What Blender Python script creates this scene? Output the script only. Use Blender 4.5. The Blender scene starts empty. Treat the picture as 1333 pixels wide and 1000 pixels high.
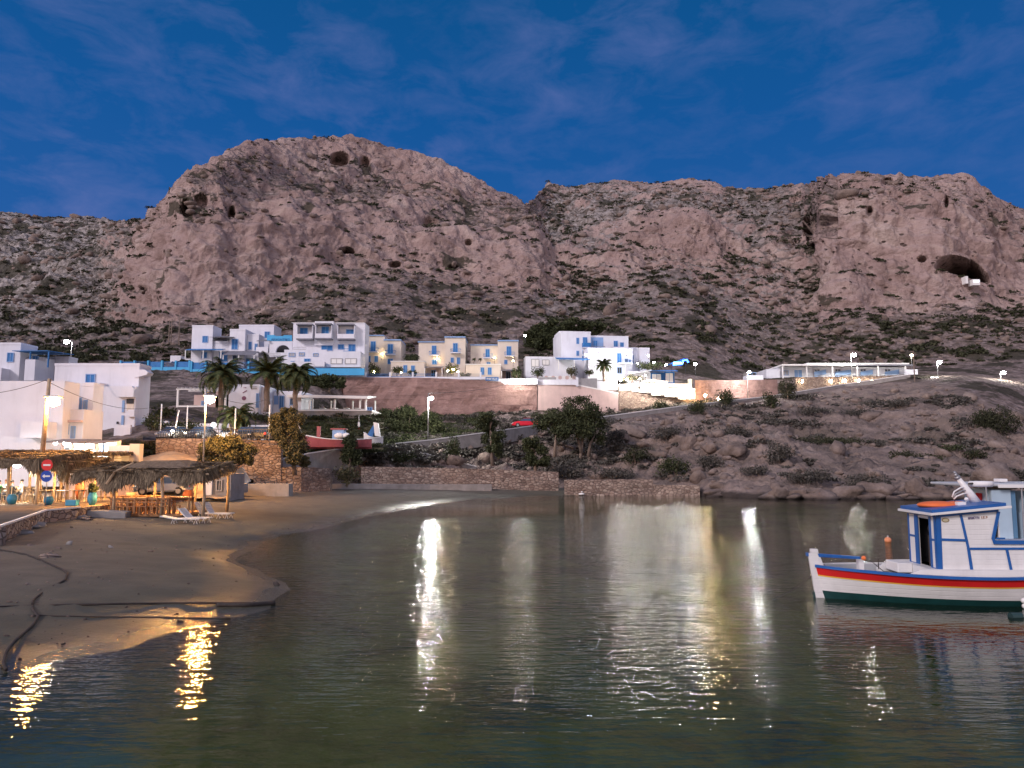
import bpy, math, random
import numpy as np
from mathutils import Vector, Matrix
random.seed(7); RNG = np.random.default_rng(7)
S = bpy.context.scene
COL = S.collection
R = math.radians
# ------------------------------------------------------------------ camera, sky, sun
F = 960.0; CX, CY = 666.5, 500.0; CH = 4.2
TH = math.atan(98.0 / F); CT, ST = math.cos(TH), math.sin(TH)
cam = bpy.data.cameras.new("camera"); camo = bpy.data.objects.new("camera", cam); COL.objects.link(camo)
cam.sensor_width = 36; cam.lens = 36 * F / 1333.0
cam.clip_start = 0.1; cam.clip_end = 5000
camo.location = (0, 0, CH); camo.rotation_euler = (math.pi / 2 + TH, 0, 0)
S.camera = camo
S.view_settings.view_transform = 'Standard'; S.view_settings.look = 'None'
S.view_settings.exposure = 0.14; S.view_settings.gamma = 1.0
S.cycles.max_bounces = 6; S.cycles.diffuse_bounces = 2; S.cycles.glossy_bounces = 3
S.cycles.transparent_max_bounces = 8; S.cycles.sample_clamp_indirect = 4.0
S.cycles.caustics_reflective = False; S.cycles.caustics_refractive = False

def ND(nt, typ, **kw):
    n = nt.nodes.new(typ)
    for k, v in kw.items():
        if isinstance(k, str) and hasattr(n, k): setattr(n, k, v)
    return n
def ramp(nt, src, stops, interp='LINEAR'):
    r = nt.nodes.new('ShaderNodeValToRGB'); cr = r.color_ramp; cr.interpolation = interp
    while len(cr.elements) < len(stops): cr.elements.new(0.5)
    for e, (p, c) in zip(cr.elements, stops):
        e.position = p; e.color = (c, c, c, 1) if not hasattr(c, '__len__') else (*c, 1)
    if src is not None: nt.links.new(src, r.inputs[0])
    return r.outputs[0]
def mixc(nt, fac, a, b, mode='MIX'):
    m = nt.nodes.new('ShaderNodeMix'); m.data_type = 'RGBA'; m.blend_type = mode
    for sock, v in ((m.inputs[0], fac), (m.inputs[6], a), (m.inputs[7], b)):
        if hasattr(v, 'is_output'): nt.links.new(v, sock)
        elif hasattr(v, '__len__'): sock.default_value = (*v, 1)
        else: sock.default_value = v
    return m.outputs[2]
def mth(nt, op, a, b=None, c=None):
    m = nt.nodes.new('ShaderNodeMath'); m.operation = op
    for i, v in enumerate((a, b, c)):
        if v is None: continue
        if hasattr(v, 'is_output'): nt.links.new(v, m.inputs[i])
        else: m.inputs[i].default_value = v
    return m.outputs[0]
def noise(nt, vec, scale, detail=4, rough=0.55, dist=0.0):
    n = nt.nodes.new('ShaderNodeTexNoise'); n.inputs['Scale'].default_value = scale
    n.inputs['Detail'].default_value = detail; n.inputs['Roughness'].default_value = rough
    n.inputs['Distortion'].default_value = dist
    if vec is not None: nt.links.new(vec, n.inputs['Vector'])
    return n.outputs['Fac']
def vmap(nt, vec, scale=(1, 1, 1), rot=(0, 0, 0), loc=(0, 0, 0)):
    m = nt.nodes.new('ShaderNodeMapping'); m.inputs['Scale'].default_value = scale
    m.inputs['Rotation'].default_value = rot; m.inputs['Location'].default_value = loc
    nt.links.new(vec, m.inputs['Vector']); return m.outputs[0]

W = bpy.data.worlds.new("World"); S.world = W; W.use_nodes = True
nt = W.node_tree; nt.nodes.clear()
out = nt.nodes.new('ShaderNodeOutputWorld'); bg = nt.nodes.new('ShaderNodeBackground')
nt.links.new(bg.outputs[0], out.inputs[0])
tc = nt.nodes.new('ShaderNodeTexCoord'); sep = nt.nodes.new('ShaderNodeSeparateXYZ')
nt.links.new(tc.outputs['Generated'], sep.inputs[0])
front = ramp(nt, sep.outputs[2], [(0.0, (0.055, 0.135, 0.38)), (0.22, (0.020, 0.104, 0.345)), (0.42, (0.007, 0.084, 0.29)),
                                  (0.60, (0.003, 0.072, 0.225)), (0.80, (0.14, 0.17, 0.30)), (1.0, (0.34, 0.36, 0.50))])
back = ramp(nt, sep.outputs[2], [(0.0, (0.86, 0.64, 0.60)), (0.18, (0.88, 0.74, 0.80)), (0.5, (0.72, 0.72, 0.90)), (1.0, (0.34, 0.36, 0.50))])
bf = ramp(nt, mth(nt, 'MULTIPLY_ADD', sep.outputs[1], -0.5, 0.5), [(0.42, 0.0), (0.85, 1.0)])
base = mixc(nt, bf, front, back)
cv = vmap(nt, tc.outputs['Generated'], (5.0, 4.0, 11.0), (0, R(6), 0), (1.3, 0.4, 0.9))
cl = noise(nt, cv, 2.3, 9, 0.62, 0.35)
cl2 = noise(nt, vmap(nt, tc.outputs['Generated'], (1.1, 1.0, 2.6), (0, 0, 0), (0.6, 0, 0)), 2.0, 3, 0.5)
clm = mth(nt, 'MULTIPLY', ramp(nt, cl, [(0.43, 0.0), (0.82, 0.62)]), ramp(nt, cl2, [(0.34, 0.30), (0.62, 1.0)]))
sky = mixc(nt, clm, base, (0.15, 0.18, 0.42))
nt.links.new(sky, bg.inputs[0]); bg.inputs[1].default_value = 1.0
sun = bpy.data.lights.new("sun", 'SUN'); suno = bpy.data.objects.new("sun", sun); COL.objects.link(suno)
sun.energy = 2.0; sun.angle = R(11); sun.color = (1.0, 0.86, 0.85)
suno.rotation_euler = Vector((0.68, 0.66, -0.50)).to_track_quat('-Z', 'Y').to_euler()

# ------------------------------------------------------------------ geometry helpers
def P(px, py, Y):
    a = (500.0 - py) / F
    t = Y / (CT - a * ST)          # Y = t*(cos - a*sin)
    return Vector(((px - CX) / F * t, Y, CH + t * (ST + a * CT)))
def PZ(px, py, z):                 # point at height z under the pixel
    a = (500.0 - py) / F
    t = (z - CH) / (ST + a * CT)
    return Vector(((px - CX) / F * t, t * (CT - a * ST), z))

def perlin(p, seed=0):
    pi = np.floor(p).astype(np.int64); pf = p - pi
    u = pf * pf * pf * (pf * (pf * 6 - 15) + 10)
    def grad(ix, iy, iz, fx, fy, fz):
        h = (ix * 374761393 + iy * 668265263 + iz * 2147483647 + seed * 974634777) & 0xffffffff
        h = ((h ^ (h >> 13)) * 1274126177) & 0xffffffff; h = h ^ (h >> 16)
        g = h % 12
        a = np.where(g < 8, fx, fy); b = np.where(g < 4, fy, np.where((g == 8) | (g == 9), fx, fz))
        return np.where(g & 1, -a, a) + np.where(g & 2, -b, b)
    x, y, z = pi[:, 0], pi[:, 1], pi[:, 2]; fx, fy, fz = pf[:, 0], pf[:, 1], pf[:, 2]
    r = 0
    for dx in (0, 1):
        wx = u[:, 0] if dx else 1 - u[:, 0]
        for dy in (0, 1):
            wy = u[:, 1] if dy else 1 - u[:, 1]
            for dz in (0, 1):
                wz = u[:, 2] if dz else 1 - u[:, 2]
                r = r + wx * wy * wz * grad(x + dx, y + dy, z + dz, fx - dx, fy - dy, fz - dz)
    return r
def fbm(p, oct=4, seed=0, ridged=False, gain=0.5):
    r = np.zeros(len(p)); a = 1.0; q = p.copy()
    for i in range(oct):
        n = perlin(q, seed + i * 17)
        r += a * ((1 - 2 * np.abs(n)) if ridged else n)
        a *= gain; q = q * 2.03 + 3.7
    return r

def mesh_np(name, V, Fq, mats, parent=None, smooth=False, mi=None):
    me = bpy.data.meshes.new(name)
    V = np.asarray(V, dtype=np.float32); Fq = np.asarray(Fq, dtype=np.int32)
    k = Fq.shape[1]
    me.vertices.add(len(V)); me.vertices.foreach_set('co', V.ravel())
    me.loops.add(Fq.size); me.loops.foreach_set('vertex_index', Fq.ravel())
    me.polygons.add(len(Fq)); me.polygons.foreach_set('loop_start', np.arange(0, Fq.size, k, dtype=np.int32))
    me.polygons.foreach_set('loop_total', np.full(len(Fq), k, dtype=np.int32))
    if smooth: me.polygons.foreach_set('use_smooth', np.ones(len(Fq), dtype=bool))
    if not isinstance(mats, (list, tuple)): mats = [mats]
    for m in mats: me.materials.append(m)
    if mi is not None: me.polygons.foreach_set('material_index', np.asarray(mi, dtype=np.int32))
    me.update(calc_edges=True); me.validate()
    o = bpy.data.objects.new(name, me); COL.objects.link(o)
    if parent is not None: o.parent = parent
    return o

class MB:
    def __init__(s): s.v = []; s.f = []; s.m = []; s.cur = 0; s.sm = False
    def add(s, vs, fs):
        b = len(s.v); s.v += [tuple(v) for v in vs]
        for f in fs: s.f.append(tuple(b + i for i in f)); s.m.append(s.cur)
        return s
    def box(s, x0, x1, y0, y1, z0, z1, M=None):
        vs = [Vector((x, y, z)) for z in (z0, z1) for y in (y0, y1) for x in (x0, x1)]
        if M is not None: vs = [M @ v for v in vs]
        return s.add(vs, [(0, 2, 3, 1), (4, 5, 7, 6), (0, 1, 5, 4), (2, 6, 7, 3), (0, 4, 6, 2), (1, 3, 7, 5)])
    def hexa(s, vs): return s.add(vs, [(0, 2, 3, 1), (4, 5, 7, 6), (0, 1, 5, 4), (2, 6, 7, 3), (0, 4, 6, 2), (1, 3, 7, 5)])
    def tube(s, pts, r, n=8, caps=True):
        pts = [Vector(p) for p in pts]; rs = r if hasattr(r, '__len__') else [r] * len(pts)
        rings = []; prev = None
        for i, p in enumerate(pts):
            d = (pts[min(i + 1, len(pts) - 1)] - pts[max(i - 1, 0)]).normalized()
            if prev is None:
                a = Vector((0, 0, 1)) if abs(d.z) < 0.9 else Vector((1, 0, 0)); u = d.cross(a).normalized()
            else:
                u = prev - d * prev.dot(d)
                u = u.normalized() if u.length > 1e-6 else d.orthogonal().normalized()
            prev = u; w = d.cross(u)
            rings.append([p + (u * math.cos(2 * math.pi * k / n) + w * math.sin(2 * math.pi * k / n)) * rs[i] for k in range(n)])
        vs = [v for rg in rings for v in rg]
        fs = [(i * n + k, i * n + (k + 1) % n, (i + 1) * n + (k + 1) % n, (i + 1) * n + k) for i in range(len(rings) - 1) for k in range(n)]
        if caps: fs += [tuple(range(n - 1, -1, -1)), tuple((len(rings) - 1) * n + k for k in range(n))]
        return s.add(vs, fs)
    def lathe(s, prof, c=(0, 0, 0), n=14):
        vs = [(c[0] + r * math.cos(2 * math.pi * k / n), c[1] + r * math.sin(2 * math.pi * k / n), c[2] + z) for r, z in prof for k in range(n)]
        fs = [(i * n + k, i * n + (k + 1) % n, (i + 1) * n + (k + 1) % n, (i + 1) * n + k) for i in range(len(prof) - 1) for k in range(n)]
        fs += [tuple(range(n - 1, -1, -1)), tuple((len(prof) - 1) * n + k for k in range(n))]
        return s.add(vs, fs)
    def prism(s, poly, y0, y1):      # polygon in x,z extruded along y
        n = len(poly)
        vs = [(x, y0, z) for x, z in poly] + [(x, y1, z) for x, z in poly]
        fs = [tuple(range(n)), tuple(range(2 * n - 1, n - 1, -1))] + [(i, n + i, n + (i + 1) % n, (i + 1) % n) for i in range(n)]
        return s.add(vs, fs)
    def disc(s, c, r, y0, y1, n=20, sx=1.0):
        return s.prism([(c[0] + sx * r * math.cos(2 * math.pi * k / n), c[1] + r * math.sin(2 * math.pi * k / n)) for k in range(n)], y0, y1)
    def ball(s, c, r, sub=2, sc=(1, 1, 1)):
        vs, fs = ICO[sub]
        return s.add([(c[0] + v[0] * r * sc[0], c[1] + v[1] * r * sc[1], c[2] + v[2] * r * sc[2]) for v in vs], fs)
    def build(s, name, mats, parent=None, smooth=False, bevel=0):
        me = bpy.data.meshes.new(name); me.from_pydata(s.v, [], s.f)
        if not isinstance(mats, (list, tuple)): mats = [mats]
        for m in mats: me.materials.append(m)
        me.polygons.foreach_set('material_index', s.m)
        if smooth: me.polygons.foreach_set('use_smooth', [True] * len(s.f))
        me.update()
        o = bpy.data.objects.new(name, me); COL.objects.link(o)
        if parent is not None: o.parent = parent
        if bevel:
            b = o.modifiers.new('bevel', 'BEVEL'); b.width = bevel; b.segments = 2; b.limit_method = 'ANGLE'
        return o
def _ico(sub):
    import bmesh
    bm = bmesh.new(); bmesh.ops.create_icosphere(bm, subdivisions=sub, radius=1.0)
    r = ([tuple(v.co) for v in bm.verts], [tuple(v.index for v in f.verts) for f in bm.faces]); bm.free(); return r
ICO = {k: _ico(k) for k in (1, 2, 3, 4)}

def tag(o, label=None, cat=None, group=None, kind=None):
    if label: o['label'] = label
    if cat: o['category'] = cat
    if group: o['group'] = group
    if kind: o['kind'] = kind
    return o
def thing(name, label, cat, loc=(0, 0, 0), rz=0.0, group=None):
    o = bpy.data.objects.new(name, None); COL.objects.link(o); o.location = loc; o.rotation_euler = (0, 0, rz)
    o.empty_display_size = 0.3
    return tag(o, label, cat, group)
def copy_thing(root, loc, rz=0.0, label=None, scale=None):
    kids = {}
    for o in COL.objects:
        if o.parent is not None: kids.setdefault(o.parent, []).append(o)
    def rec(o, par):
        c = o.copy(); COL.objects.link(c)
        if par is not None: c.parent = par
        for k in kids.get(o, []): rec(k, c)
        return c
    r = rec(root, None); r.location = loc; r.rotation_euler = (0, 0, rz)
    if label: r['label'] = label
    if scale: r.scale = (scale,) * 3 if not hasattr(scale, '__len__') else scale
    return r

# ------------------------------------------------------------------ materials
MAT = {}
def mat(name, col, rough=0.7, var=0.12, nsc=1.5, bump=0.0, bsc=8.0, metal=0.0, dirt=0.0, spec=0.4):
    if name in MAT: return MAT[name]
    m = bpy.data.materials.new(name); m.use_nodes = True; MAT[name] = m
    nt = m.node_tree; b = nt.nodes['Principled BSDF']
    geo = nt.nodes.new('ShaderNodeNewGeometry'); pos = geo.outputs['Position']
    n = noise(nt, pos, nsc, 5, 0.6)
    lo = tuple(c * (1 - var) for c in col); hi = tuple(min(1, c * (1 + var)) for c in col)
    c = ramp(nt, n, [(0.3, lo), (0.7, hi)])
    if dirt:
        st = noise(nt, vmap(nt, pos, (1.2, 1.2, 0.18)), 1.3, 6, 0.65)
        c = mixc(nt, ramp(nt, st, [(0.5, 0.0), (0.8, dirt)]), c, tuple(x * 0.55 for x in col))
    nt.links.new(c, b.inputs['Base Color'])
    b.inputs['Roughness'].default_value = rough; b.inputs['Metallic'].default_value = metal
    b.inputs['Specular IOR Level'].default_value = spec
    if bump:
        bp = nt.nodes.new('ShaderNodeBump'); bp.inputs['Strength'].default_value = bump; bp.inputs['Distance'].default_value = 0.05
        nt.links.new(noise(nt, pos, bsc, 6, 0.6), bp.inputs['Height']); nt.links.new(bp.outputs[0], b.inputs['Normal'])
    return m
def emat(name, col, strength):
    if name in MAT: return MAT[name]
    m = bpy.data.materials.new(name); m.use_nodes = True; MAT[name] = m
    b = m.node_tree.nodes['Principled BSDF']; b.inputs['Base Color'].default_value = (*[min(1, c) for c in col], 1)
    b.inputs['Emission Color'].default_value = (*col, 1); b.inputs['Emission Strength'].default_value = strength
    return m
def leafmat(name, c1, c2, c3=None):
    m = bpy.data.materials.new(name); m.use_nodes = True; MAT[name] = m
    nt = m.node_tree; b = nt.nodes['Principled BSDF']; geo = nt.nodes.new('ShaderNodeNewGeometry')
    r = geo.outputs['Random Per Island']
    c = ramp(nt, r, [(0.0, c1), (0.6, c2), (1.0, c3 or c2)])
    n = noise(nt, geo.outputs['Position'], 0.7, 3)
    c = mixc(nt, ramp(nt, n, [(0.35, 0.0), (0.7, 0.55)]), c, c1)
    nt.links.new(c, b.inputs['Base Color']); b.inputs['Roughness'].default_value = 0.7
    b.inputs['Specular IOR Level'].default_value = 0.2
    return m
WHITE = mat('white_plaster', (0.69, 0.70, 0.77), 0.85, 0.05, 0.6, 0.15, 6, dirt=0.35)
WHITE2 = mat('white_paint', (0.78, 0.77, 0.76), 0.55, 0.03, 1.0)
CREAM = mat('cream_plaster', (0.64, 0.57, 0.50), 0.85, 0.06, 0.8, 0.15, 6, dirt=0.3)
PINKW = mat('pink_plaster', (0.60, 0.45, 0.42), 0.85, 0.08, 0.8, 0.15, 6, dirt=0.4)
BLUE = mat('blue_paint', (0.02, 0.13, 0.36), 0.5, 0.15, 2)
SHUT = mat('blue_shutter', (0.025, 0.16, 0.42), 0.6, 0.15, 2)
SKYB = mat('sky_blue_paint', (0.06, 0.36, 0.66), 0.6, 0.08, 1.2, dirt=0.3)
LILAC = mat('pale_blue_trim', (0.22, 0.36, 0.62), 0.6, 0.06)
GREYC = mat('grey_concrete', (0.28, 0.26, 0.25), 0.9, 0.2, 1.2, 0.4, 5, dirt=0.4)
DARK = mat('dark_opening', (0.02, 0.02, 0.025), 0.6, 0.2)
GLASS = mat('window_glass', (0.03, 0.05, 0.09), 0.12, 0.1, spec=0.8)
SLATE = mat('grey_roofing', (0.17, 0.17, 0.20), 0.7, 0.2)
METAL = mat('painted_metal', (0.35, 0.35, 0.36), 0.45, 0.1, metal=0.6)
BLACKM = mat('black_metal', (0.03, 0.03, 0.035), 0.5, 0.1)
WOOD = mat('warm_wood', (0.30, 0.15, 0.065), 0.6, 0.3, 5, 0.3, 20)
WOODP = mat('pale_wood', (0.42, 0.30, 0.19), 0.7, 0.25, 4, 0.3, 20)
TRUNK = mat('bark', (0.20, 0.15, 0.12), 0.9, 0.3, 6, 0.6, 12)
ROPE = mat('dark_rope', (0.045, 0.035, 0.03), 0.8, 0.3, 5)
RED = mat('red_paint', (0.62, 0.03, 0.03), 0.35, 0.06)
ORANGE = mat('orange_plastic', (0.75, 0.16, 0.04), 0.5, 0.15)
PLASTIC = mat('white_plastic', (0.70, 0.69, 0.68), 0.5, 0.05)
RUBBER = mat('black_rubber', (0.02, 0.02, 0.02), 0.8, 0.2)
SKIN = mat('skin', (0.45, 0.24, 0.16), 0.6, 0.1)
E_WHITE = emat('lamp_white', (1.0, 0.97, 0.86), 520)
E_TERR = emat('lamp_terrace', (1.0, 0.93, 0.82), 330)
E_FACE = emat('lamp_facade', (0.85, 0.92, 1.0), 120)
E_WARM2 = emat('lamp_warm_bright', (1.0, 0.66, 0.30), 900)
E_SOD = emat('lamp_sodium', (1.0, 0.47, 0.11), 560)
E_SOD2 = emat('lamp_sodium_bright', (1.0, 0.46, 0.11), 1400)
E_WARM = emat('lamp_warm', (1.0, 0.74, 0.40), 190)
E_SOFT = emat('lamp_soft', (1.0, 0.86, 0.6), 90)
E_BLUE = emat('lamp_blue', (0.03, 0.12, 1.0), 14)
E_CYAN = emat('lamp_pale_blue', (0.35, 0.75, 1.0), 10)
E_HOT = emat('lamp_flood', (1.0, 0.97, 0.9), 3800)

def rockmat(name, kind):
    m = bpy.data.materials.new(name); m.use_nodes = True; MAT[name] = m
    nt = m.node_tree; b = nt.nodes['Principled BSDF']; geo = nt.nodes.new('ShaderNodeNewGeometry'); pos = geo.outputs['Position']
    if kind == 'wall':       # dressed rock face, pink
        c = ramp(nt, noise(nt, pos, 0.5, 6, 0.6), [(0.3, (0.23, 0.145, 0.13)), (0.55, (0.32, 0.20, 0.18)), (0.75, (0.40, 0.27, 0.245))])
        l = noise(nt, vmap(nt, pos, (0.25, 0.25, 2.2)), 1.0, 5, 0.6)
        c = mixc(nt, ramp(nt, l, [(0.56, 0.0), (0.66, 0.5)]), c, (0.16, 0.085, 0.075))
        h = mth(nt, 'ADD', noise(nt, pos, 1.2, 7, 0.65), mth(nt, 'MULTIPLY', l, 0.7)); dist = 0.5
    elif kind == 'stone':    # rubble masonry
        v = nt.nodes.new('ShaderNodeTexVoronoi'); v.feature = 'DISTANCE_TO_EDGE'; v.inputs['Scale'].default_value = 2.2
        nt.links.new(vmap(nt, pos, (1, 1, 1.7)), v.inputs['Vector'])
        v2 = nt.nodes.new('ShaderNodeTexVoronoi'); v2.inputs['Scale'].default_value = 2.2
        nt.links.new(vmap(nt, pos, (1, 1, 1.7)), v2.inputs['Vector'])
        s2 = nt.nodes.new('ShaderNodeSeparateColor'); nt.links.new(v2.outputs['Color'], s2.inputs[0])
        c = ramp(nt, s2.outputs[0], [(0.0, (0.24, 0.17, 0.14)), (0.5, (0.36, 0.27, 0.22)), (1.0, (0.45, 0.36, 0.30))])
        c = mixc(nt, ramp(nt, v.outputs['Distance'], [(0.02, 0.8), (0.07, 0.0)]), c, (0.14, 0.10, 0.085))
        c = mixc(nt, ramp(nt, noise(nt, pos, 0.6, 4), [(0.45, 0.0), (0.7, 0.5)]), c, (0.17, 0.13, 0.115))
        h = mth(nt, 'MINIMUM', v.outputs['Distance'], 0.12); dist = 1.0
    else:                    # boulders
        c = ramp(nt, noise(nt, pos, 0.45, 7, 0.65), [(0.28, (0.10, 0.076, 0.064)), (0.5, (0.20, 0.152, 0.13)), (0.72, (0.32, 0.255, 0.225))])
        sz = nt.nodes.new('ShaderNodeSeparateXYZ'); nt.links.new(pos, sz.inputs[0])
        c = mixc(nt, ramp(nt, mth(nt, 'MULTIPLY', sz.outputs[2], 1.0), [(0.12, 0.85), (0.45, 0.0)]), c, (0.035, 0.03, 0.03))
        h = noise(nt, pos, 1.6, 8, 0.65, 0.3); dist = 0.5
    nt.links.new(c, b.inputs['Base Color']); b.inputs['Roughness'].default_value = 0.92; b.inputs['Specular IOR Level'].default_value = 0.25
    bp = nt.nodes.new('ShaderNodeBump'); bp.inputs['Strength'].default_value = 0.8; bp.inputs['Distance'].default_value = dist
    nt.links.new(h, bp.inputs['Height']); nt.links.new(bp.outputs[0], b.inputs['Normal'])
    return m
ROCKWALL = rockmat('rock_face', 'wall'); STONE = rockmat('rubble_masonry', 'stone'); BOULDER = rockmat('boulder', 'boulder')

# ------------------------------------------------------------------ shoreline, beach and seabed
shore = [(-900, 1150), (-300, 960), (0, 884), (60, 864), (130, 847), (230, 820), (300, 800), (350, 783), (356, 768), (338, 747), (318, 730),
         (330, 712), (370, 697), (430, 682), (500, 668), (560, 657), (640, 650), (740, 646), (860, 643), (930, 645), (1000, 648),
         (1100, 649), (1200, 648), (1330, 646), (2100, 646)]
SH = np.array([tuple(PZ(x, y, 0))[:2] for x, y in shore])
POLY = np.vstack([SH, [(400, 90), (400, 600), (-500, 600), (-500, -20)]])
def sdist(XY):
    d = np.full(len(XY), 1e9)
    for a, b in zip(SH[:-1], SH[1:]):
        ab = b - a; t = np.clip(((XY - a) @ ab) / (ab @ ab), 0, 1)
        d = np.minimum(d, np.linalg.norm(XY - (a + t[:, None] * ab), axis=1))
    ins = np.zeros(len(XY), bool); n = len(POLY)
    for i in range(n):
        x1, y1 = POLY[i]; x2, y2 = POLY[(i + 1) % n]
        c = ((y1 > XY[:, 1]) != (y2 > XY[:, 1])) & (XY[:, 0] < (x2 - x1) * (XY[:, 1] - y1) / (y2 - y1 + 1e-12) + x1)
        ins ^= c
    return np.where(ins, d, -d)
def beach_z(XY):
    d = sdist(XY); p3 = np.column_stack([XY, np.zeros(len(XY))])
    d = d + 0.9 * fbm(p3 * 0.22, 3, 5)
    land = 1.35 * (1 - np.exp(-np.maximum(d, 0) / 9.0))
    sea = -2.6 * (1 - np.exp(np.minimum(d, 0) / 26.0))
    z = np.where(d > 0, land, sea)
    bumps = 0.05 * fbm(p3 * 0.9, 4, 9) + 0.012 * fbm(p3 * 5, 2, 3)
    return z + bumps * np.clip(d / 3, 0.15, 1)
def bz(x, y):
    return float(beach_z(np.array([[x, y]]))[0])
ys = np.concatenate([np.linspace(-40, 8, 12), np.linspace(8.5, 60, 210), np.linspace(60.6, 110, 60)])
xs = np.concatenate([np.linspace(-160, -62, 20), np.linspace(-61, 10, 230), np.linspace(11, 200, 50)])
XX, YY = np.meshgrid(xs, ys); ZZ = beach_z(np.column_stack([XX.ravel(), YY.ravel()]))
nx, ny = len(xs), len(ys); idx = np.arange(nx * ny).reshape(ny, nx)
Q = np.stack([idx[:-1, :-1], idx[:-1, 1:], idx[1:, 1:], idx[1:, :-1]], -1).reshape(-1, 4)
sm = bpy.data.materials.new('sand'); sm.use_nodes = True; nt = sm.node_tree; b = nt.nodes['Principled BSDF']
geo = nt.nodes.new('ShaderNodeNewGeometry'); pos = geo.outputs['Position']
sz = nt.nodes.new('ShaderNodeSeparateXYZ'); nt.links.new(pos, sz.inputs[0])
zz = mth(nt, 'MULTIPLY_ADD', noise(nt, pos, 0.5, 5), 0.16, mth(nt, 'ADD', sz.outputs[2], -0.08))
dry = ramp(nt, noise(nt, pos, 0.9, 8, 0.7), [(0.3, (0.082, 0.070, 0.055)), (0.7, (0.142, 0.122, 0.097))])
dry = mixc(nt, ramp(nt, noise(nt, pos, 9, 6, 0.75), [(0.56, 0.0), (0.72, 0.45)]), dry, (0.12, 0.09, 0.07))
wet = ramp(nt, noise(nt, pos, 0.7, 6, 0.6), [(0.3, (0.060, 0.056, 0.038)), (0.7, (0.10, 0.092, 0.062))])
seac = ramp(nt, noise(nt, pos, 0.35, 7, 0.65, 0.6), [(0.33, (0.12, 0.145, 0.042)), (0.5, (0.31, 0.35, 0.12)), (0.7, (0.44, 0.50, 0.20))])
c = mixc(nt, ramp(nt, zz, [(0.22, 0.0), (0.85, 1.0)]), wet, dry)
seac = mixc(nt, ramp(nt, mth(nt, 'MULTIPLY', sz.outputs[2], -0.5), [(0.66, 0.0), (1.0, 0.75)]), seac, (0.022, 0.030, 0.018))  # deep seabed darkened in its colour, standing for light absorbed by the water
c = mixc(nt, ramp(nt, mth(nt, 'MULTIPLY', sz.outputs[2], -1.0), [(0.0, 0.0), (0.35, 1.0)]), c, seac)
nt.links.new(c, b.inputs['Base Color'])
nt.links.new(ramp(nt, zz, [(0.04, 0.20), (0.34, 0.9)]), b.inputs['Roughness'])
bp = nt.nodes.new('ShaderNodeBump'); bp.inputs['Strength'].default_value = 0.55; bp.inputs['Distance'].default_value = 0.06
nt.links.new(mth(nt, 'ADD', noise(nt, pos, 2.2, 8, 0.7), mth(nt, 'MULTIPLY', noise(nt, pos, 12, 4, 0.6), 0.35)), bp.inputs['Height']); nt.links.new(bp.outputs[0], b.inputs['Normal'])
SAND = sm
beach = mesh_np('sand_beach', np.column_stack([XX.ravel(), YY.ravel(), ZZ]), Q, sm, smooth=True); tag(beach, kind='structure')

# water
wm = bpy.data.materials.new('sea_water'); wm.use_nodes = True; nt = wm.node_tree; nt.nodes.clear()
o_ = nt.nodes.new('ShaderNodeOutputMaterial'); geo = nt.nodes.new('ShaderNodeNewGeometry'); pos = geo.outputs['Position']
h1 = noise(nt, vmap(nt, pos, (0.60, 1.9, 1), (0, 0, R(7))), 2.1, 2, 0.5)
h2 = noise(nt, vmap(nt, pos, (0.55, 1.7, 1), (0, 0, R(-6)), (5, 3, 0)), 5.6, 2, 0.5, 0.2)
pat = ramp(nt, noise(nt, vmap(nt, pos, (0.6, 1, 1)), 0.09, 3), [(0.3, 0.45), (0.65, 1.15)])
sy = nt.nodes.new('ShaderNodeSeparateXYZ'); nt.links.new(pos, sy.inputs[0])
far = ramp(nt, mth(nt, 'MULTIPLY', sy.outputs[1], 0.01), [(0.50, 1.0), (0.72, 0.45)])
vd = nt.nodes.new('ShaderNodeVectorMath'); vd.operation = 'DISTANCE'; nt.links.new(vmap(nt, pos, (0.75, 1, 1)), vd.inputs[0]); vd.inputs[1].default_value = (10.5, 19.5, 0)
calm = ramp(nt, mth(nt, 'MULTIPLY', vd.outputs['Value'], 0.05), [(0.14, 0.30), (0.42, 1.0)])
vd2 = nt.nodes.new('ShaderNodeVectorMath'); vd2.operation = 'DISTANCE'; nt.links.new(pos, vd2.inputs[0]); vd2.inputs[1].default_value = (-5.0, 62.0, 0)
calm = mth(nt, 'MULTIPLY', calm, ramp(nt, mth(nt, 'MULTIPLY', vd2.outputs['Value'], 0.05), [(0.3, 0.15), (0.8, 1.0)]))
calm = mth(nt, 'MULTIPLY', calm, ramp(nt, mth(nt, 'MULTIPLY', sy.outputs[1], 0.05), [(0.52, 0.14), (1.0, 1.0)]))
h3 = noise(nt, vmap(nt, pos, (0.6, 1.5, 1), (0, 0, R(10)), (2, 9, 0)), 12.0, 1, 0.5)
hh = mth(nt, 'ADD', mth(nt, 'ADD', mth(nt, 'MULTIPLY', h1, 0.066), mth(nt, 'MULTIPLY', h2, 0.027)), mth(nt, 'MULTIPLY', h3, 0.0030))
hh = mth(nt, 'MULTIPLY', mth(nt, 'MULTIPLY', mth(nt, 'MULTIPLY', hh, pat), far), calm)
bp = nt.nodes.new('ShaderNodeBump'); bp.inputs['Strength'].default_value = 1.0; bp.inputs['Distance'].default_value = 1.0
nt.links.new(hh, bp.inputs['Height'])
gl = nt.nodes.new('ShaderNodeBsdfGlossy'); gl.inputs['Roughness'].default_value = 0.025; gl.inputs['Color'].default_value = (1, 1, 1, 1)
nt.links.new(bp.outputs[0], gl.inputs['Normal'])
tr = nt.nodes.new('ShaderNodeBsdfTransparent'); tr.inputs['Color'].default_value = (0.88, 0.96, 0.68, 1)
df = nt.nodes.new('ShaderNodeBsdfDiffuse'); df.inputs['Color'].default_value = (0.018, 0.030, 0.017, 1)
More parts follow.
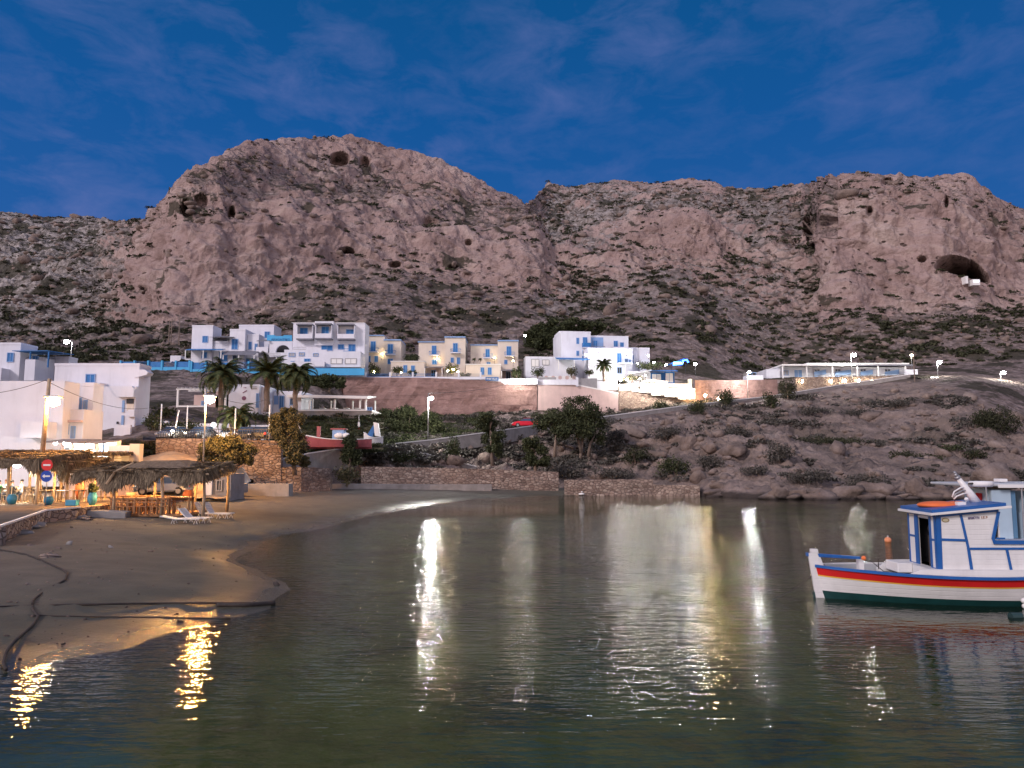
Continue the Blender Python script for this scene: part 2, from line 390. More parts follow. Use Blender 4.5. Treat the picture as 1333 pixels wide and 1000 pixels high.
ms = nt.nodes.new('ShaderNodeMixShader'); ms.inputs[0].default_value = 0.25
nt.links.new(tr.outputs[0], ms.inputs[1]); nt.links.new(df.outputs[0], ms.inputs[2])
fr = nt.nodes.new('ShaderNodeFresnel'); fr.inputs['IOR'].default_value = 1.30; nt.links.new(bp.outputs[0], fr.inputs['Normal'])
m2 = nt.nodes.new('ShaderNodeMixShader'); nt.links.new(fr.outputs[0], m2.inputs[0])
nt.links.new(ms.outputs[0], m2.inputs[1]); nt.links.new(gl.outputs[0], m2.inputs[2]); nt.links.new(m2.outputs[0], o_.inputs[0])
water = mesh_np('sea_water', [(-300, -60, 0), (400, -60, 0), (400, 108, 0), (-300, 108, 0)], [(0, 1, 2, 3)], wm); tag(water, kind='structure')

# ------------------------------------------------------------------ hillside and mountain: profile columns (photo column, then height/distance pairs)
COLS = {
 -600: [(640, 66), (602, 74), (573, 80), (500, 115), (470, 130), (440, 200), (390, 260), (335, 320), (290, 400)],
 0:    [(640, 66), (602, 72), (573, 80), (497, 105), (470, 130), (430, 195), (385, 240), (335, 320), (272, 430)],
 60:   [(640, 66), (602, 71), (573, 78), (497, 108), (470, 130), (430, 195), (382, 240), (335, 320), (276, 430)],
 130:  [(640, 66), (602, 70), (573, 74), (497, 114), (477, 130), (430, 192), (372, 240), (320, 320), (285, 420)],
 190:  [(640, 66), (602, 69), (573, 71), (498, 120), (481, 132), (428, 186), (358, 215), (312, 260), (283, 320)],
 212:  [(640, 66), (602, 69), (573, 71), (498, 120), (482, 132), (425, 180), (335, 192), (282, 212), (252, 240)],
 240:  [(640, 67), (602, 70), (573, 72), (498, 121), (482, 132), (420, 180), (315, 190), (244, 205), (220, 222)],
 290:  [(639, 72), (602, 74), (573, 78), (497, 122), (482, 132), (405, 186), (297, 196), (218, 214), (196, 242)],
 350:  [(638, 75), (601, 77), (573, 84), (497, 124), (482, 133), (385, 196), (283, 206), (226, 245), (180, 275)],
 400:  [(638, 80), (598, 83), (565, 92), (496, 127), (483, 138), (362, 205), (276, 216), (240, 260), (172, 290)],
 450:  [(639, 84), (590, 90), (538, 130), (492, 132), (485, 147), (347, 214), (280, 225), (240, 270), (170, 300)],
 520:  [(638, 88), (580, 97), (541, 131), (492, 133), (486, 147), (350, 218), (288, 230), (252, 285), (186, 310)],
 600:  [(637, 91), (570, 104), (540, 132), (493, 134), (486, 148), (368, 220), (305, 234), (272, 285), (217, 318)],
 690:  [(637, 92), (558, 111), (533, 134), (499, 136), (487, 150), (386, 222), (325, 236), (292, 285), (264, 325)],
 712:  [(637, 92), (556, 113), (533, 134), (500, 136), (487, 151), (388, 224), (332, 245), (292, 330), (236, 425)],
 740:  [(637, 92), (552, 115), (533, 134), (502, 136), (486, 152), (388, 226), (335, 250), (296, 335), (237, 430)],
 800:  [(637, 92), (545, 119), (535, 135), (506, 137), (482, 155), (376, 236), (318, 254), (285, 330), (233, 430)],
 850:  [(638, 91), (538, 122), (531, 136), (506, 138), (480, 158), (352, 246), (292, 262), (272, 330), (236, 425)],
 900:  [(640, 88), (530, 126), (526, 137), (506, 139), (480, 162), (350, 246), (290, 262), (268, 325), (233, 415)],
 960:  [(645, 82), (523, 131), (518, 150), (500, 153), (482, 175), (398, 238), (310, 262), (280, 325), (245, 405)],
 1000: [(647, 80), (517, 136), (514, 158), (494, 161), (488, 185), (412, 236), (318, 262), (285, 320), (243, 395)],
 1050: [(647, 80), (511, 140), (508, 160), (492, 163), (486, 188), (416, 236), (326, 262), (285, 305), (238, 370)],
 1068: [(647, 80), (508, 142), (506, 160), (492, 163), (485, 188), (414, 234), (326, 252), (268, 275), (230, 320)],
 1080: [(647, 80), (506, 142), (503, 161), (491, 163), (485, 189), (412, 230), (320, 238), (256, 248), (223, 262)],
 1120: [(647, 80), (500, 145), (497, 161), (490, 164), (484, 190), (404, 230), (312, 238), (250, 246), (221, 260)],
 1190: [(647, 80), (492, 140), (489, 160), (487, 166), (480, 190), (400, 230), (315, 238), (252, 249), (227, 266)],
 1250: [(646, 82), (505, 124), (493, 140), (488, 160), (475, 190), (396, 232), (322, 241), (258, 254), (229, 275)],
 1290: [(644, 84), (525, 118), (500, 135), (490, 160), (472, 190), (396, 234), (330, 244), (270, 260), (247, 282)],
 1333: [(641, 87), (545, 115), (512, 138), (490, 160), (468, 190), (396, 238), (342, 250), (295, 268), (271, 290)],
 1500: [(641, 87), (560, 112), (515, 138), (490, 160), (465, 190), (410, 240), (362, 258), (335, 280), (320, 310)],
 2200: [(641, 87), (560, 112), (515, 138), (490, 160), (465, 190), (420, 240), (392, 265), (372, 290), (360, 330)],
}
keys = sorted(COLS); K = 9
ck = np.array(keys, float)
CZ = np.zeros((K + 3, len(keys))); CYd = np.zeros((K + 3, len(keys)))
for j, kx in enumerate(keys):
    rows = []
    for i, (py, Y) in enumerate(COLS[kx]):
        z = P(CX, py, Y).z
        if i == 0: rows.append((min(z, 0.9) - 2.2, Y - 1.2))
        rows.append((z, Y))
        if i == 1: rows.append((z + 0.12, Y + 4.6))          # road bench
    z, Y = rows[-1]; rows.append((z - 22, Y + 90))
    for i, (z, Y) in enumerate(rows): CZ[i, j] = z; CYd[i, j] = Y
NR = K + 3
U = np.concatenate([np.linspace(-600, -30, 150), np.linspace(-28, 1362, 1130), np.linspace(1366, 2200, 170)])
def sm1(a, w):
    k = np.exp(-0.5 * (np.arange(-3 * w, 3 * w + 1) / w) ** 2); k /= k.sum()
    return np.convolve(np.pad(a, 3 * w, mode='edge'), k, mode='valid')
GZ = np.array([sm1(np.interp(U, ck, CZ[i]), 5) for i in range(NR)])
GY = np.array([sm1(np.interp(U, ck, CYd[i]), 5) for i in range(NR)])
segs = [4, 70, 10, 36, 18, 20, 74, 84, 60, 66, 12]    # rows between successive anchors
vv = []; 
for i, n in enumerate(segs): vv += list(i + np.arange(n) / n)
vv.append(float(NR - 1)); vv = np.array(vv); NV = len(vv)
fi = np.minimum(vv.astype(int), NR - 2); ft = vv - fi
TZ = GZ[fi] * (1 - ft)[:, None] + GZ[fi + 1] * ft[:, None]
TY = GY[fi] * (1 - ft)[:, None] + GY[fi + 1] * ft[:, None]
# soften the profile above the village
def smooth_rows(A, a, b, it):
    for _ in range(it): A[a + 1:b - 1] = 0.25 * A[a:b - 2] + 0.5 * A[a + 1:b - 1] + 0.25 * A[a + 2:b]
    return A
r6 = sum(segs[:5]); 
TZ = smooth_rows(TZ, r6, NV, 30); TY = smooth_rows(TY, r6, NV, 30)
TX = (U[None, :] - CX) / F * (TY * CT + (TZ - CH) * ST)
V = np.stack([TX, TY, TZ], -1)
def knots(vals): return np.interp(vv, np.arange(NR), vals)
# anchors:        skirt shore path bench wbase wtop terr foot c1  ledge sky behind
big  = knots([0.0, 0.3, 0.0, 0.0, 0.10, 0.10, 0.3, 2.0, 4.4, 3.2, 1.5, 2.0])[:, None]
midA = knots([0.0, 0.5, 0.0, 0.0, 0.20, 0.10, 0.35, 1.0, 1.35, 1.4, 1.1, 0.8])[:, None]
finA = knots([0.1, 0.3, 0.0, 0.0, 0.15, 0.08, 0.20, 0.45, 0.38, 0.55, 0.5, 0.3])[:, None]
s_lo = ((vv[:, None] > 1) & (vv[:, None] < 2)) * np.sin(np.pi * np.clip(vv[:, None] - 1, 0, 1))
big = big + 1.3 * s_lo; midA = midA + 1.0 * s_lo; finA = finA + 0.4 * s_lo
cliff = knots([0.3, 0.3, 0, 0, 0, 0, 0, 0.75, 1.0, 0.48, 1.0, 0.7])[:, None] * np.ones_like(TX)
# which columns are bare cliff, which are broken slope
cf = np.interp(U, [-600, 120, 205, 640, 690, 780, 830, 920, 980, 1060, 1075, 2200], [0.1, 0.15, 1, 1, 0.75, 0.7, 0.9, 0.9, 0.6, 0.6, 1, 1])
hi_ = np.clip(vv - 6.3, 0, 1)[:, None]
cliff = np.where(hi_ > 0, cliff * cf[None, :], cliff)
ledge = np.where((U > 690) & (U < 1070), 1.0, 0.0); 
dU = np.gradient(V, axis=1); dV = np.gradient(V, axis=0)
Nn = np.cross(dU, dV); Nn /= (np.linalg.norm(Nn, axis=-1, keepdims=True) + 1e-9)
Pp = V.reshape(-1, 3)
print('hill verts', len(Pp))
n_big = fbm(Pp * np.array([1 / 26, 1 / 30, 1 / 34]), 4, 1).reshape(TX.shape)
n_rid = fbm(Pp * np.array([1 / 11, 1 / 11, 1 / 17]), 5, 21, True, 0.55).reshape(TX.shape)
n_mid = fbm(Pp / 6.5, 4, 41, True).reshape(TX.shape)
n_fin = fbm(Pp / 1.9, 3, 61, False, 0.6).reshape(TX.shape)
# strata: steps dipping to the right
st = Pp[:, 2] * 0.16 + Pp[:, 0] * 0.035 + 0.9 * fbm(Pp / 22, 3, 77)
stp = (np.abs(((st % 1) - 0.5)) * 2).reshape(TX.shape)
veg = fbm(Pp * np.array([1 / 14, 1 / 14, 1 / 9]), 5, 91).reshape(TX.shape)
sheer_ = 1 - 0.55 * np.clip(np.interp(U, [0, 205, 240, 640, 700, 1060, 1085, 1300, 1400], [0, 0, .7, .7, 0, 0, 1, 1, .5]), 0, 1)[None, :] * cliff
n_mid = n_mid * sheer_; n_fin = n_fin * sheer_
disp = big * n_big * 1.6 + midA * (0.55 * n_rid + 0.5 * n_mid) - midA * 0.9 + finA * n_fin + (stp - 0.5) * midA * 1.1 * cliff
# hollows that are caves or pockets in the cliffs, (photo column, row, half widths, depth in metres)
V2 = V + Nn * disp[..., None] * np.sign(-Nn[..., 1:2] + 1e-9)
def project(A):
    x, y, z = A[..., 0], A[..., 1], A[..., 2] - CH
    d = y * CT + z * ST; u = -y * ST + z * CT
    return CX + F * x / d, CY - F * u / d
PX, PY = project(V2)
caves = [(1252, 350, 35, 17, 30, 'arch'), (442, 207, 13, 9, 8, ''), (474, 211, 8, 7, 5, ''), (450, 327, 12, 6, 8, 'arch'), (514, 344, 8, 4, 5, ''),
         (1058, 292, 13, 22, 12, ''), (243, 270, 7, 12, 6, ''), (301, 277, 5, 8, 5, ''), (262, 262, 10, 9, 3, ''), (1132, 274, 5, 6, 4, ''), (1155, 236, 8, 5, 4, ''),
         (1232, 262, 3, 8, 4, ''), (1200, 337, 6, 4, 4, ''), (1040, 268, 16, 14, 4, ''), (610, 315, 5, 4, 4, ''), (560, 290, 10, 5, 3, ''), (190, 378, 6, 5, 4, ''), (590, 348, 8, 4, 3, '')]
holes = np.zeros_like(TX)
for (x, y, a, b_, dep, kd) in caves:
    nz = 0.25 * n_fin + 0.12 * n_mid
    if kd == 'arch':
        yb = y + b_ * 0.55 + 0.28 * (PX - x) * (1 if x > 1000 else 0)
        q = ((PX - x) / a) ** 2 + (np.minimum(PY - yb, 0) / (b_ * 1.5)) ** 2
        m = np.clip((1.0 + 0.3 * nz - q) * 3.5, 0, 1) * np.clip((yb - PY) / 2.2, 0, 1)
    else:
        m = np.clip((1.0 + nz - ((PX - x) / a) ** 2 - ((PY - y) / b_) ** 2) * 1.6, 0, 1)
    m = m * (TY > 165)
    V2[..., 1] += m * dep; V2[..., 0] += m * dep * (x - CX) / F
    holes = np.maximum(holes, m)
PX, PY = project(V2)
# slope steepness in the finished surface -> bare rock
dU = np.gradient(V2, axis=1); dV = np.gradient(V2, axis=0)
N2 = np.cross(dU, dV); N2 /= (np.linalg.norm(N2, axis=-1, keepdims=True) + 1e-9)
flat = np.abs(N2[..., 2])
bare = np.clip(cliff * 1.1 + np.clip((0.62 - flat) * 1.2, 0, 0.5) - 0.25 - np.clip((flat - 0.7) * 1.5, 0, 0.5) + 0.25 * n_big, 0, 1)
nV, nU = TX.shape; idx = np.arange(nV * nU).reshape(nV, nU)
Q = np.stack([idx[:-1, :-1], idx[:-1, 1:], idx[1:, 1:], idx[1:, :-1]], -1).reshape(-1, 4)
hm = bpy.data.materials.new('hill_rock'); hm.use_nodes = True; nt = hm.node_tree; b = nt.nodes['Principled BSDF']
geo = nt.nodes.new('ShaderNodeNewGeometry'); pos = geo.outputs['Position']
at = nt.nodes.new('ShaderNodeAttribute'); at.attribute_name = 'bare'; at2 = nt.nodes.new('ShaderNodeAttribute'); at2.attribute_name = 'grow'
at3 = nt.nodes.new('ShaderNodeAttribute'); at3.attribute_name = 'pale'
cz = ramp(nt, noise(nt, pos, 0.045, 6, 0.62, 0.5), [(0.28, (0.25, 0.176, 0.158)), (0.5, (0.375, 0.272, 0.250)), (0.7, (0.46, 0.365, 0.33))])
cz = mixc(nt, ramp(nt, noise(nt, vmap(nt, pos, (0.35, 0.35, 0.09)), 1.0, 6, 0.68, 0.4), [(0.5, 0.0), (0.68, 0.62)]), cz, (0.17, 0.115, 0.10))
cz = mixc(nt, ramp(nt, noise(nt, pos, 0.16, 7, 0.7, 0.8), [(0.52, 0.0), (0.70, 0.55)]), cz, (0.54, 0.43, 0.37))
pit = nt.nodes.new('ShaderNodeTexVoronoi'); pit.inputs['Scale'].default_value = 0.30; pit.inputs['Randomness'].default_value = 1.0
nt.links.new(vmap(nt, pos, (1, 1, 1.5)), pit.inputs['Vector'])
pm = mth(nt, 'MULTIPLY', ramp(nt, pit.outputs['Distance'], [(0.13, 1.0), (0.24, 0.0)]), ramp(nt, noise(nt, pos, 0.25, 4), [(0.48, 0.0), (0.56, 0.9)]))
cz = mixc(nt, pm, cz, (0.075, 0.055, 0.045))
lin = noise(nt, vmap(nt, pos, (0.05, 0.05, 0.22), (0, R(8), 0)), 1.6, 8, 0.72, 1.2)
cz = mixc(nt, ramp(nt, lin, [(0.485, 0.0), (0.5, 0.55), (0.515, 0.0)]), cz, (0.13, 0.095, 0.08))
tal = ramp(nt, noise(nt, pos, 0.55, 9, 0.72), [(0.33, (0.085, 0.067, 0.060)), (0.46, (0.175, 0.135, 0.122)), (0.57, (0.28, 0.22, 0.205)), (0.70, (0.45, 0.37, 0.35))])
tal = mixc(nt, ramp(nt, noise(nt, vmap(nt, pos, (0.4, 0.25, 1.2)), 0.55, 7, 0.7), [(0.52, 0.0), (0.62, 0.85)]), tal, (0.045, 0.042, 0.027))
gry = ramp(nt, noise(nt, pos, 0.30, 9, 0.72, 0.6), [(0.40, (0.05, 0.046, 0.036)), (0.48, (0.19, 0.165, 0.15)), (0.58, (0.42, 0.38, 0.36))])
tal = mixc(nt, at3.outputs['Fac'], tal, gry)
c = mixc(nt, ramp(nt, mth(nt, 'MULTIPLY_ADD', noise(nt, pos, 0.3, 5, 0.6), 0.7, mth(nt, 'ADD', at.outputs['Fac'], -0.35)), [(0.36, 0.0), (0.58, 1.0)]), tal, cz)
c = mixc(nt, ramp(nt, mth(nt, 'MULTIPLY_ADD', noise(nt, pos, 0.8, 5, 0.7), 0.6, mth(nt, 'ADD', at2.outputs['Fac'], -0.3)), [(0.5, 0.0), (0.62, 0.85)]), c, (0.045, 0.042, 0.028))
at4 = nt.nodes.new('ShaderNodeAttribute'); at4.attribute_name = 'soil'
sl = ramp(nt, noise(nt, pos, 0.22, 8, 0.68, 0.4), [(0.36, (0.14, 0.113, 0.10)), (0.5, (0.27, 0.208, 0.18)), (0.66, (0.40, 0.31, 0.27))])
sl = mixc(nt, ramp(nt, noise(nt, vmap(nt, pos, (1.0, 1.0, 0.2)), 0.9, 6, 0.7), [(0.52, 0.0), (0.7, 0.5)]), sl, (0.15, 0.135, 0.125))
c = mixc(nt, at4.outputs['Fac'], c, sl)
s3 = nt.nodes.new('ShaderNodeSeparateXYZ'); nt.links.new(pos, s3.inputs[0])
c = mixc(nt, ramp(nt, mth(nt, 'ADD', s3.outputs[2], mth(nt, 'MULTIPLY', noise(nt, pos, 1.2, 4), -0.5)), [(0.15, 0.85), (0.5, 0.0)]), c, (0.035, 0.03, 0.027))
nt.links.new(c, b.inputs['Base Color']); b.inputs['Roughness'].default_value = 0.95; b.inputs['Specular IOR Level'].default_value = 0.15
bp = nt.nodes.new('ShaderNodeBump'); bp.inputs['Strength'].default_value = 1.0; bp.inputs['Distance'].default_value = 1.25
crk = nt.nodes.new('ShaderNodeTexVoronoi'); crk.feature = 'DISTANCE_TO_EDGE'; crk.inputs['Scale'].default_value = 0.11
dv = nt.nodes.new('ShaderNodeVectorMath'); dv.operation = 'MULTIPLY_ADD'
nn = nt.nodes.new('ShaderNodeTexNoise'); nn.inputs['Scale'].default_value = 0.12; nn.inputs['Detail'].default_value = 5; nt.links.new(pos, nn.inputs['Vector'])
nt.links.new(nn.outputs['Color'], dv.inputs[0]); dv.inputs[1].default_value = (9, 9, 9); nt.links.new(pos, dv.inputs[2]); nt.links.new(dv.outputs[0], crk.inputs['Vector'])
hsum = mth(nt, 'ADD', noise(nt, pos, 0.5, 10, 0.68), mth(nt, 'MULTIPLY', ramp(nt, crk.outputs['Distance'], [(0.0, 0.0), (0.12, 1.0)]), 0.35))
hsum = mth(nt, 'ADD', hsum, mth(nt, 'MULTIPLY', pm, -0.8))
nt.links.new(hsum, bp.inputs['Height']); nt.links.new(bp.outputs[0], b.inputs['Normal'])
hill = mesh_np('mountain_hillside', V2.reshape(-1, 3), Q, hm, smooth=True); tag(hill, kind='structure')
soil = np.clip(np.interp(vv, [0, .9, 1.0, 1.9, 2.0, 2.4], [0, 0, 1, .8, .3, 0])[:, None] * np.interp(U, [500, 760, 960, 2200], [0.25, 0.5, 1, 1])[None, :] + 0.5 * n_big * (vv[:, None] < 2.2), 0, 1)
for nm, arr in (('soil', soil), ('bare', bare), ('grow', np.clip(veg * 0.9 + 0.42 - 0.5 * bare - 0.1 * (vv[:, None] < 5), 0, 1)),
                ('pale', np.clip(np.interp(U, [-600, 110, 215, 690, 710, 800, 1000, 1080, 2200], [1, 1, 0, 0.0, 0.9, 0.8, 0.6, 0, 0])[None, :] * np.clip(vv - 6.2, 0, 1)[:, None], 0, 1))):
    a_ = hill.data.attributes.new(nm, 'FLOAT', 'POINT'); a_.data.foreach_set('value', arr.astype(np.float32).ravel())
for i in range(0): pass

def hp(px, py, lo=0, hi=None):
    """the hill surface point that shows at a photo position"""
    j = int(np.argmin(np.abs(U - px))); col = PY[lo:hi, j]
    i = lo + int(np.argmin(np.abs(col - py))); return Vector(V2[i, j])

# ------------------------------------------------------------------ rocks, scrub
def rock_np(r, seed, sub=2, sc=(1, 1, 0.7), rough=0.35):
    v = np.array(ICO[max(sub, 2)][0] if sub > 1 else ICO[1][0]); g = np.random.default_rng(seed + 500)
    nn_ = g.normal(size=(9, 3)); nn_ /= np.linalg.norm(nn_, axis=1, keepdims=True); dd = g.uniform(0.35, 0.85, 9)
    dot = v @ nn_.T; rr_ = np.where(dot > 0.05, dd / np.maximum(dot, 0.05), 9).min(1); rr_ = np.minimum(rr_, 1.3)
    q = v * rr_[:, None] * (1 + 0.35 * rough * fbm(v * 2.3 + seed * 7.3, 3, 3))[:, None]
    return q * np.array(sc) * r
def scatter_mesh(items, faces, name, m, smooth=False):
    Vs = []; Fs = []; off = 0
    for v in items: Vs.append(v); Fs.append(faces + off); off += len(v)
    return mesh_np(name, np.vstack(Vs), np.vstack(Fs), m, smooth=smooth)
f2 = np.array(ICO[2][1]); f1 = np.array(ICO[1][1])
items = []
def rotz(v, a): c, s_ = math.cos(a), math.sin(a); return v @ np.array([[c, s_, 0], [-s_, c, 0], [0, 0, 1]])
protos = [rock_np(1, s_, 2, (1, 0.8, 0.6), 0.5) for s_ in range(24)]
cand = np.argwhere((vv[:, None] > 6.1) & (vv[:, None] < 10.2) & (U[None, :] > -60) & (U[None, :] < 1420) & (bare < 0.55))
for k in RNG.choice(len(cand), 5200, replace=False):
    i, j = cand[k]; p = V2[i, j]; r = RNG.gamma(1.5, 0.30) + 0.2
    r *= (0.55 + p[1] / 300)
    items.append(rotz(protos[k % 24] * r * np.array([1, 1, RNG.uniform(0.6, 1.2)]), RNG.uniform(0, 6.3)) + p)
rocks = scatter_mesh(items, f2, 'scree_rocks', BOULDER)
tag(rocks, 'loose pale rocks strewn over the mountain slope', 'rocks', kind='stuff')
items = []
cand = np.argwhere((vv[:, None] > 1.02) & (vv[:, None] < 1.95) & (U[None, :] > 560) & (U[None, :] < 1420))
for k in RNG.choice(len(cand), 900, replace=False):
    i, j = cand[k]; p = V2[i, j]; r = RNG.gamma(1.6, 0.26) + 0.12
    items.append(rotz(protos[k % 24] * r, RNG.uniform(0, 6.3)) + p)
rocks2 = scatter_mesh(items, f2, 'slope_rocks', BOULDER)
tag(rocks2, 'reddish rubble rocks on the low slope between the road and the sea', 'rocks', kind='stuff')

def leaf_quads(C, size, flat=0.0, asp=0.6, up=None):
    n = len(C); a = RNG.normal(size=(n, 3)); a[:, 2] *= (1 - flat); a /= np.linalg.norm(a, axis=1, keepdims=True)
    b_ = RNG.normal(size=(n, 3)); b_ -= a * (a * b_).sum(1, keepdims=True); b_ /= np.linalg.norm(b_, axis=1, keepdims=True)
    s = (size * RNG.uniform(0.6, 1.4, n))[:, None]
    a = a * s; b_ = b_ * s * asp
    V = np.stack([C - a, C + b_, C + a, C - b_], 1).reshape(-1, 3)
    return V, np.arange(len(V)).reshape(-1, 4)
def dome_pts(n, c, rx, ry, rz, shell=0.45):
    d = RNG.normal(size=(n, 3)); d /= np.linalg.norm(d, axis=1, keepdims=True); d[:, 2] = np.abs(d[:, 2]) * 1.0 - 0.1
    r = RNG.uniform(shell, 1.0, n)[:, None] ** 0.7
    r = r * (1 + 0.28 * fbm(d * 1.8 + np.array(c) * 0.37, 3, 8)[:, None] * 1.5)
    return np.array(c) + d * r * np.array([rx, ry, rz])
items = []
for k in range(600):
    px = RNG.uniform(-20, 420); py = RNG.uniform(668, 850) if k % 3 else RNG.uniform(668, 720); q = PZ(px, py, .6); z = bz(q.x, q.y)
    if z < .04: continue
    r = RNG.gamma(1.2, .014) + .01; items.append(rotz(protos[k % 24] * r * (1 + q.y / 60), RNG.uniform(0, 6.3)) + np.array([q.x, q.y, z]))
pb = scatter_mesh(items, f2, 'beach_pebbles', BOULDER); tag(pb, 'small pebbles and bits of weed scattered over the sand', 'pebbles', kind='stuff')
LF_SCRUB = leafmat('scrub_leaves', (0.020, 0.022, 0.012), (0.050, 0.055, 0.026), (0.075, 0.075, 0.042))
LF_GREY = leafmat('grey_scrub_leaves', (0.045, 0.042, 0.036), (0.10, 0.092, 0.08), (0.16, 0.145, 0.125))
LF_GREEN = leafmat('olive_leaves', (0.020, 0.026, 0.012), (0.060, 0.072, 0.032), (0.10, 0.11, 0.05))
LF_TAM = leafmat('tamarisk_leaves', (0.035, 0.038, 0.018), (0.11, 0.105, 0.055), (0.19, 0.17, 0.10))
LF_PALM = leafmat('palm_leaves', (0.025, 0.038, 0.014), (0.07, 0.09, 0.035), (0.13, 0.13, 0.06))
pts = []
cand = np.argwhere((vv[:, None] > 6.0) & (vv[:, None] < 10.0) & (U[None, :] > -60) & (U[None, :] < 1420) & (bare < 0.62))
w = np.clip(veg[cand[:, 0], cand[:, 1]] + 0.5, 0.1, 1) * np.where(vv[cand[:, 0]] < 7.2, 1.6, 1.0) * np.where((U[cand[:, 1]] > 690) | (U[cand[:, 1]] < 200), 1.3, 0.5) * np.where((vv[cand[:, 0]] > 8.2) & ((U[cand[:, 1]] > 1070) | ((U[cand[:, 1]] > 205) & (U[cand[:, 1]] < 690))), 0.35, 1.0)
for k in RNG.choice(len(cand), 2600, replace=False, p=w / w.sum()):
    i, j = cand[k]; p = V2[i, j]; r = RNG.gamma(1.7, 0.40) + 0.35
    if vv[i] > 8: r *= 1.1
    pts.append(dome_pts(int(38 + 16 * r), p, r * 1.35, r, r * 0.55))
C = np.vstack(pts); V_, Q_ = leaf_quads(C, 0.34, 0.2, 0.7)
sc = mesh_np('hillside_scrub', V_, Q_, LF_SCRUB); tag(sc, 'dark low scrub cushions dotted over the mountain slope', 'scrub', kind='stuff')
pts = []
cand = np.argwhere((vv[:, None] > 1.04) & (vv[:, None] < 1.97) & (U[None, :] > 380) & (U[None, :] < 1430))
w = np.clip(veg[cand[:, 0], cand[:, 1]] + 0.4, 0.02, 1) ** 2
for k in RNG.choice(len(cand), 420, replace=False, p=w / w.sum()):
    i, j = cand[k]; p = V2[i, j]; r = RNG.gamma(2.0, 0.30) + 0.30
    pts.append(dome_pts(int(70 + 60 * r), p, r * 1.5, r, r * 0.5))
cand = np.argwhere((vv[:, None] > 3.0) & (vv[:, None] < 4.0) & (U[None, :] > 190) & (U[None, :] < 960))
for k in RNG.choice(len(cand), 260, replace=False):
    i, j = cand[k]; p = V2[i, j]; r = RNG.gamma(2.0, 0.25) + 0.3
    pts.append(dome_pts(int(60 + 50 * r), p, r * 1.3, r, r * 0.7))
C = np.vstack(pts); V_, Q_ = leaf_quads(C, 0.20, 0.2, 0.6)
sc = mesh_np('slope_scrub', V_, Q_, LF_GREY); tag(sc, 'grey dry scrub covering the low slope above the shore', 'scrub', kind='stuff')

pts = []
cand = np.argwhere((vv[:, None] > 3.05) & (vv[:, None] < 4.0) & (U[None, :] > 190) & (U[None, :] < 640) & (V2[..., 2] < 15))
for k in RNG.choice(len(cand), 520, replace=False):
    i, j = cand[k]; p = V2[i, j]; r = RNG.gamma(2.0, 0.2) + 0.35
    pts.append(dome_pts(int(60 + 40 * r), p, r * 1.6, r * 1.3, r * 0.45))
C = np.vstack(pts); V_, Q_ = leaf_quads(C, 0.17, 0.2, 0.5)
sc = mesh_np('bank_grass', V_, Q_, LF_GREEN); tag(sc, 'tall dark green grass and weeds covering the bank below the terraces', 'grass', kind='stuff')
SHRUBN = [0]
def shrub(px, py, wpx, hpx, label, lm=None, leaf=0.16, name='shrub', cat='shrub', dens=1.0, Y=None, group=None, lean=0.0, lobes=4):
    p = hp(px, py) if Y is None else P(px, py, Y)
    s = p.y / F; w_ = wpx * s * 1.1; h = hpx * s * (0.78 if lm is LF_GREY else 1.05)
    t = thing(name, label, cat, p, group=group)
    m = MB(); 
    for k in range(3):
        a = random.uniform(0, 6.3); m.tube([(0, 0, -0.4), (0.1 * w_ * math.cos(a), 0.1 * w_ * math.sin(a), 0.35 * h), (0.25 * w_ * math.cos(a), 0.25 * w_ * math.sin(a), 0.7 * h)], [0.05 * h * 0.5 + 0.03, 0.04, 0.02], 6)
    m.build('stem', TRUNK, t)
    pts = []; lobes = lobes + 3
    n = int(dens * 900 * max(0.4, min(4.0, w_ * h / 8)))
    for k in range(lobes):
        a = k / lobes * 6.28 + random.random()
        q = 0.22 if lobes > 1 else 0
        q *= random.uniform(.5, 1.45); c = (q * w_ * math.cos(a) + lean * w_ * 0.1, q * w_ * math.sin(a) * 0.7, h * random.uniform(0.22, 0.55))
        pts.append(ellip(n // lobes, c, w_ * random.uniform(.17, .3), w_ * 0.25, h * random.uniform(0.26, 0.46), .2))
    C = np.vstack(pts); C = C[C[:, 2] > -0.3]
    V_, Q_ = leaf_quads(C, leaf, 0.0, 0.55); mesh_np('foliage', V_, Q_, lm or LF_GREEN, t)
    return t
def ellip(n, c, rx, ry, rz, shell=0.35):
    d = RNG.normal(size=(n, 3)); d /= np.linalg.norm(d, axis=1, keepdims=True)
    r = RNG.uniform(shell, 1.0, n)[:, None] ** 0.6
    r = r * (1 + 0.5 * fbm(d * 2.1 + np.array(c) * 0.9, 3, 8)[:, None])
    return np.array(c) + d * r * np.array([rx, ry, rz])
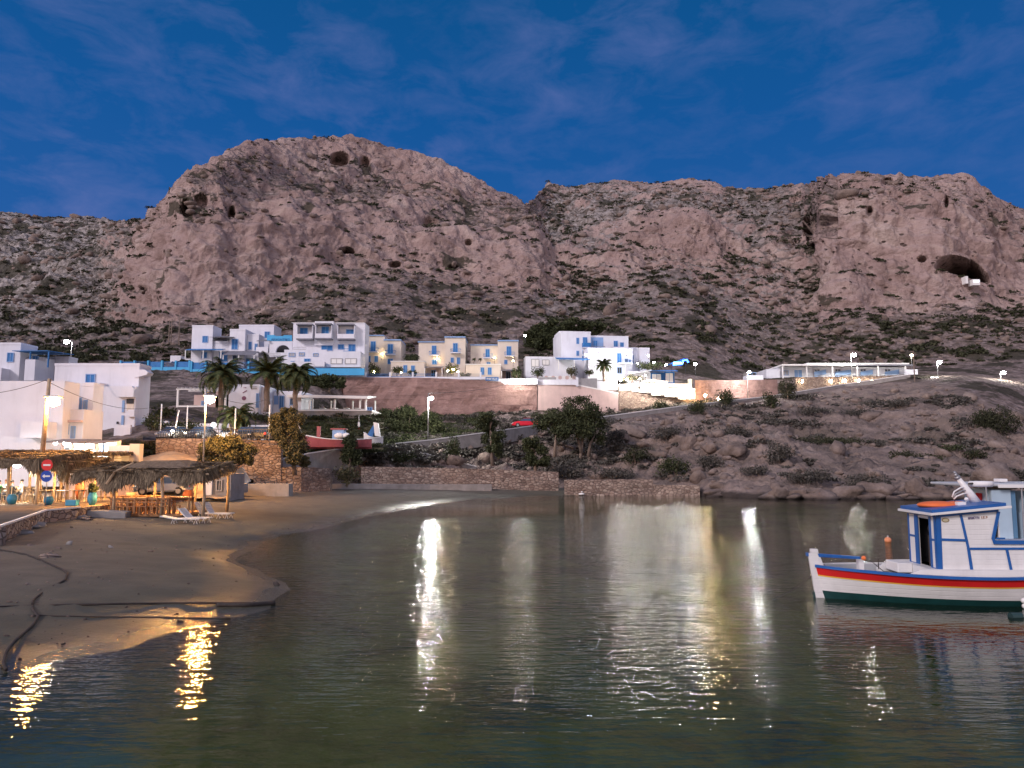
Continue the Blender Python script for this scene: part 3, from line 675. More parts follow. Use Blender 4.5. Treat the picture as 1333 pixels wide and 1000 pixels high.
def tree(px, py, Y, crown, label, lm, trunks, leaf=0.14, nleaf=9000, name='tree', group=None):
    """crown: list of (px,py,rx_px,rz_px) lobes; trunks: list of pixel polylines"""
    p = P(px, py, Y); s = Y / F; t = thing(name, label, 'tree', p, group=group)
    m = MB()
    for tr_ in trunks:
        pl = [P(x, y, Y) - p + Vector((0, k * 0.15 * random.uniform(-1, 1), 0)) for k, (x, y) in enumerate(tr_)]
        pl[0].z -= 0.5
        m.tube(pl, [0.22 * (1 - 0.7 * k / (len(pl) - 1)) * (1.0 if Y < 90 else 1.2) for k in range(len(pl))], 8)
        for k in range(4):       # limbs into the crown
            lx, ly, rx, rz = random.choice(crown)
            q = P(lx + random.uniform(-.5, .5) * rx, ly + random.uniform(-.4, .5) * rz, Y) - p + Vector((0, random.uniform(-1, 1), 0))
            m.tube([pl[-1], (pl[-1] + q) * 0.5 + Vector((0, 0, 0.2)), q], [0.08, 0.05, 0.02], 6)
    m.build('trunk', TRUNK, t, smooth=True)
    tot = sum(rx * rz for _, _, rx, rz in crown); pts = []
    for (lx, ly, rx, rz) in crown:
        c = P(lx, ly, Y) - p + Vector((0, random.uniform(-0.25, 0.25) * rx * s, 0)); n = int(nleaf * rx * rz / tot)
        for q in range(7):
            dv_ = RNG.normal(size=3); dv_ /= np.linalg.norm(dv_); cc_ = np.array(c) + dv_ * np.array([rx, rx, rz]) * s * 0.58
            pts.append(ellip(n // 7, tuple(cc_), rx * s * RNG.uniform(.34, .55), rx * s * 0.45, rz * s * RNG.uniform(.32, .5), .2))
    V_, Q_ = leaf_quads(np.vstack(pts), leaf, 0.0, 0.5); mesh_np('crown', V_, Q_, lm, t)
    return t
def palm(px, py, Y, top_py, rpx, label, group='palm trees by the terrace restaurant', tr=0.28, nf=34, droop=1.0):
    p = P(px, py, Y); s = Y / F; H = (py - top_py) * s; Rr = rpx * s
    t = thing('palm_tree', label, 'palm tree', p, group=group)
    m = MB(); prof = []
    n = 14
    m.tube([(0.05 * math.sin(k * .7), 0, -0.4 + (H + 0.4) * k / n) for k in range(n + 1)], [tr * (1.15 if k < 2 else 1.0 + 0.10 * (k % 2) + (0.35 if k > n - 3 else 0)) for k in range(n + 1)], 10)
    m.build('trunk', TRUNK, t, smooth=True)
    vs = []; fs = []
    for k in range(nf):
        a = k * 2.399; el = R(72 - 95 * (k / nf)); L = Rr * random.uniform(0.85, 1.15)
        d = Vector((math.cos(a), math.sin(a), 0)); q = Vector((0, 0, H)); pv = q.copy(); e = el
        nseg = 9; side = d.cross(Vector((0, 0, 1)))
        for i in range(nseg):
            q = pv + (d * math.cos(e) + Vector((0, 0, 1)) * math.sin(e)) * (L / nseg)
            e -= R(13 * droop) * (0.5 + i / nseg)
            for sd in (-1, 1):
                for jj in range(3):
                    c0 = pv.lerp(q, jj / 3.0); ll = L * 0.26 * math.sin(math.pi * min(1, 0.15 + (i + jj / 3) / nseg * 0.88))
                    tip = c0 + side * sd * ll * 0.75 + d * ll * 0.45 - Vector((0, 0, ll * 0.35))
                    w0 = (q - pv).normalized() * 0.09
                    b0 = len(vs); vs += [tuple(c0 - w0), tuple(c0 + w0), tuple(tip)]; fs.append((b0, b0 + 1, b0 + 2))
            b0 = len(vs); ww = side * 0.035; vs += [tuple(pv - ww), tuple(pv + ww), tuple(q)]; fs.append((b0, b0 + 1, b0 + 2))
            pv = q
    mesh_np('crown', vs, fs, LF_PALM, t)
    return t

# ------------------------------------------------------------------ walls and strips that follow the hill
def strip_wall(name, label, cat, pts, thick, m, cap=None, capm=None, extra=2.0, structure=False, sub=6, rough=0.0, down=None):
    """pts: (px, top_py, bottom_py, Y)"""
    o = P(pts[0][0], pts[0][2], pts[0][3]); t = thing(name, label, cat, o)
    fine = []
    for (a, b_) in zip(pts[:-1], pts[1:]):
        for k in range(sub):
            f = k / sub; fine.append([a[i] * (1 - f) + b_[i] * f for i in range(4)])
    fine.append(list(pts[-1]))
    tops = [P(x, yt, Y) - o for x, yt, yb, Y in fine]; bots = [P(x, yb, Y) - o - Vector((0, 0, extra)) for x, yt, yb, Y in fine]
    vs = []; fs = []
    NZ = 6 if rough else 1
    for i, (a, c) in enumerate(zip(tops, bots)):
        for k in range(NZ + 1):
            q = c.lerp(a, k / NZ); d = rough * float(fbm(np.array([[q.x * 0.35 + 9.1, q.z * 0.9, len(label)]]), 3, 2)[0]) * 1.3 if rough else 0
            vs.append((q.x, q.y - d, q.z))
        for k in range(NZ + 1):
            q = c.lerp(a, k / NZ); vs.append((q.x, q.y + thick, q.z))
    W_ = 2 * (NZ + 1)
    for i in range(len(tops) - 1):
        for k in range(NZ):
            fs.append((i * W_ + k, (i + 1) * W_ + k, (i + 1) * W_ + k + 1, i * W_ + k + 1))
            fs.append((i * W_ + NZ + 1 + k + 1, (i + 1) * W_ + NZ + 1 + k + 1, (i + 1) * W_ + NZ + 1 + k, i * W_ + NZ + 1 + k))
        fs.append((i * W_ + NZ, (i + 1) * W_ + NZ, (i + 1) * W_ + 2 * NZ + 1, i * W_ + 2 * NZ + 1))
    for i in (0, len(tops) - 1):
        f = [i * W_ + k for k in range(NZ + 1)] + [i * W_ + 2 * NZ + 1 - k for k in range(NZ + 1)]
        fs.append(tuple(f if i == 0 else f[::-1]))
    MB().add(vs, fs).build('wall', m, t)
    if cap:
        mb = MB()
        for a, c in zip(tops[:-1], tops[1:]):
            hw = thick + 0.06
            mb.hexa([(a.x, a.y - 0.06 + dy * (hw + 0.06), a.z + dz) if e == 0 else (c.x, c.y - 0.06 + dy * (hw + 0.06), c.z + dz)
                     for dz in (0.003, cap) for dy in (0, 1) for e in (0, 1)])
        mb.build('coping', capm or WHITE2, t)
    return t
strip_wall('retaining_wall', 'long pink rock retaining wall under the cream villas', 'retaining wall',
           [(447, 491, 541, 129), (560, 492, 545, 130), (640, 496, 545, 131.5), (699, 500, 541, 132.5)], 1.5, ROCKWALL, rough=0.35, sub=14)
strip_wall('retaining_wall', 'smooth pink retaining wall sloping down beside the road below the hotel', 'retaining wall',
           [(700, 499, 540, 132.6), (745, 501, 540, 133), (805, 513, 540, 133.5)], 1.2, PINKW, 0.25, WHITE2, sub=8)
strip_wall('retaining_wall', 'pink masonry wall below the floodlit hotel terrace', 'retaining wall',
           [(806, 508, 540, 133.6), (860, 516, 537, 135), (905, 521, 532, 136)], 1.0, STONE, sub=6)
strip_wall('retaining_wall', 'orange-brown stone wall right of the hotel sign', 'retaining wall',
           [(905, 495, 530, 138), (960, 495, 527, 146), (1012, 494, 520, 152)], 0.8, ROCKWALL, rough=0.15, sub=8)
strip_wall('retaining_wall', 'brown stone wall with a row of small wall lamps', 'retaining wall',
           [(1036, 492, 516, 156), (1100, 491, 505, 158), (1193, 490, 497, 160)], 0.6, STONE, 0.1, STONE, sub=6)
strip_wall('road_parapet', 'white-capped parapet climbing from the parked boats to the hotel', 'parapet',
           [(515, 578, 592, 96), (560, 573.5, 586, 99), (640, 562.5, 573, 103.5), (700, 554, 564, 110), (770, 545, 553, 115), (800, 541, 549, 118),
            (900, 527.5, 535, 125), (1000, 516.5, 524, 135), (1100, 500.5, 507, 143), (1185, 488, 494, 141)], 0.35, GREYC, 0.14, WHITE2, extra=0.7, sub=4)
strip_wall('road_parapet', 'low white-capped parapet below the red display boat', 'parapet',
           [(345, 603, 612, 75), (402, 591, 606, 80), (455, 583, 600, 87), (506, 579, 590, 94)], 0.35, GREYC, 0.14, WHITE2, extra=0.9, sub=4)
strip_wall('path_kerb', 'thin white kerb running down from the road parapet to the shore wall', 'kerb',
           [(x_, y_, y_ + 3, hp(x_, y_ + 3, 4, 80).y) for x_, y_ in ((508, 586), (527, 586.5), (545, 589), (562, 593), (580, 598), (600, 603), (620, 608))], 0.25, GREYC, 0.12, WHITE2, extra=0.3, sub=2)
# low walls along the beach
strip_wall('shore_wall', 'grey stone shore wall with an arched niche behind the beach', 'stone wall',
           [(330, 608, 634, 70), (392, 608, 640, 72), (430, 610, 638, 75.5)], 0.7, STONE, extra=0.6, rough=0.1)
strip_wall('shore_wall', 'low concrete block wall in front of the niche wall', 'concrete wall',
           [(294, 630, 640, 64), (376, 630, 646, 65)], 1.2, GREYC, extra=0.6)
strip_wall('shore_wall', 'pinkish stone shore wall left of the rocks', 'stone wall',
           [(470, 607.5, 636, 82), (560, 609, 637, 85), (640, 611, 639, 87), (727, 614.5, 638, 89)], 0.8, STONE, extra=0.7, rough=0.1)
strip_wall('shore_wall', 'low reddish stone wall at the far end of the beach', 'stone wall',
           [(735, 625, 640, 86), (850, 624, 640, 87), (850.5, 631, 640, 87), (911, 632, 641, 86)], 0.8, STONE, extra=0.7, rough=0.08)
strip_wall('harbour_ledge', 'flat concrete ledge along the foot of the shore wall', 'ledge',
           [(430, 630, 640, 78), (560, 631, 638, 83.5), (640, 631, 638, 85)], 1.2, GREYC, extra=0.5, rough=0.05)
strip_wall('parking_wall', 'warm-lit rubble wall holding up the car park', 'stone wall',
           [(203, 571, 602, 68.6), (290, 571, 603, 69.5), (366, 574, 604, 71)], 0.7, STONE, extra=1.5, rough=0.06)

# road surface on the bench
ROADM = mat('road_asphalt', (0.085, 0.078, 0.075), 0.9, 0.2, 1.0, 0.3, 8)
sel = np.where((U > 505) & (U < 1200))[0][::4]
ia = int(np.argmin(np.abs(vv - 2.0))); ib = int(np.argmin(np.abs(vv - 3.0)))
vs = []; fs = []
for k, j in enumerate(sel):
    a, c = V2[ia, j], V2[ib, j]; vs += [(a[0], a[1] + 0.4, a[2] + 0.25), (c[0], c[1] - 0.3, c[2] + 0.25)]
    if k: fs.append((2 * k - 2, 2 * k, 2 * k + 1, 2 * k - 1))
tag(mesh_np('hill_road', vs, fs, ROADM), kind='structure')

# ------------------------------------------------------------------ lamps
def lamp_globe(mb, c, r, sub=1): mb.ball(c, r, sub)
def street_lamp(px, py_base, px_l, py_l, Y, label, em, r=0.2, arm=True, wood=False, group='street lamps', pole_top=None, h=None):
    b0 = P(px, py_base, Y); l = P(px_l, py_l, Y) - b0
    t = thing('street_lamp', label, 'street lamp', b0, group=group)
    top = l.z + (0.25 if pole_top is None else (P(px, pole_top, Y) - b0).z - l.z)
    lean = l.x * 0.25 if wood else 0
    m = MB(); m.tube([(0, 0, -0.8), (lean * 0.5, 0, top * 0.5), (lean, 0, top)], [0.17, 0.14, 0.11] if wood else [0.08, 0.07, 0.05], 8)
    m.build('pole', WOODP if wood else METAL, t, smooth=True)
    m = MB(); m.tube([(lean, 0, l.z + 0.12), (l.x * 0.6, -0.2, l.z + 0.3), (l.x, -0.3, l.z + r + 0.05)], 0.035, 6); m.build('arm', METAL, t)
    m = MB(); m.box(l.x - r * 1.3, l.x + r * 1.3, -0.3 - r, -0.3 + r, l.z + r * 0.8, l.z + r * 0.8 + 0.12); hd = m.build('lamp_housing', METAL, t, bevel=0.03)
    m = MB(); m.ball((l.x, -0.3, l.z), r, 1, (1.2, 1.0, 0.85)); m.build('bulb', em, t, smooth=True)
    return t
street_lamp(54, 600, 73, 524, 50, 'amber street lamp on the leaning timber pole left of the straw roofs', E_SOD, 0.38, wood=True, pole_top=493)
street_lamp(264.5, 604, 275, 521, 61, 'amber street lamp glowing in front of the palms above the car park wall', E_SOD2, 0.36, pole_top=506)
street_lamp(92, 474, 88, 446, 106, 'white street lamp on the white house roof at left', E_WHITE, 0.30)
street_lamp(557, 572, 562, 519, 100, 'white street lamp beside the road parapet in front of the pink rock wall', E_HOT, 0.22, pole_top=512)
street_lamp(1109, 492, 1111, 463, 158, 'white street lamp standing in front of the long low white building', E_WHITE, 0.40)
street_lamp(974, 524, 975, 485, 142, 'white street lamp left of the long low building, by the round bush', E_HOT, 0.22)
street_lamp(1221, 492, 1222, 472, 150, 'brightest white street lamp right of the long low building', E_WHITE, 0.36)
street_lamp(1303, 500, 1305, 486, 150, 'farthest right white street lamp alone on the hillside', E_WHITE, 0.38)
street_lamp(1187, 480, 1186, 463, 170, 'slim double-headed lamp at the right end of the long low building', E_SOFT, 0.3)

def globe_light(px, py, Y, r, em, label, group, post=0.6):
    p = P(px, py, Y); t = thing('garden_lamp', label, 'garden lamp', (p.x, p.y, p.z - post), group=group)
    MB().tube([(0, 0, -0.3), (0, 0, post - r * 0.6)], 0.04, 6).build('post', BLACKM, t)
    m = MB(); m.ball((0, 0, post), r, 1); m.build('globe', em, t, smooth=True)
    return t

# ------------------------------------------------------------------ buildings
ORD = ['first', 'second', 'third', 'fourth', 'fifth', 'sixth', 'seventh', 'eighth', 'ninth', 'tenth', 'eleventh', 'twelfth', 'thirteenth', 'fourteenth', 'fifteenth', 'sixteenth', 'seventeenth', 'eighteenth', 'nineteenth', 'twentieth', 'twenty-first', 'twenty-second', 'twenty-third', 'twenty-fourth', 'twenty-fifth', 'twenty-sixth']
class Bld:
    def __init__(s, name, label, px, py, Y, cat='building', rz=0.0, group=None):
        s.o = P(px, py, Y); s.Y = Y; s.c = math.cos(rz)
        s.e = thing(name, label, cat, s.o, rz, group)
    def x(s, px, py=470): return (P(px, py, s.Y).x - s.o.x) / s.c
    def z(s, py): return P(666, py, s.Y).z - s.o.z
    def box(s, name, x0, x1, t, b, y0, y1, m, parent=None, bevel=0):
        mb = MB(); mb.box(s.x(x0, b), s.x(x1, b), y0, y1, s.z(b), s.z(t)); return mb.build(name, m, parent or s.e, bevel=bevel)
    def wall(s, x0, x1, t, b, y0=0, y1=8, m=None, cap=True, down=1.5, name='wall'):
        mb = MB(); mb.box(s.x(x0, b), s.x(x1, b), y0, y1, s.z(b) - down, s.z(t)); w = mb.build(name, m or WHITE, s.e)
        if cap:
            X0, X1, Z = s.x(x0, b), s.x(x1, b), s.z(t); mb = MB(); q = 0.25
            mb.box(X0 - 0.04, X1 + 0.04, y0 - 0.04, y0 + q, Z + 0.003, Z + 0.3); mb.box(X0 - 0.04, X0 + q, y0 + q + .003, y1, Z + 0.003, Z + 0.3); mb.box(X1 - q, X1 + 0.04, y0 + q + .003, y1, Z + 0.003, Z + 0.3)
            mb.build('parapet', (m or WHITE), s.e)
        return w
    def win(s, x0, x1, t, b, y=0, m=None, name='window', fr=None, fw=0.09):
        X0, X1, Z0, Z1 = s.x(x0, b), s.x(x1, b), s.z(b), s.z(t)
        mb = MB(); mb.box(X0, X1, y - 0.05, y + 0.1, Z0, Z1)
        w = mb.build(name, m or SHUT, s.e)
        mb = MB(); e = fw
        mb.box(X0 - e, X0, y - 0.11, y + 0.1, Z0 - e, Z1 + e); mb.box(X1, X1 + e, y - 0.11, y + 0.1, Z0 - e, Z1 + e)
        mb.box(X0, X1, y - 0.11, y + 0.1, Z1, Z1 + e); mb.box(X0, X1, y - 0.11, y + 0.1, Z0 - e, Z0)
        xm = (X0 + X1) / 2; mb.box(xm - 0.03, xm + 0.03, y - 0.08, y - 0.052, Z0, Z1)
        mb.build('frame', fr or LILAC, w); return w
    def side_win(s, side_px, y0, y1, t, b, m=None, name='window', left=False):
        X = s.x(side_px, b); mb = MB()
        mb.box(X - (0.05 if left else 0.1), X + (0.1 if left else 0.05), y0, y1, s.z(b), s.z(t)); w = mb.build(name, m or SHUT, s.e)
        mb = MB(); sx = (-0.1, 0.0) if left else (0.0, 0.1)
        mb.box(X + sx[0], X + sx[1], y0 - .08, y0, s.z(b) - .08, s.z(t) + .08); mb.box(X + sx[0], X + sx[1], y1, y1 + .08, s.z(b) - .08, s.z(t) + .08); mb.box(X + sx[0], X + sx[1], y0, y1, s.z(t), s.z(t) + .08); mb.box(X + sx[0], X + sx[1], y0, y1, s.z(b) - .08, s.z(b))
        mb.build('frame', LILAC, w); return w
    def door(s, x0, x1, t, b, y=0, m=None): return s.win(x0, x1, t, b, y, m or SHUT, 'door')
    def rail(s, x0, x1, t, b, y, m=None, solid=False, name='railing', ends=True, depth=1.2):
        X0, X1, Z0, Z1 = s.x(x0, b), s.x(x1, b), s.z(b), s.z(t); mb = MB()
        if solid:
            mb.box(X0, X1, y, y + 0.12, Z0, Z1)
            if ends: mb.box(X0, X0 + 0.12, y + .123, y + depth, Z0, Z1); mb.box(X1 - 0.12, X1, y + .123, y + depth, Z0, Z1)
        else:
            mb.box(X0, X1, y, y + 0.06, Z1 - 0.06, Z1); mb.box(X0, X1, y, y + 0.06, Z0, Z0 + 0.06)
            n = max(2, int((X1 - X0) / 0.22))
            for k in range(n + 1):
                xx = X0 + (X1 - X0) * k / n; mb.box(xx - 0.02, xx + 0.02, y + 0.01, y + 0.05, Z0 + .061, Z1 - .061)
            if ends:
                for X in (X0, X1): mb.box(X - .03, X + .03, y + .065, y + depth, Z1 - 0.06, Z1)
        return mb.build(name, m or (WHITE if solid else SHUT), s.e)
    def balcony(s, x0, x1, rt, b, y=-1.2, m=None, solid=False):
        s.box('balcony_slab', x0, x1, b, b + 1.0, y, -0.003, WHITE)
        s.rail(x0, x1, rt, b, y, m, solid, depth=-y - .01)
    def awning(s, x0, x1, t, b, y0=-2.2, y1=0, m=None, posts=True, base=None):
        X0, X1, Z1, Z0 = s.x(x0, t), s.x(x1, t), s.z(t), s.z(b); mb = MB()
        mb.hexa([(X0, y0, Z0 - .08), (X1, y0, Z0 - .08), (X0, y1, Z1 - .08), (X1, y1, Z1 - .08), (X0, y0, Z0), (X1, y0, Z0), (X0, y1, Z1), (X1, y1, Z1)])
        mb.build('awning', m or SLATE, s.e)
        if base is not None:
            n = max(2, int((X1 - X0) / 2.5) + 1)
            for k in range(n):
                xx = X0 + 0.1 + (X1 - X0 - 0.2) * k / (n - 1); mb = MB(); mb.box(xx - .07, xx + .07, y0 + .05, y0 + .19, s.z(base), Z0 - .083); mb.build('post', WHITE2, s.e)
    def text(s, txt, x0, x1, t, b, y, m, bold=0.0):
        cu = bpy.data.curves.new('txt', 'FONT'); cu.body = txt; cu.size = 1; cu.extrude = 0.02; cu.offset = bold
        tmp = bpy.data.objects.new('txt', cu); COL.objects.link(tmp); dg = bpy.context.evaluated_depsgraph_get()
        me = bpy.data.meshes.new_from_object(tmp.evaluated_get(dg)); bpy.data.objects.remove(tmp)
        co = np.array([v.co[:] for v in me.vertices]); mn, mx = co.min(0), co.max(0)
        X0, X1, Z0, Z1 = s.x(x0, b), s.x(x1, b), s.z(b), s.z(t)
        for v in me.vertices:
            a = (v.co.x - mn[0]) / (mx[0] - mn[0]); c = (v.co.y - mn[1]) / (mx[1] - mn[1]); d = v.co.z
            v.co = (X0 + a * (X1 - X0), y - 0.02 - d, Z0 + c * (Z1 - Z0))
        me.materials.clear(); me.materials.append(m)
        o = bpy.data.objects.new('lettering', me); COL.objects.link(o); o.parent = s.e; return o
#@@BUILDINGS
# ---- hotel with the blue trim, upper left (three blocks round an arch)
b = Bld('hotel_building', 'white stepped house with blue shutters left of the arch on the upper terrace', 247.7, 470, 133)
b.wall(247.7, 275, 425.5, 482, 0, 4)
b.wall(275.3, 297, 447, 482, 0.4, 6.6, cap=False)
b.wall(297.3, 317.5, 430.5, 482, 0, 5.5)
b.wall(287, 335.5, 414, 470, 8.4, 13, down=0)
b.wall(318, 333, 436, 482, 1.0, 4)
b.wall(333.3, 349.8, 452, 482, 1.4, 7, cap=False)
b.win(264, 270, 438, 445.5); b.win(263, 269, 459, 466); b.door(285, 294.5, 459, 470, 0.4)
b.box('balcony_recess', 275.8, 296.8, 434, 447, 3.4, 6.4, WHITE); b.door(281.5, 285.5, 440, 447.2, 3.4, DARK); b.door(302, 309, 442, 454.5, 0)
b.rail(275.4, 297, 443.4, 446.8, 0.41, WHITE, solid=True)
b.awning(277.5, 305, 434, 440.5, -1.6, 3.3, SLATE, base=None)
b.win(325, 331, 422, 430, 8.4); b.win(300, 303.5, 433, 436.5, 8.0, DARK)
b.win(321.5, 324.5, 444.5, 453.5, 1.0); b.win(329.5, 332, 447, 454.5, 1.0)
b.side_win(335.5, 10.0, 12.5, 424, 433); b.side_win(275, 2, 4.5, 440, 446)
b.awning(247, 294, 454.2, 457.5, -2.0, -0.01, SHUT, base=469)
b.awning(296, 337, 457, 464, -2.2, -0.02, SLATE, base=470)
b.win(303.5, 308, 463.5, 470, 0, DARK); b.door(318.5, 322, 466, 474, 1.0); b.door(325, 329, 466, 474, 1.0)
b.awning(335.5, 352, 440.5, 444.5, -0.6, 1.3, SLATE); b.door(347, 349.6, 447.5, 456, 1.4, DARK); b.rail(333.5, 349, 452, 459, -0.2, WHITE, solid=True)
b.win(337, 344, 444, 450.5, 8.0, DARK)
b.wall(211, 225, 460, 478, 3, 7, cap=False); b.win(230, 233, 464.5, 469, 5.5, DARK); b.wall(225.3, 236, 463.5, 478, 3.6, 7, cap=False); b.door(236.5, 241, 463, 471, 5.4); b.wall(236.3, 247, 464, 478, 5.4, 8, cap=False)
b = Bld('arch_gatehouse', 'white gatehouse with a dark round arch and sky blue lettered parapet', 350, 475, 133)
# wall with a true arch opening
x0, x1, zt, zb = b.x(350), b.x(380), b.z(444.3), b.z(475) - 1.5
cx_, cz_, rr = b.x(367.7), b.z(458.5), b.x(377) - b.x(367.7)
arc = [(cx_ + rr * math.cos(a), cz_ + rr * math.sin(a)) for a in [math.pi * k / 12 for k in range(13)]]
zl = b.z(459)
m = MB(); m.prism([(x0, zb), (x1, zb), (x1, zl)] + [(arc[0][0], zl)] + [(arc[12][0], zl)] + [(x0, zl)], 0, 0.4)
m.prism([(x1, zl + .003), (x1, zt)] + [(cx_, zt)] + [(cx_, cz_ + rr)] + arc[1:6][::-1] + [(arc[0][0], zl + .003)], 0, 0.4)
m.prism([(cx_ - .002, zt), (x0, zt), (x0, zl + .003), (arc[12][0], zl + .003)] + arc[7:12][::-1] + [(cx_ - .002, cz_ + rr)], 0, 0.4); m.build('wall', WHITE, b.e)
b.box('passage_shade', 352, 379, 445, 472, 3.5, 3.8, DARK); b.wall(346.5, 380, 450, 475, 4.0, 8, cap=False)  # near-black sheet stands in for the shade inside the arch
b.box('parapet', 347.5, 380, 437.5, 444.1, -0.05, 0.15, SKYB); b.box('parapet_block', 347.5, 358, 436.2, 437.4, -0.05, 0.15, SKYB); b.box('parapet_block', 369, 380, 436.4, 437.4, -0.05, 0.15, SKYB)
b.text('ΑΡΧΟΝΤΙΚΟ', 353, 377.5, 440.8, 443.6, -0.06, BLUE, 0.01)
b.awning(341, 366, 464.6, 467, -2.4, -0.03, SLATE, base=474)
b.rail(352, 366, 460.5, 464, -0.6, METAL, ends=False)
b = Bld('hotel_building', 'three-storey white apartment block with three columns of blue shuttered windows', 380, 478, 132)
b.wall(380, 474, 420.3, 484, 0, 4, cap=False); b.wall(410, 434.5, 419, 450, -0.5, -0.004, down=0, cap=False)
b.box('roof_edge', 379.6, 409.8, 419.8, 420.2, -0.1, 4, WHITE2); b.box('roof_edge', 434.8, 474.4, 420.4, 420.25 - 0.3, -0.1, 4, WHITE2)
for (a, c, yy) in ((388.5, 409, 0), (413.5, 434.5, -0.5), (441, 463, 0)):
    b.box('canopy', a, c, 423.2, 425, -1.4 + yy, yy - .004, SLATE)
    b.box('side_fin', a, a + .7, 425.2, 442, -1.2 + yy, yy - .004, WHITE); b.box('side_fin', c - .7, c, 425.2, 442, -1.2 + yy, yy - .004, WHITE)
    b.box('balcony_slab', a, c, 442.3, 443.8, -1.4 + yy, yy - .004, SLATE); b.rail(a, c, 436.5, 442.2, -1.38 + yy, WHITE, solid=True)
b.win(391, 400, 427.5, 438.5); b.win(420, 428.5, 426.5, 437.5, -0.5); b.win(451, 460, 429.5, 440)
b.win(419, 432.5, 447, 456); b.win(440.5, 447.5, 449, 454.5); b.win(454, 462, 449, 458.5)
b.box('terrace_front', 376, 430, 458.5, 481, -3.0, -0.005, WHITE); b.box('terrace_front', 430.3, 474, 461, 481, -3.3, -0.005, WHITE)
b.win(383, 390, 463, 467, -3.0, METAL); b.win(396, 402, 462.5, 466, -3.0, METAL); b.win(414, 419.5, 463.5, 466.5, -3.0, METAL)
for a in (437, 455): b.win(a, a + 13.5, 470.5, 476.3, -3.3, WHITE2, fr=METAL)
b.door(402.5, 409, 470.5, 480, -3.0); b.rail(388, 404, 455, 458.3, -2.9, METAL, ends=False); b.rail(452, 466, 457, 460.8, -3.2, SHUT, ends=False)
b.win(385.5, 389, 473.5, 480, -3.0); b.rail(376, 430, 475, 480.5, -4.2, WHITE, solid=True, depth=1.1)
for (l, a) in (('blue railed garden wall below the stepped house', (155, 247, 470, 130)), ('blue railed garden wall below the arch and apartment block', (247.5, 380, 471, 129))):
    x0, x1, t, Y = a; w = Bld('garden_wall', 'sky ' + l, x0, 486, Y, 'garden wall')
    w.box('wall', x0, x1, 480.5 if x0 > 200 else 478, 488, 0, 0.4, SKYB)
    n = int((x1 - x0) / 22) + 1
    for k in range(n + 1):
        xx = x0 + (x1 - x0 - 2.2) * k / n; w.box('pier', xx, xx + 2.2, t - 0.5, 488.3, -0.1, 0.5, SKYB)
        if k < n: w.rail(xx + 2.3, xx + (x1 - x0 - 2.2) / n - 0.1, t + 0.8, 480.2 if x0 > 200 else 477.7, 0.15, SHUT, solid=(k % 2 == 0), ends=False, name='railing_panel')
w = Bld('garden_wall', 'plain sky blue wall under the terrace of the apartment block', 380.5, 488, 128, 'garden wall')
w.box('wall', 380.5, 474, 479.5, 488.5, 0, 0.4, SKYB); w.rail(380.8, 430, 474.5, 479.2, 0.1, SHUT, ends=False)

# ---- cream villas
def villa(px, bl, t1, x1, t2, x2, Y, label, wins, gl, y2=-1.5, rz=0.0):
    b = Bld('villa', label, px, bl, Y, 'villa', rz, 'cream villas')
    b.wall(px, x1, t1, bl, 0, 5, CREAM, cap=False); b.wall(x1 + .1, x2, t2, bl, y2, 5.5, CREAM, cap=False)
    b.box('cornice', px - .5, x1 - .1, t1 - 1.2, t1 - .05, -0.25, 5.1, LILAC); b.box('cornice', x1 + 0.0, x2 + .6, t2 - 1.6, t2 - .05, y2 - 0.25, 5.7, LILAC)
    b.box('chimney', x1 - 5, x1 - 3, t1 - 4.5, t1 - 1.25, 3, 3.8, WHITE)
    for (k, a, c, t, d, y) in wins:
        if k == 'd': b.door(a, c, t, d, y); b.balcony(a - 3, c + 4.5, d - 4.3, d + .2, y - 1.2, SHUT)
        else: b.win(a, c, t, d, y)
    return b
villa(474.5, 490, 437.5, 500, 444, 522, 140, 'cream villa attached to the right side of the white apartment block',
      [('d', 483, 488.5, 445, 458.5, 0), ('w', 478.5, 482, 464, 471, 0), ('w', 488, 491.5, 464, 471, 0), ('d', 505.5, 511.5, 449, 462, -0.4), ('w', 505.5, 511.5, 468, 474, -0.4)], None, -0.4)
villa(544.5, 488, 446, 579.5, 441.5, 606, 140, 'middle cream villa with two blue balconies and a pale blue roof line',
      [('d', 562.5, 567.5, 450.5, 462.5, 0), ('w', 563, 568, 469, 474, 0), ('d', 591, 596, 449, 461, -1.5), ('w', 588, 591, 467.5, 473, -1.5), ('w', 596, 599, 467.5, 475, -1.5)], None)
villa(612.5, 488, 450, 648, 446.2, 674.5, 141, 'right-hand cream villa with two blue balconies and two potted palms',
      [('d', 632.5, 637, 455, 466, 0), ('w', 634, 638, 472, 475, 0), ('d', 660, 665, 453, 465, -1.5), ('w', 657, 660, 470.5, 475, -1.5)], None)
def annex(px, x1, x2, t, bl, Y, label, wins, g):
    b = Bld('annex', label, px, bl, Y, 'annex', 0, g)
    b.wall(px, x1, t, bl, 0, 6, CREAM, cap=False, name='wall'); b.box('cornice', px - .3, x1 + .3, t - 1, t - .05, -.15, 6.1, WHITE2)
    b.wall(x1 + .1, x2, t + 5, bl, 3.0, 6, PINKW, cap=False); b.awning(x1 + .2, x2 + 1.5, t + 3.5, t + 7.5, -0.5, 3.0, SLATE, base=bl)
    for a, c, tt, d in wins: b.win(a, c, tt, d, 0)
    b.door(x1 + 7, x1 + 12, bl - 11, bl - 1, 3.0, DARK)
annex(508.5, 552.5, 575, 471, 491, 135.5, 'low cream annex in front of the middle cream villa, with a porch', [(525.5, 529.5, 476, 485), (535.5, 539.5, 476.5, 485)], 'low cream annexes')
annex(606, 652, 673, 475, 493, 136, 'low cream annex in front of the right-hand villa, above the blue sign', [(626, 629.8, 479, 487.5), (635.5, 639.5, 479, 487.5)], 'low cream annexes')
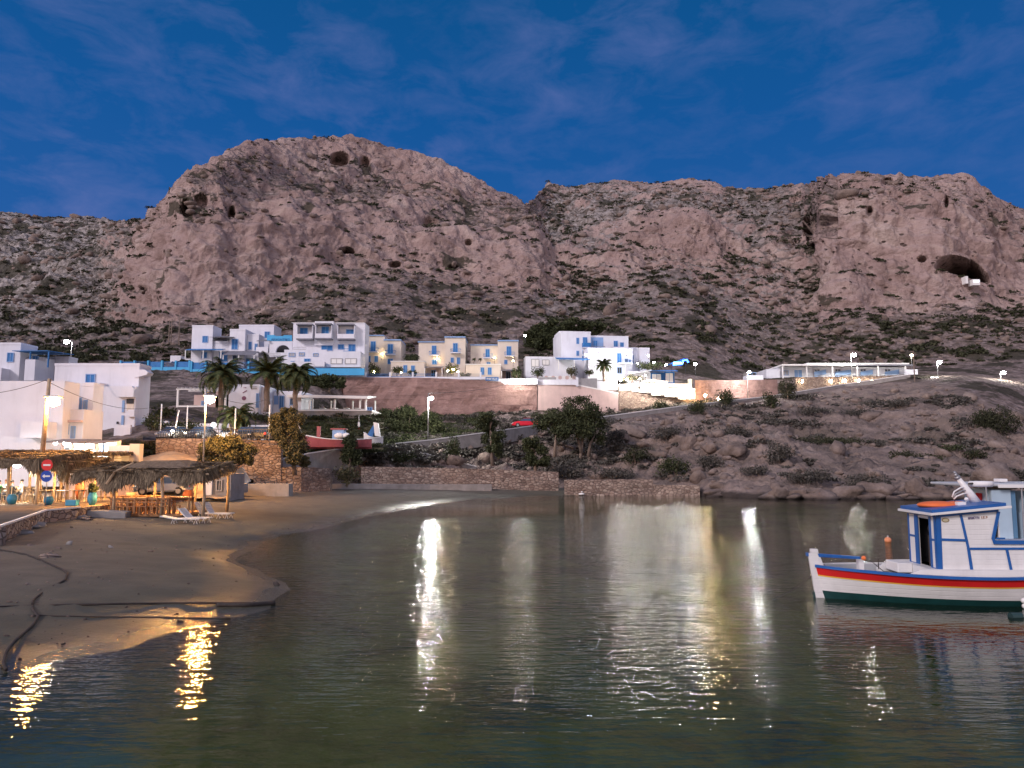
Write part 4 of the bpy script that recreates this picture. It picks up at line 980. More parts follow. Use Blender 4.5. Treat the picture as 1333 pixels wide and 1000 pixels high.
# villa terrace wall with railings and sign
w = Bld('terrace_wall', 'white terrace wall with railing panels running in front of the cream villas', 474.5, 493, 131.2, 'terrace wall')
w.box('wall', 474.5, 632, 490.6, 494, 0, 0.5, WHITE)
w.box('wall', 632.3, 700, 492.6, 500, 0.6, 1.0, WHITE)
for k, xx in enumerate([474.5, 506.5, 536, 566.5, 596, 624.5]):
    w.box('pier', xx, xx + 2.2, 484.5, 494.3, -0.05, 0.55, WHITE)
    if k < 5: w.rail(xx + 2.4, [474.5, 506.5, 536, 566.5, 596, 624.5][k + 1] - .2, 486.5, 490.4, 0.2, SHUT if k < 3 else METAL, ends=False, name='railing_panel')
w = Bld('name_sign', 'blue sign board with white letters on the villa terrace wall', 632, 495.6, 130.9, 'sign')
w.box('board', 632, 649, 491, 495.6, 0, 0.15, BLUE, bevel=0.02); w.text('FINIKI VILLAS', 633.5, 647.5, 492.2, 494.4, -0.01, WHITE2, 0.015)
for o_, l, w_, h_ in (((487, 488), 'dark green bush on the terrace before the leftmost cream villa', 20, 17), ((517, 488), 'small dark bush beside the annex wall left of its windows', 15, 13), ((588, 486), 'lit bush in front of the middle cream villa', 17, 15),
                      ((672, 492), 'dark bush at the right end of the villa terrace', 16, 20), ((537, 489), 'pale spiky shrub in front of the annex windows', 12, 8), ((606, 492), 'low dark bush behind the right terrace railing', 14, 8), ((537, 470), 'lit green shrub between two cream villas', 20, 12)):
    shrub(o_[0], o_[1], w_, h_, l, LF_GREEN, 0.14, Y=133.5 if o_[1] > 480 else 138, dens=1.2)
for k, (px, py, Y) in enumerate([(583, 483, 131.9), (590, 481, 132.3), (596, 484, 131.9), (552, 478, 138.5), (487, 484, 132), (522, 485, 131.9), (668, 470, 139.5), (569, 467, 139.3), (497, 461, 139.3), (644, 466, 139.6)]):
    globe_light(px, py, Y, 0.17 if k < 3 else 0.11, E_WARM, ['left lamp of the bright trio before the middle villa', 'middle lamp of the bright trio before the middle villa', 'right lamp of the bright trio before the middle villa', 'small lamp behind the low annex of the middle villa', 'small lamp in the bush before the leftmost cream villa', 'small lamp beside the annex windows of the middle villa', 'small lamp under the right balcony of the right-hand villa', 'small lamp under the left balcony of the middle villa', 'small lamp between the doors of the leftmost cream villa', 'small lamp under the left balcony of the right-hand villa'][k], 'garden lamps of the villas', 0.9)
globe_light(678, 495, 129.6, 0.28, E_WHITE, 'bright white globe lamp at the right end of the villa terrace', None)
globe_light(683.5, 437, 141, 0.2, E_WHITE, 'bright lamp high beside the top left corner of the hotel', None, 1.2)

# ---- right-hand hotel
b = Bld('hotel_building', 'white and blue three-storey hotel with a stepped roof and a palm in front', 731, 486, 143, rz=R(7))
b.wall(731, 770, 433, 488, 0, 9); b.wall(770.2, 822, 437, 488, 0.8, 9); b.box('roof_room', 731, 766, 428.2, 432.8, 2.5, 8, WHITE); b.box('solar_panel', 737, 743, 429, 432.4, 1.2, 2.2, BLACKM); b.box('solar_panel', 752, 757, 429, 432.4, 1.2, 2.2, BLACKM)
b.win(751, 753.5, 440, 447, 0); b.win(751, 753.5, 457, 462.5, 0); b.door(759.5, 764.5, 439, 452, 0); b.rail(758, 768.5, 446.5, 452, -0.9, SHUT, solid=True, depth=.88); b.box('balcony_slab', 758, 768.5, 452.2, 453.2, -0.95, -.004, WHITE)
b.win(759, 764, 456.5, 460, 0, METAL); b.door(758.5, 761.5, 463.5, 469, 0)
b.box('blue_recess', 770.5, 787.5, 437.5, 452, 0.74, 0.79, LILAC); b.door(774, 779, 442, 453, 0.7); b.rail(770.3, 788, 450, 454, -0.3, METAL, depth=1.0)
b.door(802, 806.5, 442, 453.5, 0.8); b.win(810.5, 814.5, 444, 451.5, 0.8); b.rail(798, 817, 450.5, 455, -0.3, WHITE, solid=True, depth=1.05)
b.wall(760, 818, 458, 490, -4.0, -0.3, down=1); b.door(798, 802.5, 463, 475, -4.0); b.win(808, 811, 470, 476, -4, DARK); b.win(813, 815, 471, 476, -4, DARK)
b.box('balcony_slab', 797, 815, 475.5, 477, -5.4, -4.01, WHITE); b.box('balcony_post', 806, 806.8, 477.2, 488, -5.3, -5.1, WHITE); b.door(798, 803, 481, 488, -4.0, DARK)
b.wall(822.3, 838, 450, 488, 2.5, 9); b.wall(838.3, 852, 451, 480, 1.5, 9, down=3); b.win(823.5, 831, 459, 464, 2.5); b.win(827.5, 831, 466, 469, 2.5); b.rail(818.5, 826, 466, 472, 1.0, SHUT, solid=True)
b.wall(681.5, 742, 467.5, 488, -3.0, 0, cap=False); b.awning(719, 760, 468.5, 473, -6, -3.0, SHUT, base=486); b.win(689, 698, 471.5, 480, -3.0, WHITE2, fr=METAL); b.win(703, 711, 472, 478, -3.0, WHITE2, fr=METAL)
b.side_win(731, 4, 5.5, 470, 474, left=True)
w = Bld('terrace_wall', 'white stepped terrace wall with panels descending in front of the right-hand hotel', 700, 500, 132.4, 'terrace wall')
w.box('wall', 700, 752, 494, 501, 0.2, .6, WHITE); w.box('wall', 702, 724, 491, 493.8, 0.2, .5, METAL)
w.box('wall', 752.3, 778, 492, 505, 0.8, 1.1, METAL); w.box('wall', 762, 806, 494, 506, 2.2, 2.6, WHITE); w.box('pier', 750, 753, 490.5, 503, 0.1, 0.75, WHITE)
for k in range(9):
    mb = MB(); mb.disc((w.x(712 + k * 4.6), w.z(489.3)), 0.36, 3.0, 3.12, 10); mb.build('lattice_block', WHITE2 if k % 2 else PINKW, w.e)
w = Bld('terrace_building', 'white low cafe building with blue frames on the floodlit terrace', 818, 500, 137, 'cafe building')
w.wall(820, 849, 481, 497, 2.5, 8, cap=False); w.wall(849.3, 882, 483, 497, 2.5, 8, cap=False, m=WHITE); w.awning(846, 883, 480, 482.5, 0.3, 2.45, BLUE, base=None)
w.win(852, 864, 485, 493, 2.5, WHITE2, fr=BLUE, fw=.25); w.win(870, 880, 484, 496, 2.5, WHITE2, fr=BLUE, fw=.25); w.win(865.5, 868.5, 484, 496, 2.5, BLUE, fr=BLUE)
mb = MB(); mb.hexa([(w.x(820), 0.4, w.z(487)), (w.x(849), 0.4, w.z(482)), (w.x(820), 2.4, w.z(487)), (w.x(849), 2.4, w.z(480)), (w.x(820), .4, w.z(486)), (w.x(849), .4, w.z(480.6)), (w.x(820), 2.4, w.z(485)), (w.x(849), 2.4, w.z(479))]); mb.build('sloping_roof', WHITE, w.e)
w = Bld('hotel_sign_wall', 'floodlit cream wall lettered with the hotel name in flowing script', 834, 505, 134.2, 'sign wall')
mb = MB(); xs_ = [834, 842, 850, 862, 868]; tt = [497.5, 494.5, 493.8, 495.5, 496.5]
mb.prism([(w.x(x_), w.z(t_)) for x_, t_ in zip(xs_, tt)] + [(w.x(868), w.z(506)), (w.x(834), w.z(506))], 0, 0.4); mb.build('wall', CREAM, w.e)
w.text('Alkioni', 838.5, 857.5, 496, 499.4, -0.01, BLACKM, 0.0); w.text('Hotel', 839.5, 855.5, 500.3, 504.4, -0.01, BLACKM, 0.0)
w = Bld('terrace_wall', 'floodlit cream stone terrace wall with stepped blocks below the hotel name', 820, 514, 133.9, 'terrace wall')
st_ = [(806, 822, 500, 508), (822.3, 831, 503, 510), (831.3, 848, 506.2, 511), (848.3, 865, 506.4, 514.5), (865.3, 883, 506.4, 516.5), (883.3, 905, 505.6, 519.5)]
for (a, c, t, d) in st_: w.box('wall_block', a, c, t, d, 0.0, 0.6, CREAM)
for k, (a, d) in enumerate(((844, 509), (861, 511.5), (880, 514))): w.box('corbel', a, a + 3.2, d, d + 3, -0.25, -0.004, GREYC)
w.box('wall_block', 868.3, 903, 498.5, 505.4, 1.4, 1.9, CREAM); w.box('pier', 900, 904.5, 492, 505, 2.2, 2.7, CREAM)
for k, (px, py, r_) in enumerate([(790, 489, .17), (798, 493, .17), (808, 495, .24), (816, 494, .2), (807, 502, .2), (827, 503, .22), (846, 505, .2), (823, 501, .14), (861, 508, .22), (867, 509, .2), (882, 511, .24), (884, 510, .2), (900, 507, .2), (899, 515.5, .2), (894, 514.5, .2), (833, 493, .15), (840, 489, .15)]):
    globe_light(px, py, 132.5 if py > 500 else 132.9 + (505 - py) * 0.12, r_, E_TERR, ORD[sorted([790, 798, 808, 816, 807, 827, 846, 823, 861, 867, 882, 884, 900, 899, 894, 833, 840]).index(px)] + ' globe lamp from the left on the floodlit hotel terraces', 'globe lamps of the hotel terrace', 0.5)
for k, (px, py, r_) in enumerate([(763, 462, .24), (815.5, 459, .26), (851, 472, .2), (844, 463, .24), (830, 473, .15), (781, 457, .14), (867, 475, .22)]):
    globe_light(px, py, 136.8, r_ * 0.9, E_FACE, 'white lamp ' + ['left of the hotel front block', 'under the roof line in the middle of the hotel', 'on the rightmost white block of the hotel', 'glaring low on the right hotel wing', 'by the blue panel of the right hotel wing', 'over the hotel entrance canopy', 'between the hotel and the blue neon roof'][k], 'facade lamps of the hotel', 0.4)
globe_light(905, 474, 142, 0.28, E_WHITE, 'single white globe lamp right of the blue neon roof', None, 2.2)
for k, (px, py, l) in enumerate([(918, 515, 'warm globe lamp beside the spiky bush right of the hotel sign'), (935, 519, 'warm globe lamp left of the round lit bush')]):
    globe_light(px, py, 133.5, 0.25, E_WARM2, l, None, 0.8)
w = Bld('neon_roof', 'small shelter with a glowing blue neon edge right of the hotel', 874, 486, 141, 'shelter')
mb = MB(); A = [(876, 476.6), (889, 474.5), (893, 470), (895, 473)]
mb.tube([(w.x(x_), 0, w.z(y_)) for x_, y_ in [(876, 475), (888, 474), (889, 469.5), (894, 468.5), (896, 472)]], 0.16, 6); mb.build('neon_tube', E_BLUE, w.e)
w.box('lit_panel', 877, 887.5, 471.3, 474.3, 0.2, 0.3, E_CYAN)
mb = MB(); mb.prism([(w.x(872), w.z(474)), (w.x(892), w.z(467)), (w.x(892), w.z(466)), (w.x(872), w.z(473))], 0.4, 3.6); mb.build('roof', BLUE, w.e)
for xx in (874.5, 893): w.box('post', xx, xx + .5, 474, 488, 0.4, 0.5, BLACKM)
shrub(845, 481, 36, 12, 'rounded lit bush behind the cafe building', LF_GREEN, 0.14, Y=138)
shrub(822, 496, 34, 9, 'yellow-lit clipped bush on the floodlit terrace', LF_TAM, 0.12, Y=135.6)
shrub(767, 488, 14, 9, 'small dark bush left of the hotel palm', LF_GREEN, 0.13, Y=134.5); shrub(744, 489, 16, 13, 'reddish bush above the lattice wall', LF_TAM, 0.13, Y=134.8); shrub(700, 490, 20, 15, 'bluish dark bush in front of the low hotel wing', LF_GREEN, 0.13, Y=135.5)
palm(786, 494, 134.6, 475, 15, 'young palm tree lit from below in front of the hotel', None, 0.22, 30)
palm(617, 474, 136.5, 468, 4, 'tiny potted palm left on the annex roof of the right-hand villa', 'potted palms', 0.06, 14); palm(625, 474, 136.5, 468, 4, 'tiny potted palm right on the annex roof of the right-hand villa', 'potted palms', 0.06, 14)

# ---- long low building on the right
b = Bld('long_building', 'long low pale blue building with a flat white canopy on the right hillside', 997, 494, 164)
b.wall(997, 1014.5, 481, 494, -0.5, 9, m=WHITE, cap=False); b.wall(1014.7, 1180, 478, 494, 0.4, 9, m=WHITE, cap=False)
b.box('roof', 1013, 1107, 476, 478, -2.6, 9.2, WHITE2); b.box('roof', 1047, 1180, 473.5, 475.8, -1.2, 9.2, WHITE2); b.box('roof_edge', 1107.4, 1181, 476.2, 478, -2.4, -1.3, SLATE)
b.win(1020, 1027, 482.5, 488, 0.4, METAL); b.win(1035, 1045, 481.5, 491, 0.4, LILAC, fr=WHITE2)
for (a, c) in ((1060, 1075), (1087, 1108), (1120, 1136), (1152, 1170)):
    mb = MB(); mb.hexa([(b.x(a), 0.1, b.z(491)), (b.x(c), 0.1, b.z(487)), (b.x(a), 0.38, b.z(491)), (b.x(c), 0.38, b.z(487)), (b.x(a), .1, b.z(484)), (b.x(c), .1, b.z(481)), (b.x(a), .38, b.z(484)), (b.x(c), .38, b.z(481))]); mb.build('folded_screen', LILAC, b.e)
    b.win(a + 1, a + 8, 480.5, 483.5, 0.4, GLASS, fr=WHITE2)
for xx in (1014, 1045, 1078, 1110, 1137, 1172): b.box('pillar', xx, xx + 1.2, 478.2, 494, -2.3, -2.0, WHITE2)
b.box('railing', 1046, 1180, 489.5, 490.2, -2.2, -2.1, METAL); b.wall(1180.2, 1198, 487, 494, 0.4, 5, m=WHITE, cap=False); b.wall(1170, 1186, 483, 494, -2.9, -2.5, m=WHITE, cap=False)
w = Bld('low_hut', 'low white block wall left of the long building, below its lamp', 973, 495, 155, 'wall'); w.wall(973, 994, 488.5, 495, 0, 3, cap=False); w.win(981, 991, 483, 487.5, 3.5, DARK); w.wall(979, 993, 482, 488.3, 3.55, 6, m=GREYC, cap=False)
for k, (px, py) in enumerate([(1044.5, 496.5), (1082, 496), (1100, 495.5), (1118, 495.5), (1135, 496), (1152.5, 495.5), (1168, 496), (1180, 496.5), (1191, 496.8)]):
    p = P(px, py, 155.3 if px < 1060 else 156.8 + (px - 1060) * 0.015); t = thing('wall_lamp', ORD[k] + ' warm wall lamp from the left on the brown stone wall', 'wall lamp', p, group='wall lamps on the brown wall')
    mb = MB(); mb.box(-.08, .08, -.05, .4, .3, .42); mb.build('bracket', BLACKM, t); mb = MB(); mb.box(-.12, .12, -.16, .1, -.28, .28); mb.build('glass', E_SOFT, t, bevel=.03)
p = P(1221, 493.5, 148.5); t = thing('floodlight_panel', 'glaring row of floodlights on the ground right of the long building', 'floodlight', p)
mb = MB(); mb.box(-1.4, 1.4, -0.1, 0.1, -0.35, 0.35); mb.build('lens', emat('flood_panel', (1, .98, .95), 30), t); mb = MB(); mb.box(-1.5, 1.5, .11, .4, -.45, .45); mb.box(-1.2, -1.1, 0, .2, -1.2, -.46); mb.box(1.1, 1.2, 0, .2, -1.2, -.46); mb.build('housing', BLACKM, t)
p = hp(1190.5, 497); t = thing('utility_pole', 'dark wooden pole at the right end of the brown wall', 'pole', p); MB().tube([(0, 0, -.5), (0, 0, 5.8)], 0.1, 6).build('pole', TRUNK, t); MB().box(-.5, .5, -.05, .05, 5.3, 5.42).build('crossarm', TRUNK, t)
# white votive things by the cave
p = hp(1272, 392, 170); p = P(1271, 368, p.y - 0.5); t = thing('cave_shrine', 'small white shrine lit beside the cave mouth in the right cliff', 'shrine', p)
mb = MB(); mb.box(-1.2, 1.2, 0, 7, -0.8, 1.1); mb.box(-3.2, -2.4, 0.3, 7, -0.2, 2.2); mb.build('wall', WHITE2, t); mb = MB(); mb.box(-.9, .9, -.1, -.004, .1, .8); mb.build('lit_front', emat('shrine_glow', (.8, .9, 1), 1.1), t)

# ---- white houses at left
b = Bld('white_house', 'white house with blue-green shutters and a blue pergola at the far left', -40, 495, 95)
b.wall(-40, 24, 449, 497, 0, 3.4); b.wall(24.3, 47, 464, 497, 1.2, 4, cap=False); b.wall(47.3, 66, 462, 497, 3.6, 5.6); b.wall(24.3, 66, 459, 461.8, 4.2, 5.5, cap=False, down=0)
b.win(10, 17, 460, 470.5); b.door(35, 41, 462.5, 477, 1.2); b.awning(26, 72, 455.5, 458.5, -1.5, 4.1, SHUT, base=None)
for xx in (46.5, 70): b.box('pergola_post', xx, xx + 1, 458.6, 480, -1.4, -1.2, SHUT)
b.rail(54, 68, 472, 477.5, 3.8, METAL, ends=False); b.win(31.5, 39.5, 487, 495.5, 1.2); b.box('outer_stair', 0, 12, 481, 497, -1.6, -.01, WHITE); b.box('stair_wall', 41, 54, 470, 497, -1.5, 1.15, WHITE)
b = Bld('white_house', 'long white house with a single blue window and curved concrete balconies', 66, 565, 80)
b.wall(66, 177, 476.5, 566, 0, 2.6, cap=True, down=3); b.win(112.5, 123, 488, 498); b.box('roof_room', 72, 88, 472, 476.2, .8, 2.4, WHITE)
b.wall(90, 132, 500, 566, -1.6, -.005, cap=False, down=3); b.box('roof_step', 137, 139, 500, 511, -1.5, -.01, WHITE); b.wall(139.3, 184, 505, 566, -1.6, -.006, cap=False, down=3)
b.box('vent_pipe', 163, 164.6, 550, 553, -1.8, -1.61, DARK)
mb = MB(); mb.prism([(b.x(175), b.z(483)), (b.x(175), b.z(481)), (b.x(190), b.z(481.5)), (b.x(194), b.z(485)), (b.x(192), b.z(488)), (b.x(177), b.z(492))], -0.1, 1.2); mb.build('balcony', WHITE, b.e)
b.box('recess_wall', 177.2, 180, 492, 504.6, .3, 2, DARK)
mb = MB(); mb.prism([(b.x(158), b.z(504.8)), (b.x(186), b.z(505)), (b.x(189), b.z(509)), (b.x(189), b.z(519)), (b.x(168), b.z(519))], -2.1, -1.61); mb.build('balcony', WHITE, b.e)
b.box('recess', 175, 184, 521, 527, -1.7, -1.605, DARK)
b.box('recess_wall', 175, 184, 527.5, 536, -1.66, -1.605, CREAM); b.box('stair_panel', 178, 186, 535, 544, -1.9, -1.67, WHITE); b.box('window_strip', 169, 172, 523, 538, -1.7, -1.605, LILAC); b.box('window_strip', 168, 171, 542, 558, -1.7, -1.605, LILAC)
b = Bld('white_house', 'large white house wall behind the amber street lamp at left', -70, 600, 62)
b.wall(-70, 78, 496, 602, 0, 2.2, cap=False, down=2); b.side_win(78, .5, .75, 535, 552, METAL); b.side_win(78, 1.0, 1.25, 536, 552, METAL); b.side_win(78, 1.5, 1.75, 535, 551, METAL)
b = Bld('pink_house', 'pale pink house with two narrow windows between the white houses', 96, 575, 66)
b.wall(92, 118, 503, 575, 0, 1.6, m=WHITE, cap=True, down=2); b.win(102, 105, 519, 533.5, 0, METAL); b.win(110, 112.5, 522, 534, 0, METAL)
b.wall(98, 132.5, 536, 575, -3, -.01, m=WHITE, cap=False, down=2); b.box('cornice', 115, 133, 549.5, 552, -3.3, -3.01, PINKW); b.win(110, 114.5, 556, 566, -3.0, DARK); b.win(119.5, 122.5, 558, 571, -3.0, METAL)
b.rail(79, 109, 553, 571, -5.5, WHITE, solid=True, depth=2.4); b.box('balcony_slab', 79, 109, 571.2, 572.5, -5.6, -3.02, WHITE)
b = Bld('lit_shop', 'brightly lit white shop front under a grey awning at left', 78, 600, 58)
b.wall(78, 146, 573, 602, 0.5, 1.2, m=WHITE2, cap=False); b.awning(78, 128, 571.5, 576, -2.4, 0.45, SLATE, base=None); b.awning(118, 152, 573, 577.5, -2.6, 0.44, SLATE, base=598)
b.box('price_board', 80, 86, 582, 588, .42, .49, BLACKM); b.box('shop_counter', 90, 102, 585, 590, .3, .49, METAL); b.box('sun_blind', 107, 121, 577, 584, 0.2, .4, CREAM); b.win(127, 128.5, 578, 589, .5, METAL)
for xx in (88, 100, 113, 130): 
    mb = MB(); mb.ball((b.x(xx), -0.9, b.z(577.5)), 0.14, 1); mb.build('ceiling_lamp', E_WHITE, b.e)
b = Bld('white_wall', 'low white-washed yard wall right of the lit shop', 140, 602, 56, 'wall'); b.wall(140, 176, 580, 602, 0, .5, cap=False, m=WHITE); b.wall(173, 186, 578, 602, -.6, 0, cap=False, m=CREAM)
# ---- mural building and pergola restaurant
b = Bld('restaurant_building', 'white restaurant with a faded painted mural and notice behind the palms', 300, 530, 96)
b.wall(297, 336.5, 500.5, 531, 0, 7, cap=False); b.wall(336.8, 347, 503, 531, 0.8, 7, cap=False); b.wall(347.3, 385, 507, 531, 2.4, 8, cap=False)
b.wall(278, 296.7, 509, 531, 0.6, 7, m=PINKW, cap=False)
mb = MB(); mb.disc((b.x(319.5), b.z(518.5)), 0.28, -0.05, -.004, 16, 1.0); mb.prism([(b.x(317.2), b.z(511.3)), (b.x(322.8), b.z(507.8)), (b.x(322.8), b.z(509.3)), (b.x(318), b.z(512))], -.04, -.004); mb.prism([(b.x(317.5), b.z(504.8)), (b.x(322), b.z(504.2)), (b.x(322), b.z(505.5))], -.04, -.004); mb.build('mural', mat('faded_mural', (0.22, 0.10, 0.16), .9), b.e)
b.text('ΕΣΤΙΑΤΟΡΙΟ', 325.5, 334.5, 503, 504.2, -.01, METAL); b.text('ΜΑΡΙΝΑ', 327, 334.5, 505.3, 506.8, -.01, METAL)
b.door(334, 336, 513, 530, -.01, BLUE); b.win(350, 354, 514, 524, 2.4, LILAC); b.door(356.5, 361.5, 514, 530, 2.4, BLUE); b.win(371, 375, 518, 525, 2.4, DARK); b.side_win(336.5, 1, 2.5, 510, 520, BLUE)
b = Bld('pergola', 'white timber pergola frame left of the palms in front of a pink wall', 232, 530, 93, 'pergola')
mb = MB()
for xx in (232, 268, 294):
    mb.box(b.x(xx), b.x(xx) + .22, 0, .22, -.5, b.z(507))
for t, y in ((506, 0), (505, 3.5)): mb.box(b.x(231), b.x(296), y, y + .15, b.z(t + 1.4), b.z(t))
mb.box(b.x(232), b.x(268), .02, .16, b.z(530), b.z(528)); mb.build('frame', WHITE2, b.e)
mb = MB()
for k in range(12): xx = b.x(233 + k * 5.3); mb.box(xx, xx + .07, -.2, 3.8, b.z(504.9) + .003, b.z(504.3))
mb.build('rafters', WHITE2, b.e); b.wall(236, 292, 511, 530, 3.6, 4.2, m=PINKW, cap=False); b.win(247.5, 249, 520, 525, 3.6, DARK); b.win(250.5, 252, 520, 525, 3.6, DARK)
b = Bld('pergola_restaurant', 'open white pergola with a long flat roof and railing above the grass bank', 386, 541, 98, 'pergola')
b.box('terrace_base', 388, 484, 535.5, 545, 0, 7, GREYC); b.box('terrace_edge', 386, 484, 533.6, 535.3, -.1, 7.0, WHITE2)
mb = MB(); mb.hexa([(b.x(376), -0.3, b.z(517.5)), (b.x(480), -.3, b.z(519.5)), (b.x(380), 7, b.z(510.5)), (b.x(478), 7, b.z(512)), (b.x(376), -.3, b.z(514)), (b.x(480), -.3, b.z(516)), (b.x(380), 7, b.z(508)), (b.x(478), 7, b.z(510))]); mb.build('roof', WHITE2, b.e)
for xx in (401.5, 434, 467, 474.5): b.box('pillar', xx, xx + 2.2, 520, 533.4, .1, .35, WHITE2)
for xx in (388, 415, 445, 476): b.box('pillar', xx, xx + 1.6, 517, 533.4, 6.2, 6.5, WHITE2)
b.rail(403, 474, 532.4, 533.3, .1, WHITE2, ends=False); b.box('back_wall', 384, 394, 515, 533.4, 5, 5.3, WHITE); b.box('blue_door', 397, 400, 521, 533.3, 1.8, 2.0, BLUE)
for xx in (408, 424, 440, 455): 
    b.box('table', xx, xx + 7, 529, 529.8, 3, 4, PLASTIC); b.box('table_leg', xx + 3, xx + 3.5, 529.9, 533.4, 3.4, 3.6, PLASTIC)
b.win(479, 484, 531, 534, -.2, BLUE)
palm(287, 532, 90, 486, 40, 'tall date palm left of three behind the amber lamp', nf=42, droop=1.2); palm(347, 532, 91, 484, 40, 'tall date palm in the middle of three, before the mural building', tr=.33, nf=34, droop=.85); palm(384, 536, 89, 487, 36, 'tall date palm right of three, at the end of the pergola roof', nf=48, droop=1.35)
palm(307, 563, 76, 541, 33, 'short drooping palm lit amber behind the car park', None, 0.36, 34, 1.25)
# dark trees and hedges
def hedge(px, py, Y, lobes, label, lm=LF_GREEN, n=9000, leaf=.18): return tree(px, py, Y, lobes, label, lm, [[(px, py), (px + 2, py - 8)]], leaf, n, 'hedge')
hedge(428, 508, 124, [(412, 496, 15, 12), (430, 496, 14, 10), (442, 498, 10, 9), (398, 500, 10, 9)], 'dark clipped hedge trees below the white apartment block')
hedge(735, 460, 168, [(700, 437, 20, 18), (716, 444, 18, 18), (725, 426, 22, 12), (748, 424, 24, 10), (775, 426, 17, 9), (694, 446, 14, 14)], 'wide dark grove behind the right-hand hotel', n=16000, leaf=.3)
hedge(530, 575, 112, [(500, 548, 18, 18), (525, 545, 24, 22), (552, 550, 22, 22), (568, 556, 14, 16)], 'large dark bush left of the white road lamp', n=15000)
tree(297, 630, 64.5, [(285, 585, 26, 20), (312, 586, 24, 20), (298, 576, 24, 17), (327, 594, 12, 13), (268, 594, 12, 13), (300, 600, 26, 12)], 'round tamarisk tree on the beach edge in front of the car park wall', LF_TAM,
     [[(293, 632), (296, 620), (299, 605), (300, 595)], [(293, 632), (302, 618), (312, 602)]], .10, 13000, 'tamarisk_tree')
tree(378, 612, 69, [(366, 550, 18, 18), (385, 548, 16, 18), (376, 568, 22, 20), (388, 590, 19, 20), (362, 560, 14, 15), (374, 538, 13, 10), (393, 600, 13, 10)], 'tall leaning tamarisk lit orange on its left side', LF_TAM,
     [[(384, 612), (382, 596), (376, 572), (370, 555)]], .10, 16000, 'tamarisk_tree')
tree(745, 603, 100, [(735, 545, 30, 24), (762, 548, 30, 28), (752, 531, 27, 18), (718, 549, 24, 18), (778, 562, 17, 22), (706, 547, 16, 15), (745, 560, 30, 18)], 'largest tree on the low slope, with pale trunks', LF_GREEN,
     [[(754, 604), (757, 585), (760, 562), (764, 545)], [(766, 590), (768, 578), (776, 564)], [(722, 592), (723, 578), (724, 560)], [(757, 585), (752, 570), (746, 550)]], .15, 17000)
tree(640, 600, 97, [(636, 548, 17, 15), (641, 568, 17, 20), (645, 585, 13, 14), (628, 555, 10, 10)], 'upright olive-green tree straddling the road parapet', LF_GREEN, [[(641, 602), (640, 585), (638, 560)]], .13, 10000)
tree(697, 610, 91, [(697, 590, 17, 18), (692, 578, 13, 13), (703, 600, 16, 10)], 'dark rounded tree below the parapet left of the largest tree', LF_GREEN, [[(697, 612), (697, 590)]], .12, 8000)
tree(455, 612, 82, [(455, 582, 14, 14), (460, 596, 16, 12), (449, 592, 12, 13), (458, 572, 9, 9)], 'small dark tree in front of the red display boat', LF_GREEN, [[(455, 612), (456, 596), (456, 580)]], .12, 7000)
shrub(452, 629, 36, 26, 'bright olive bush hanging over the gap in the shore wall', LF_TAM, .11, Y=76.5, dens=1.4)
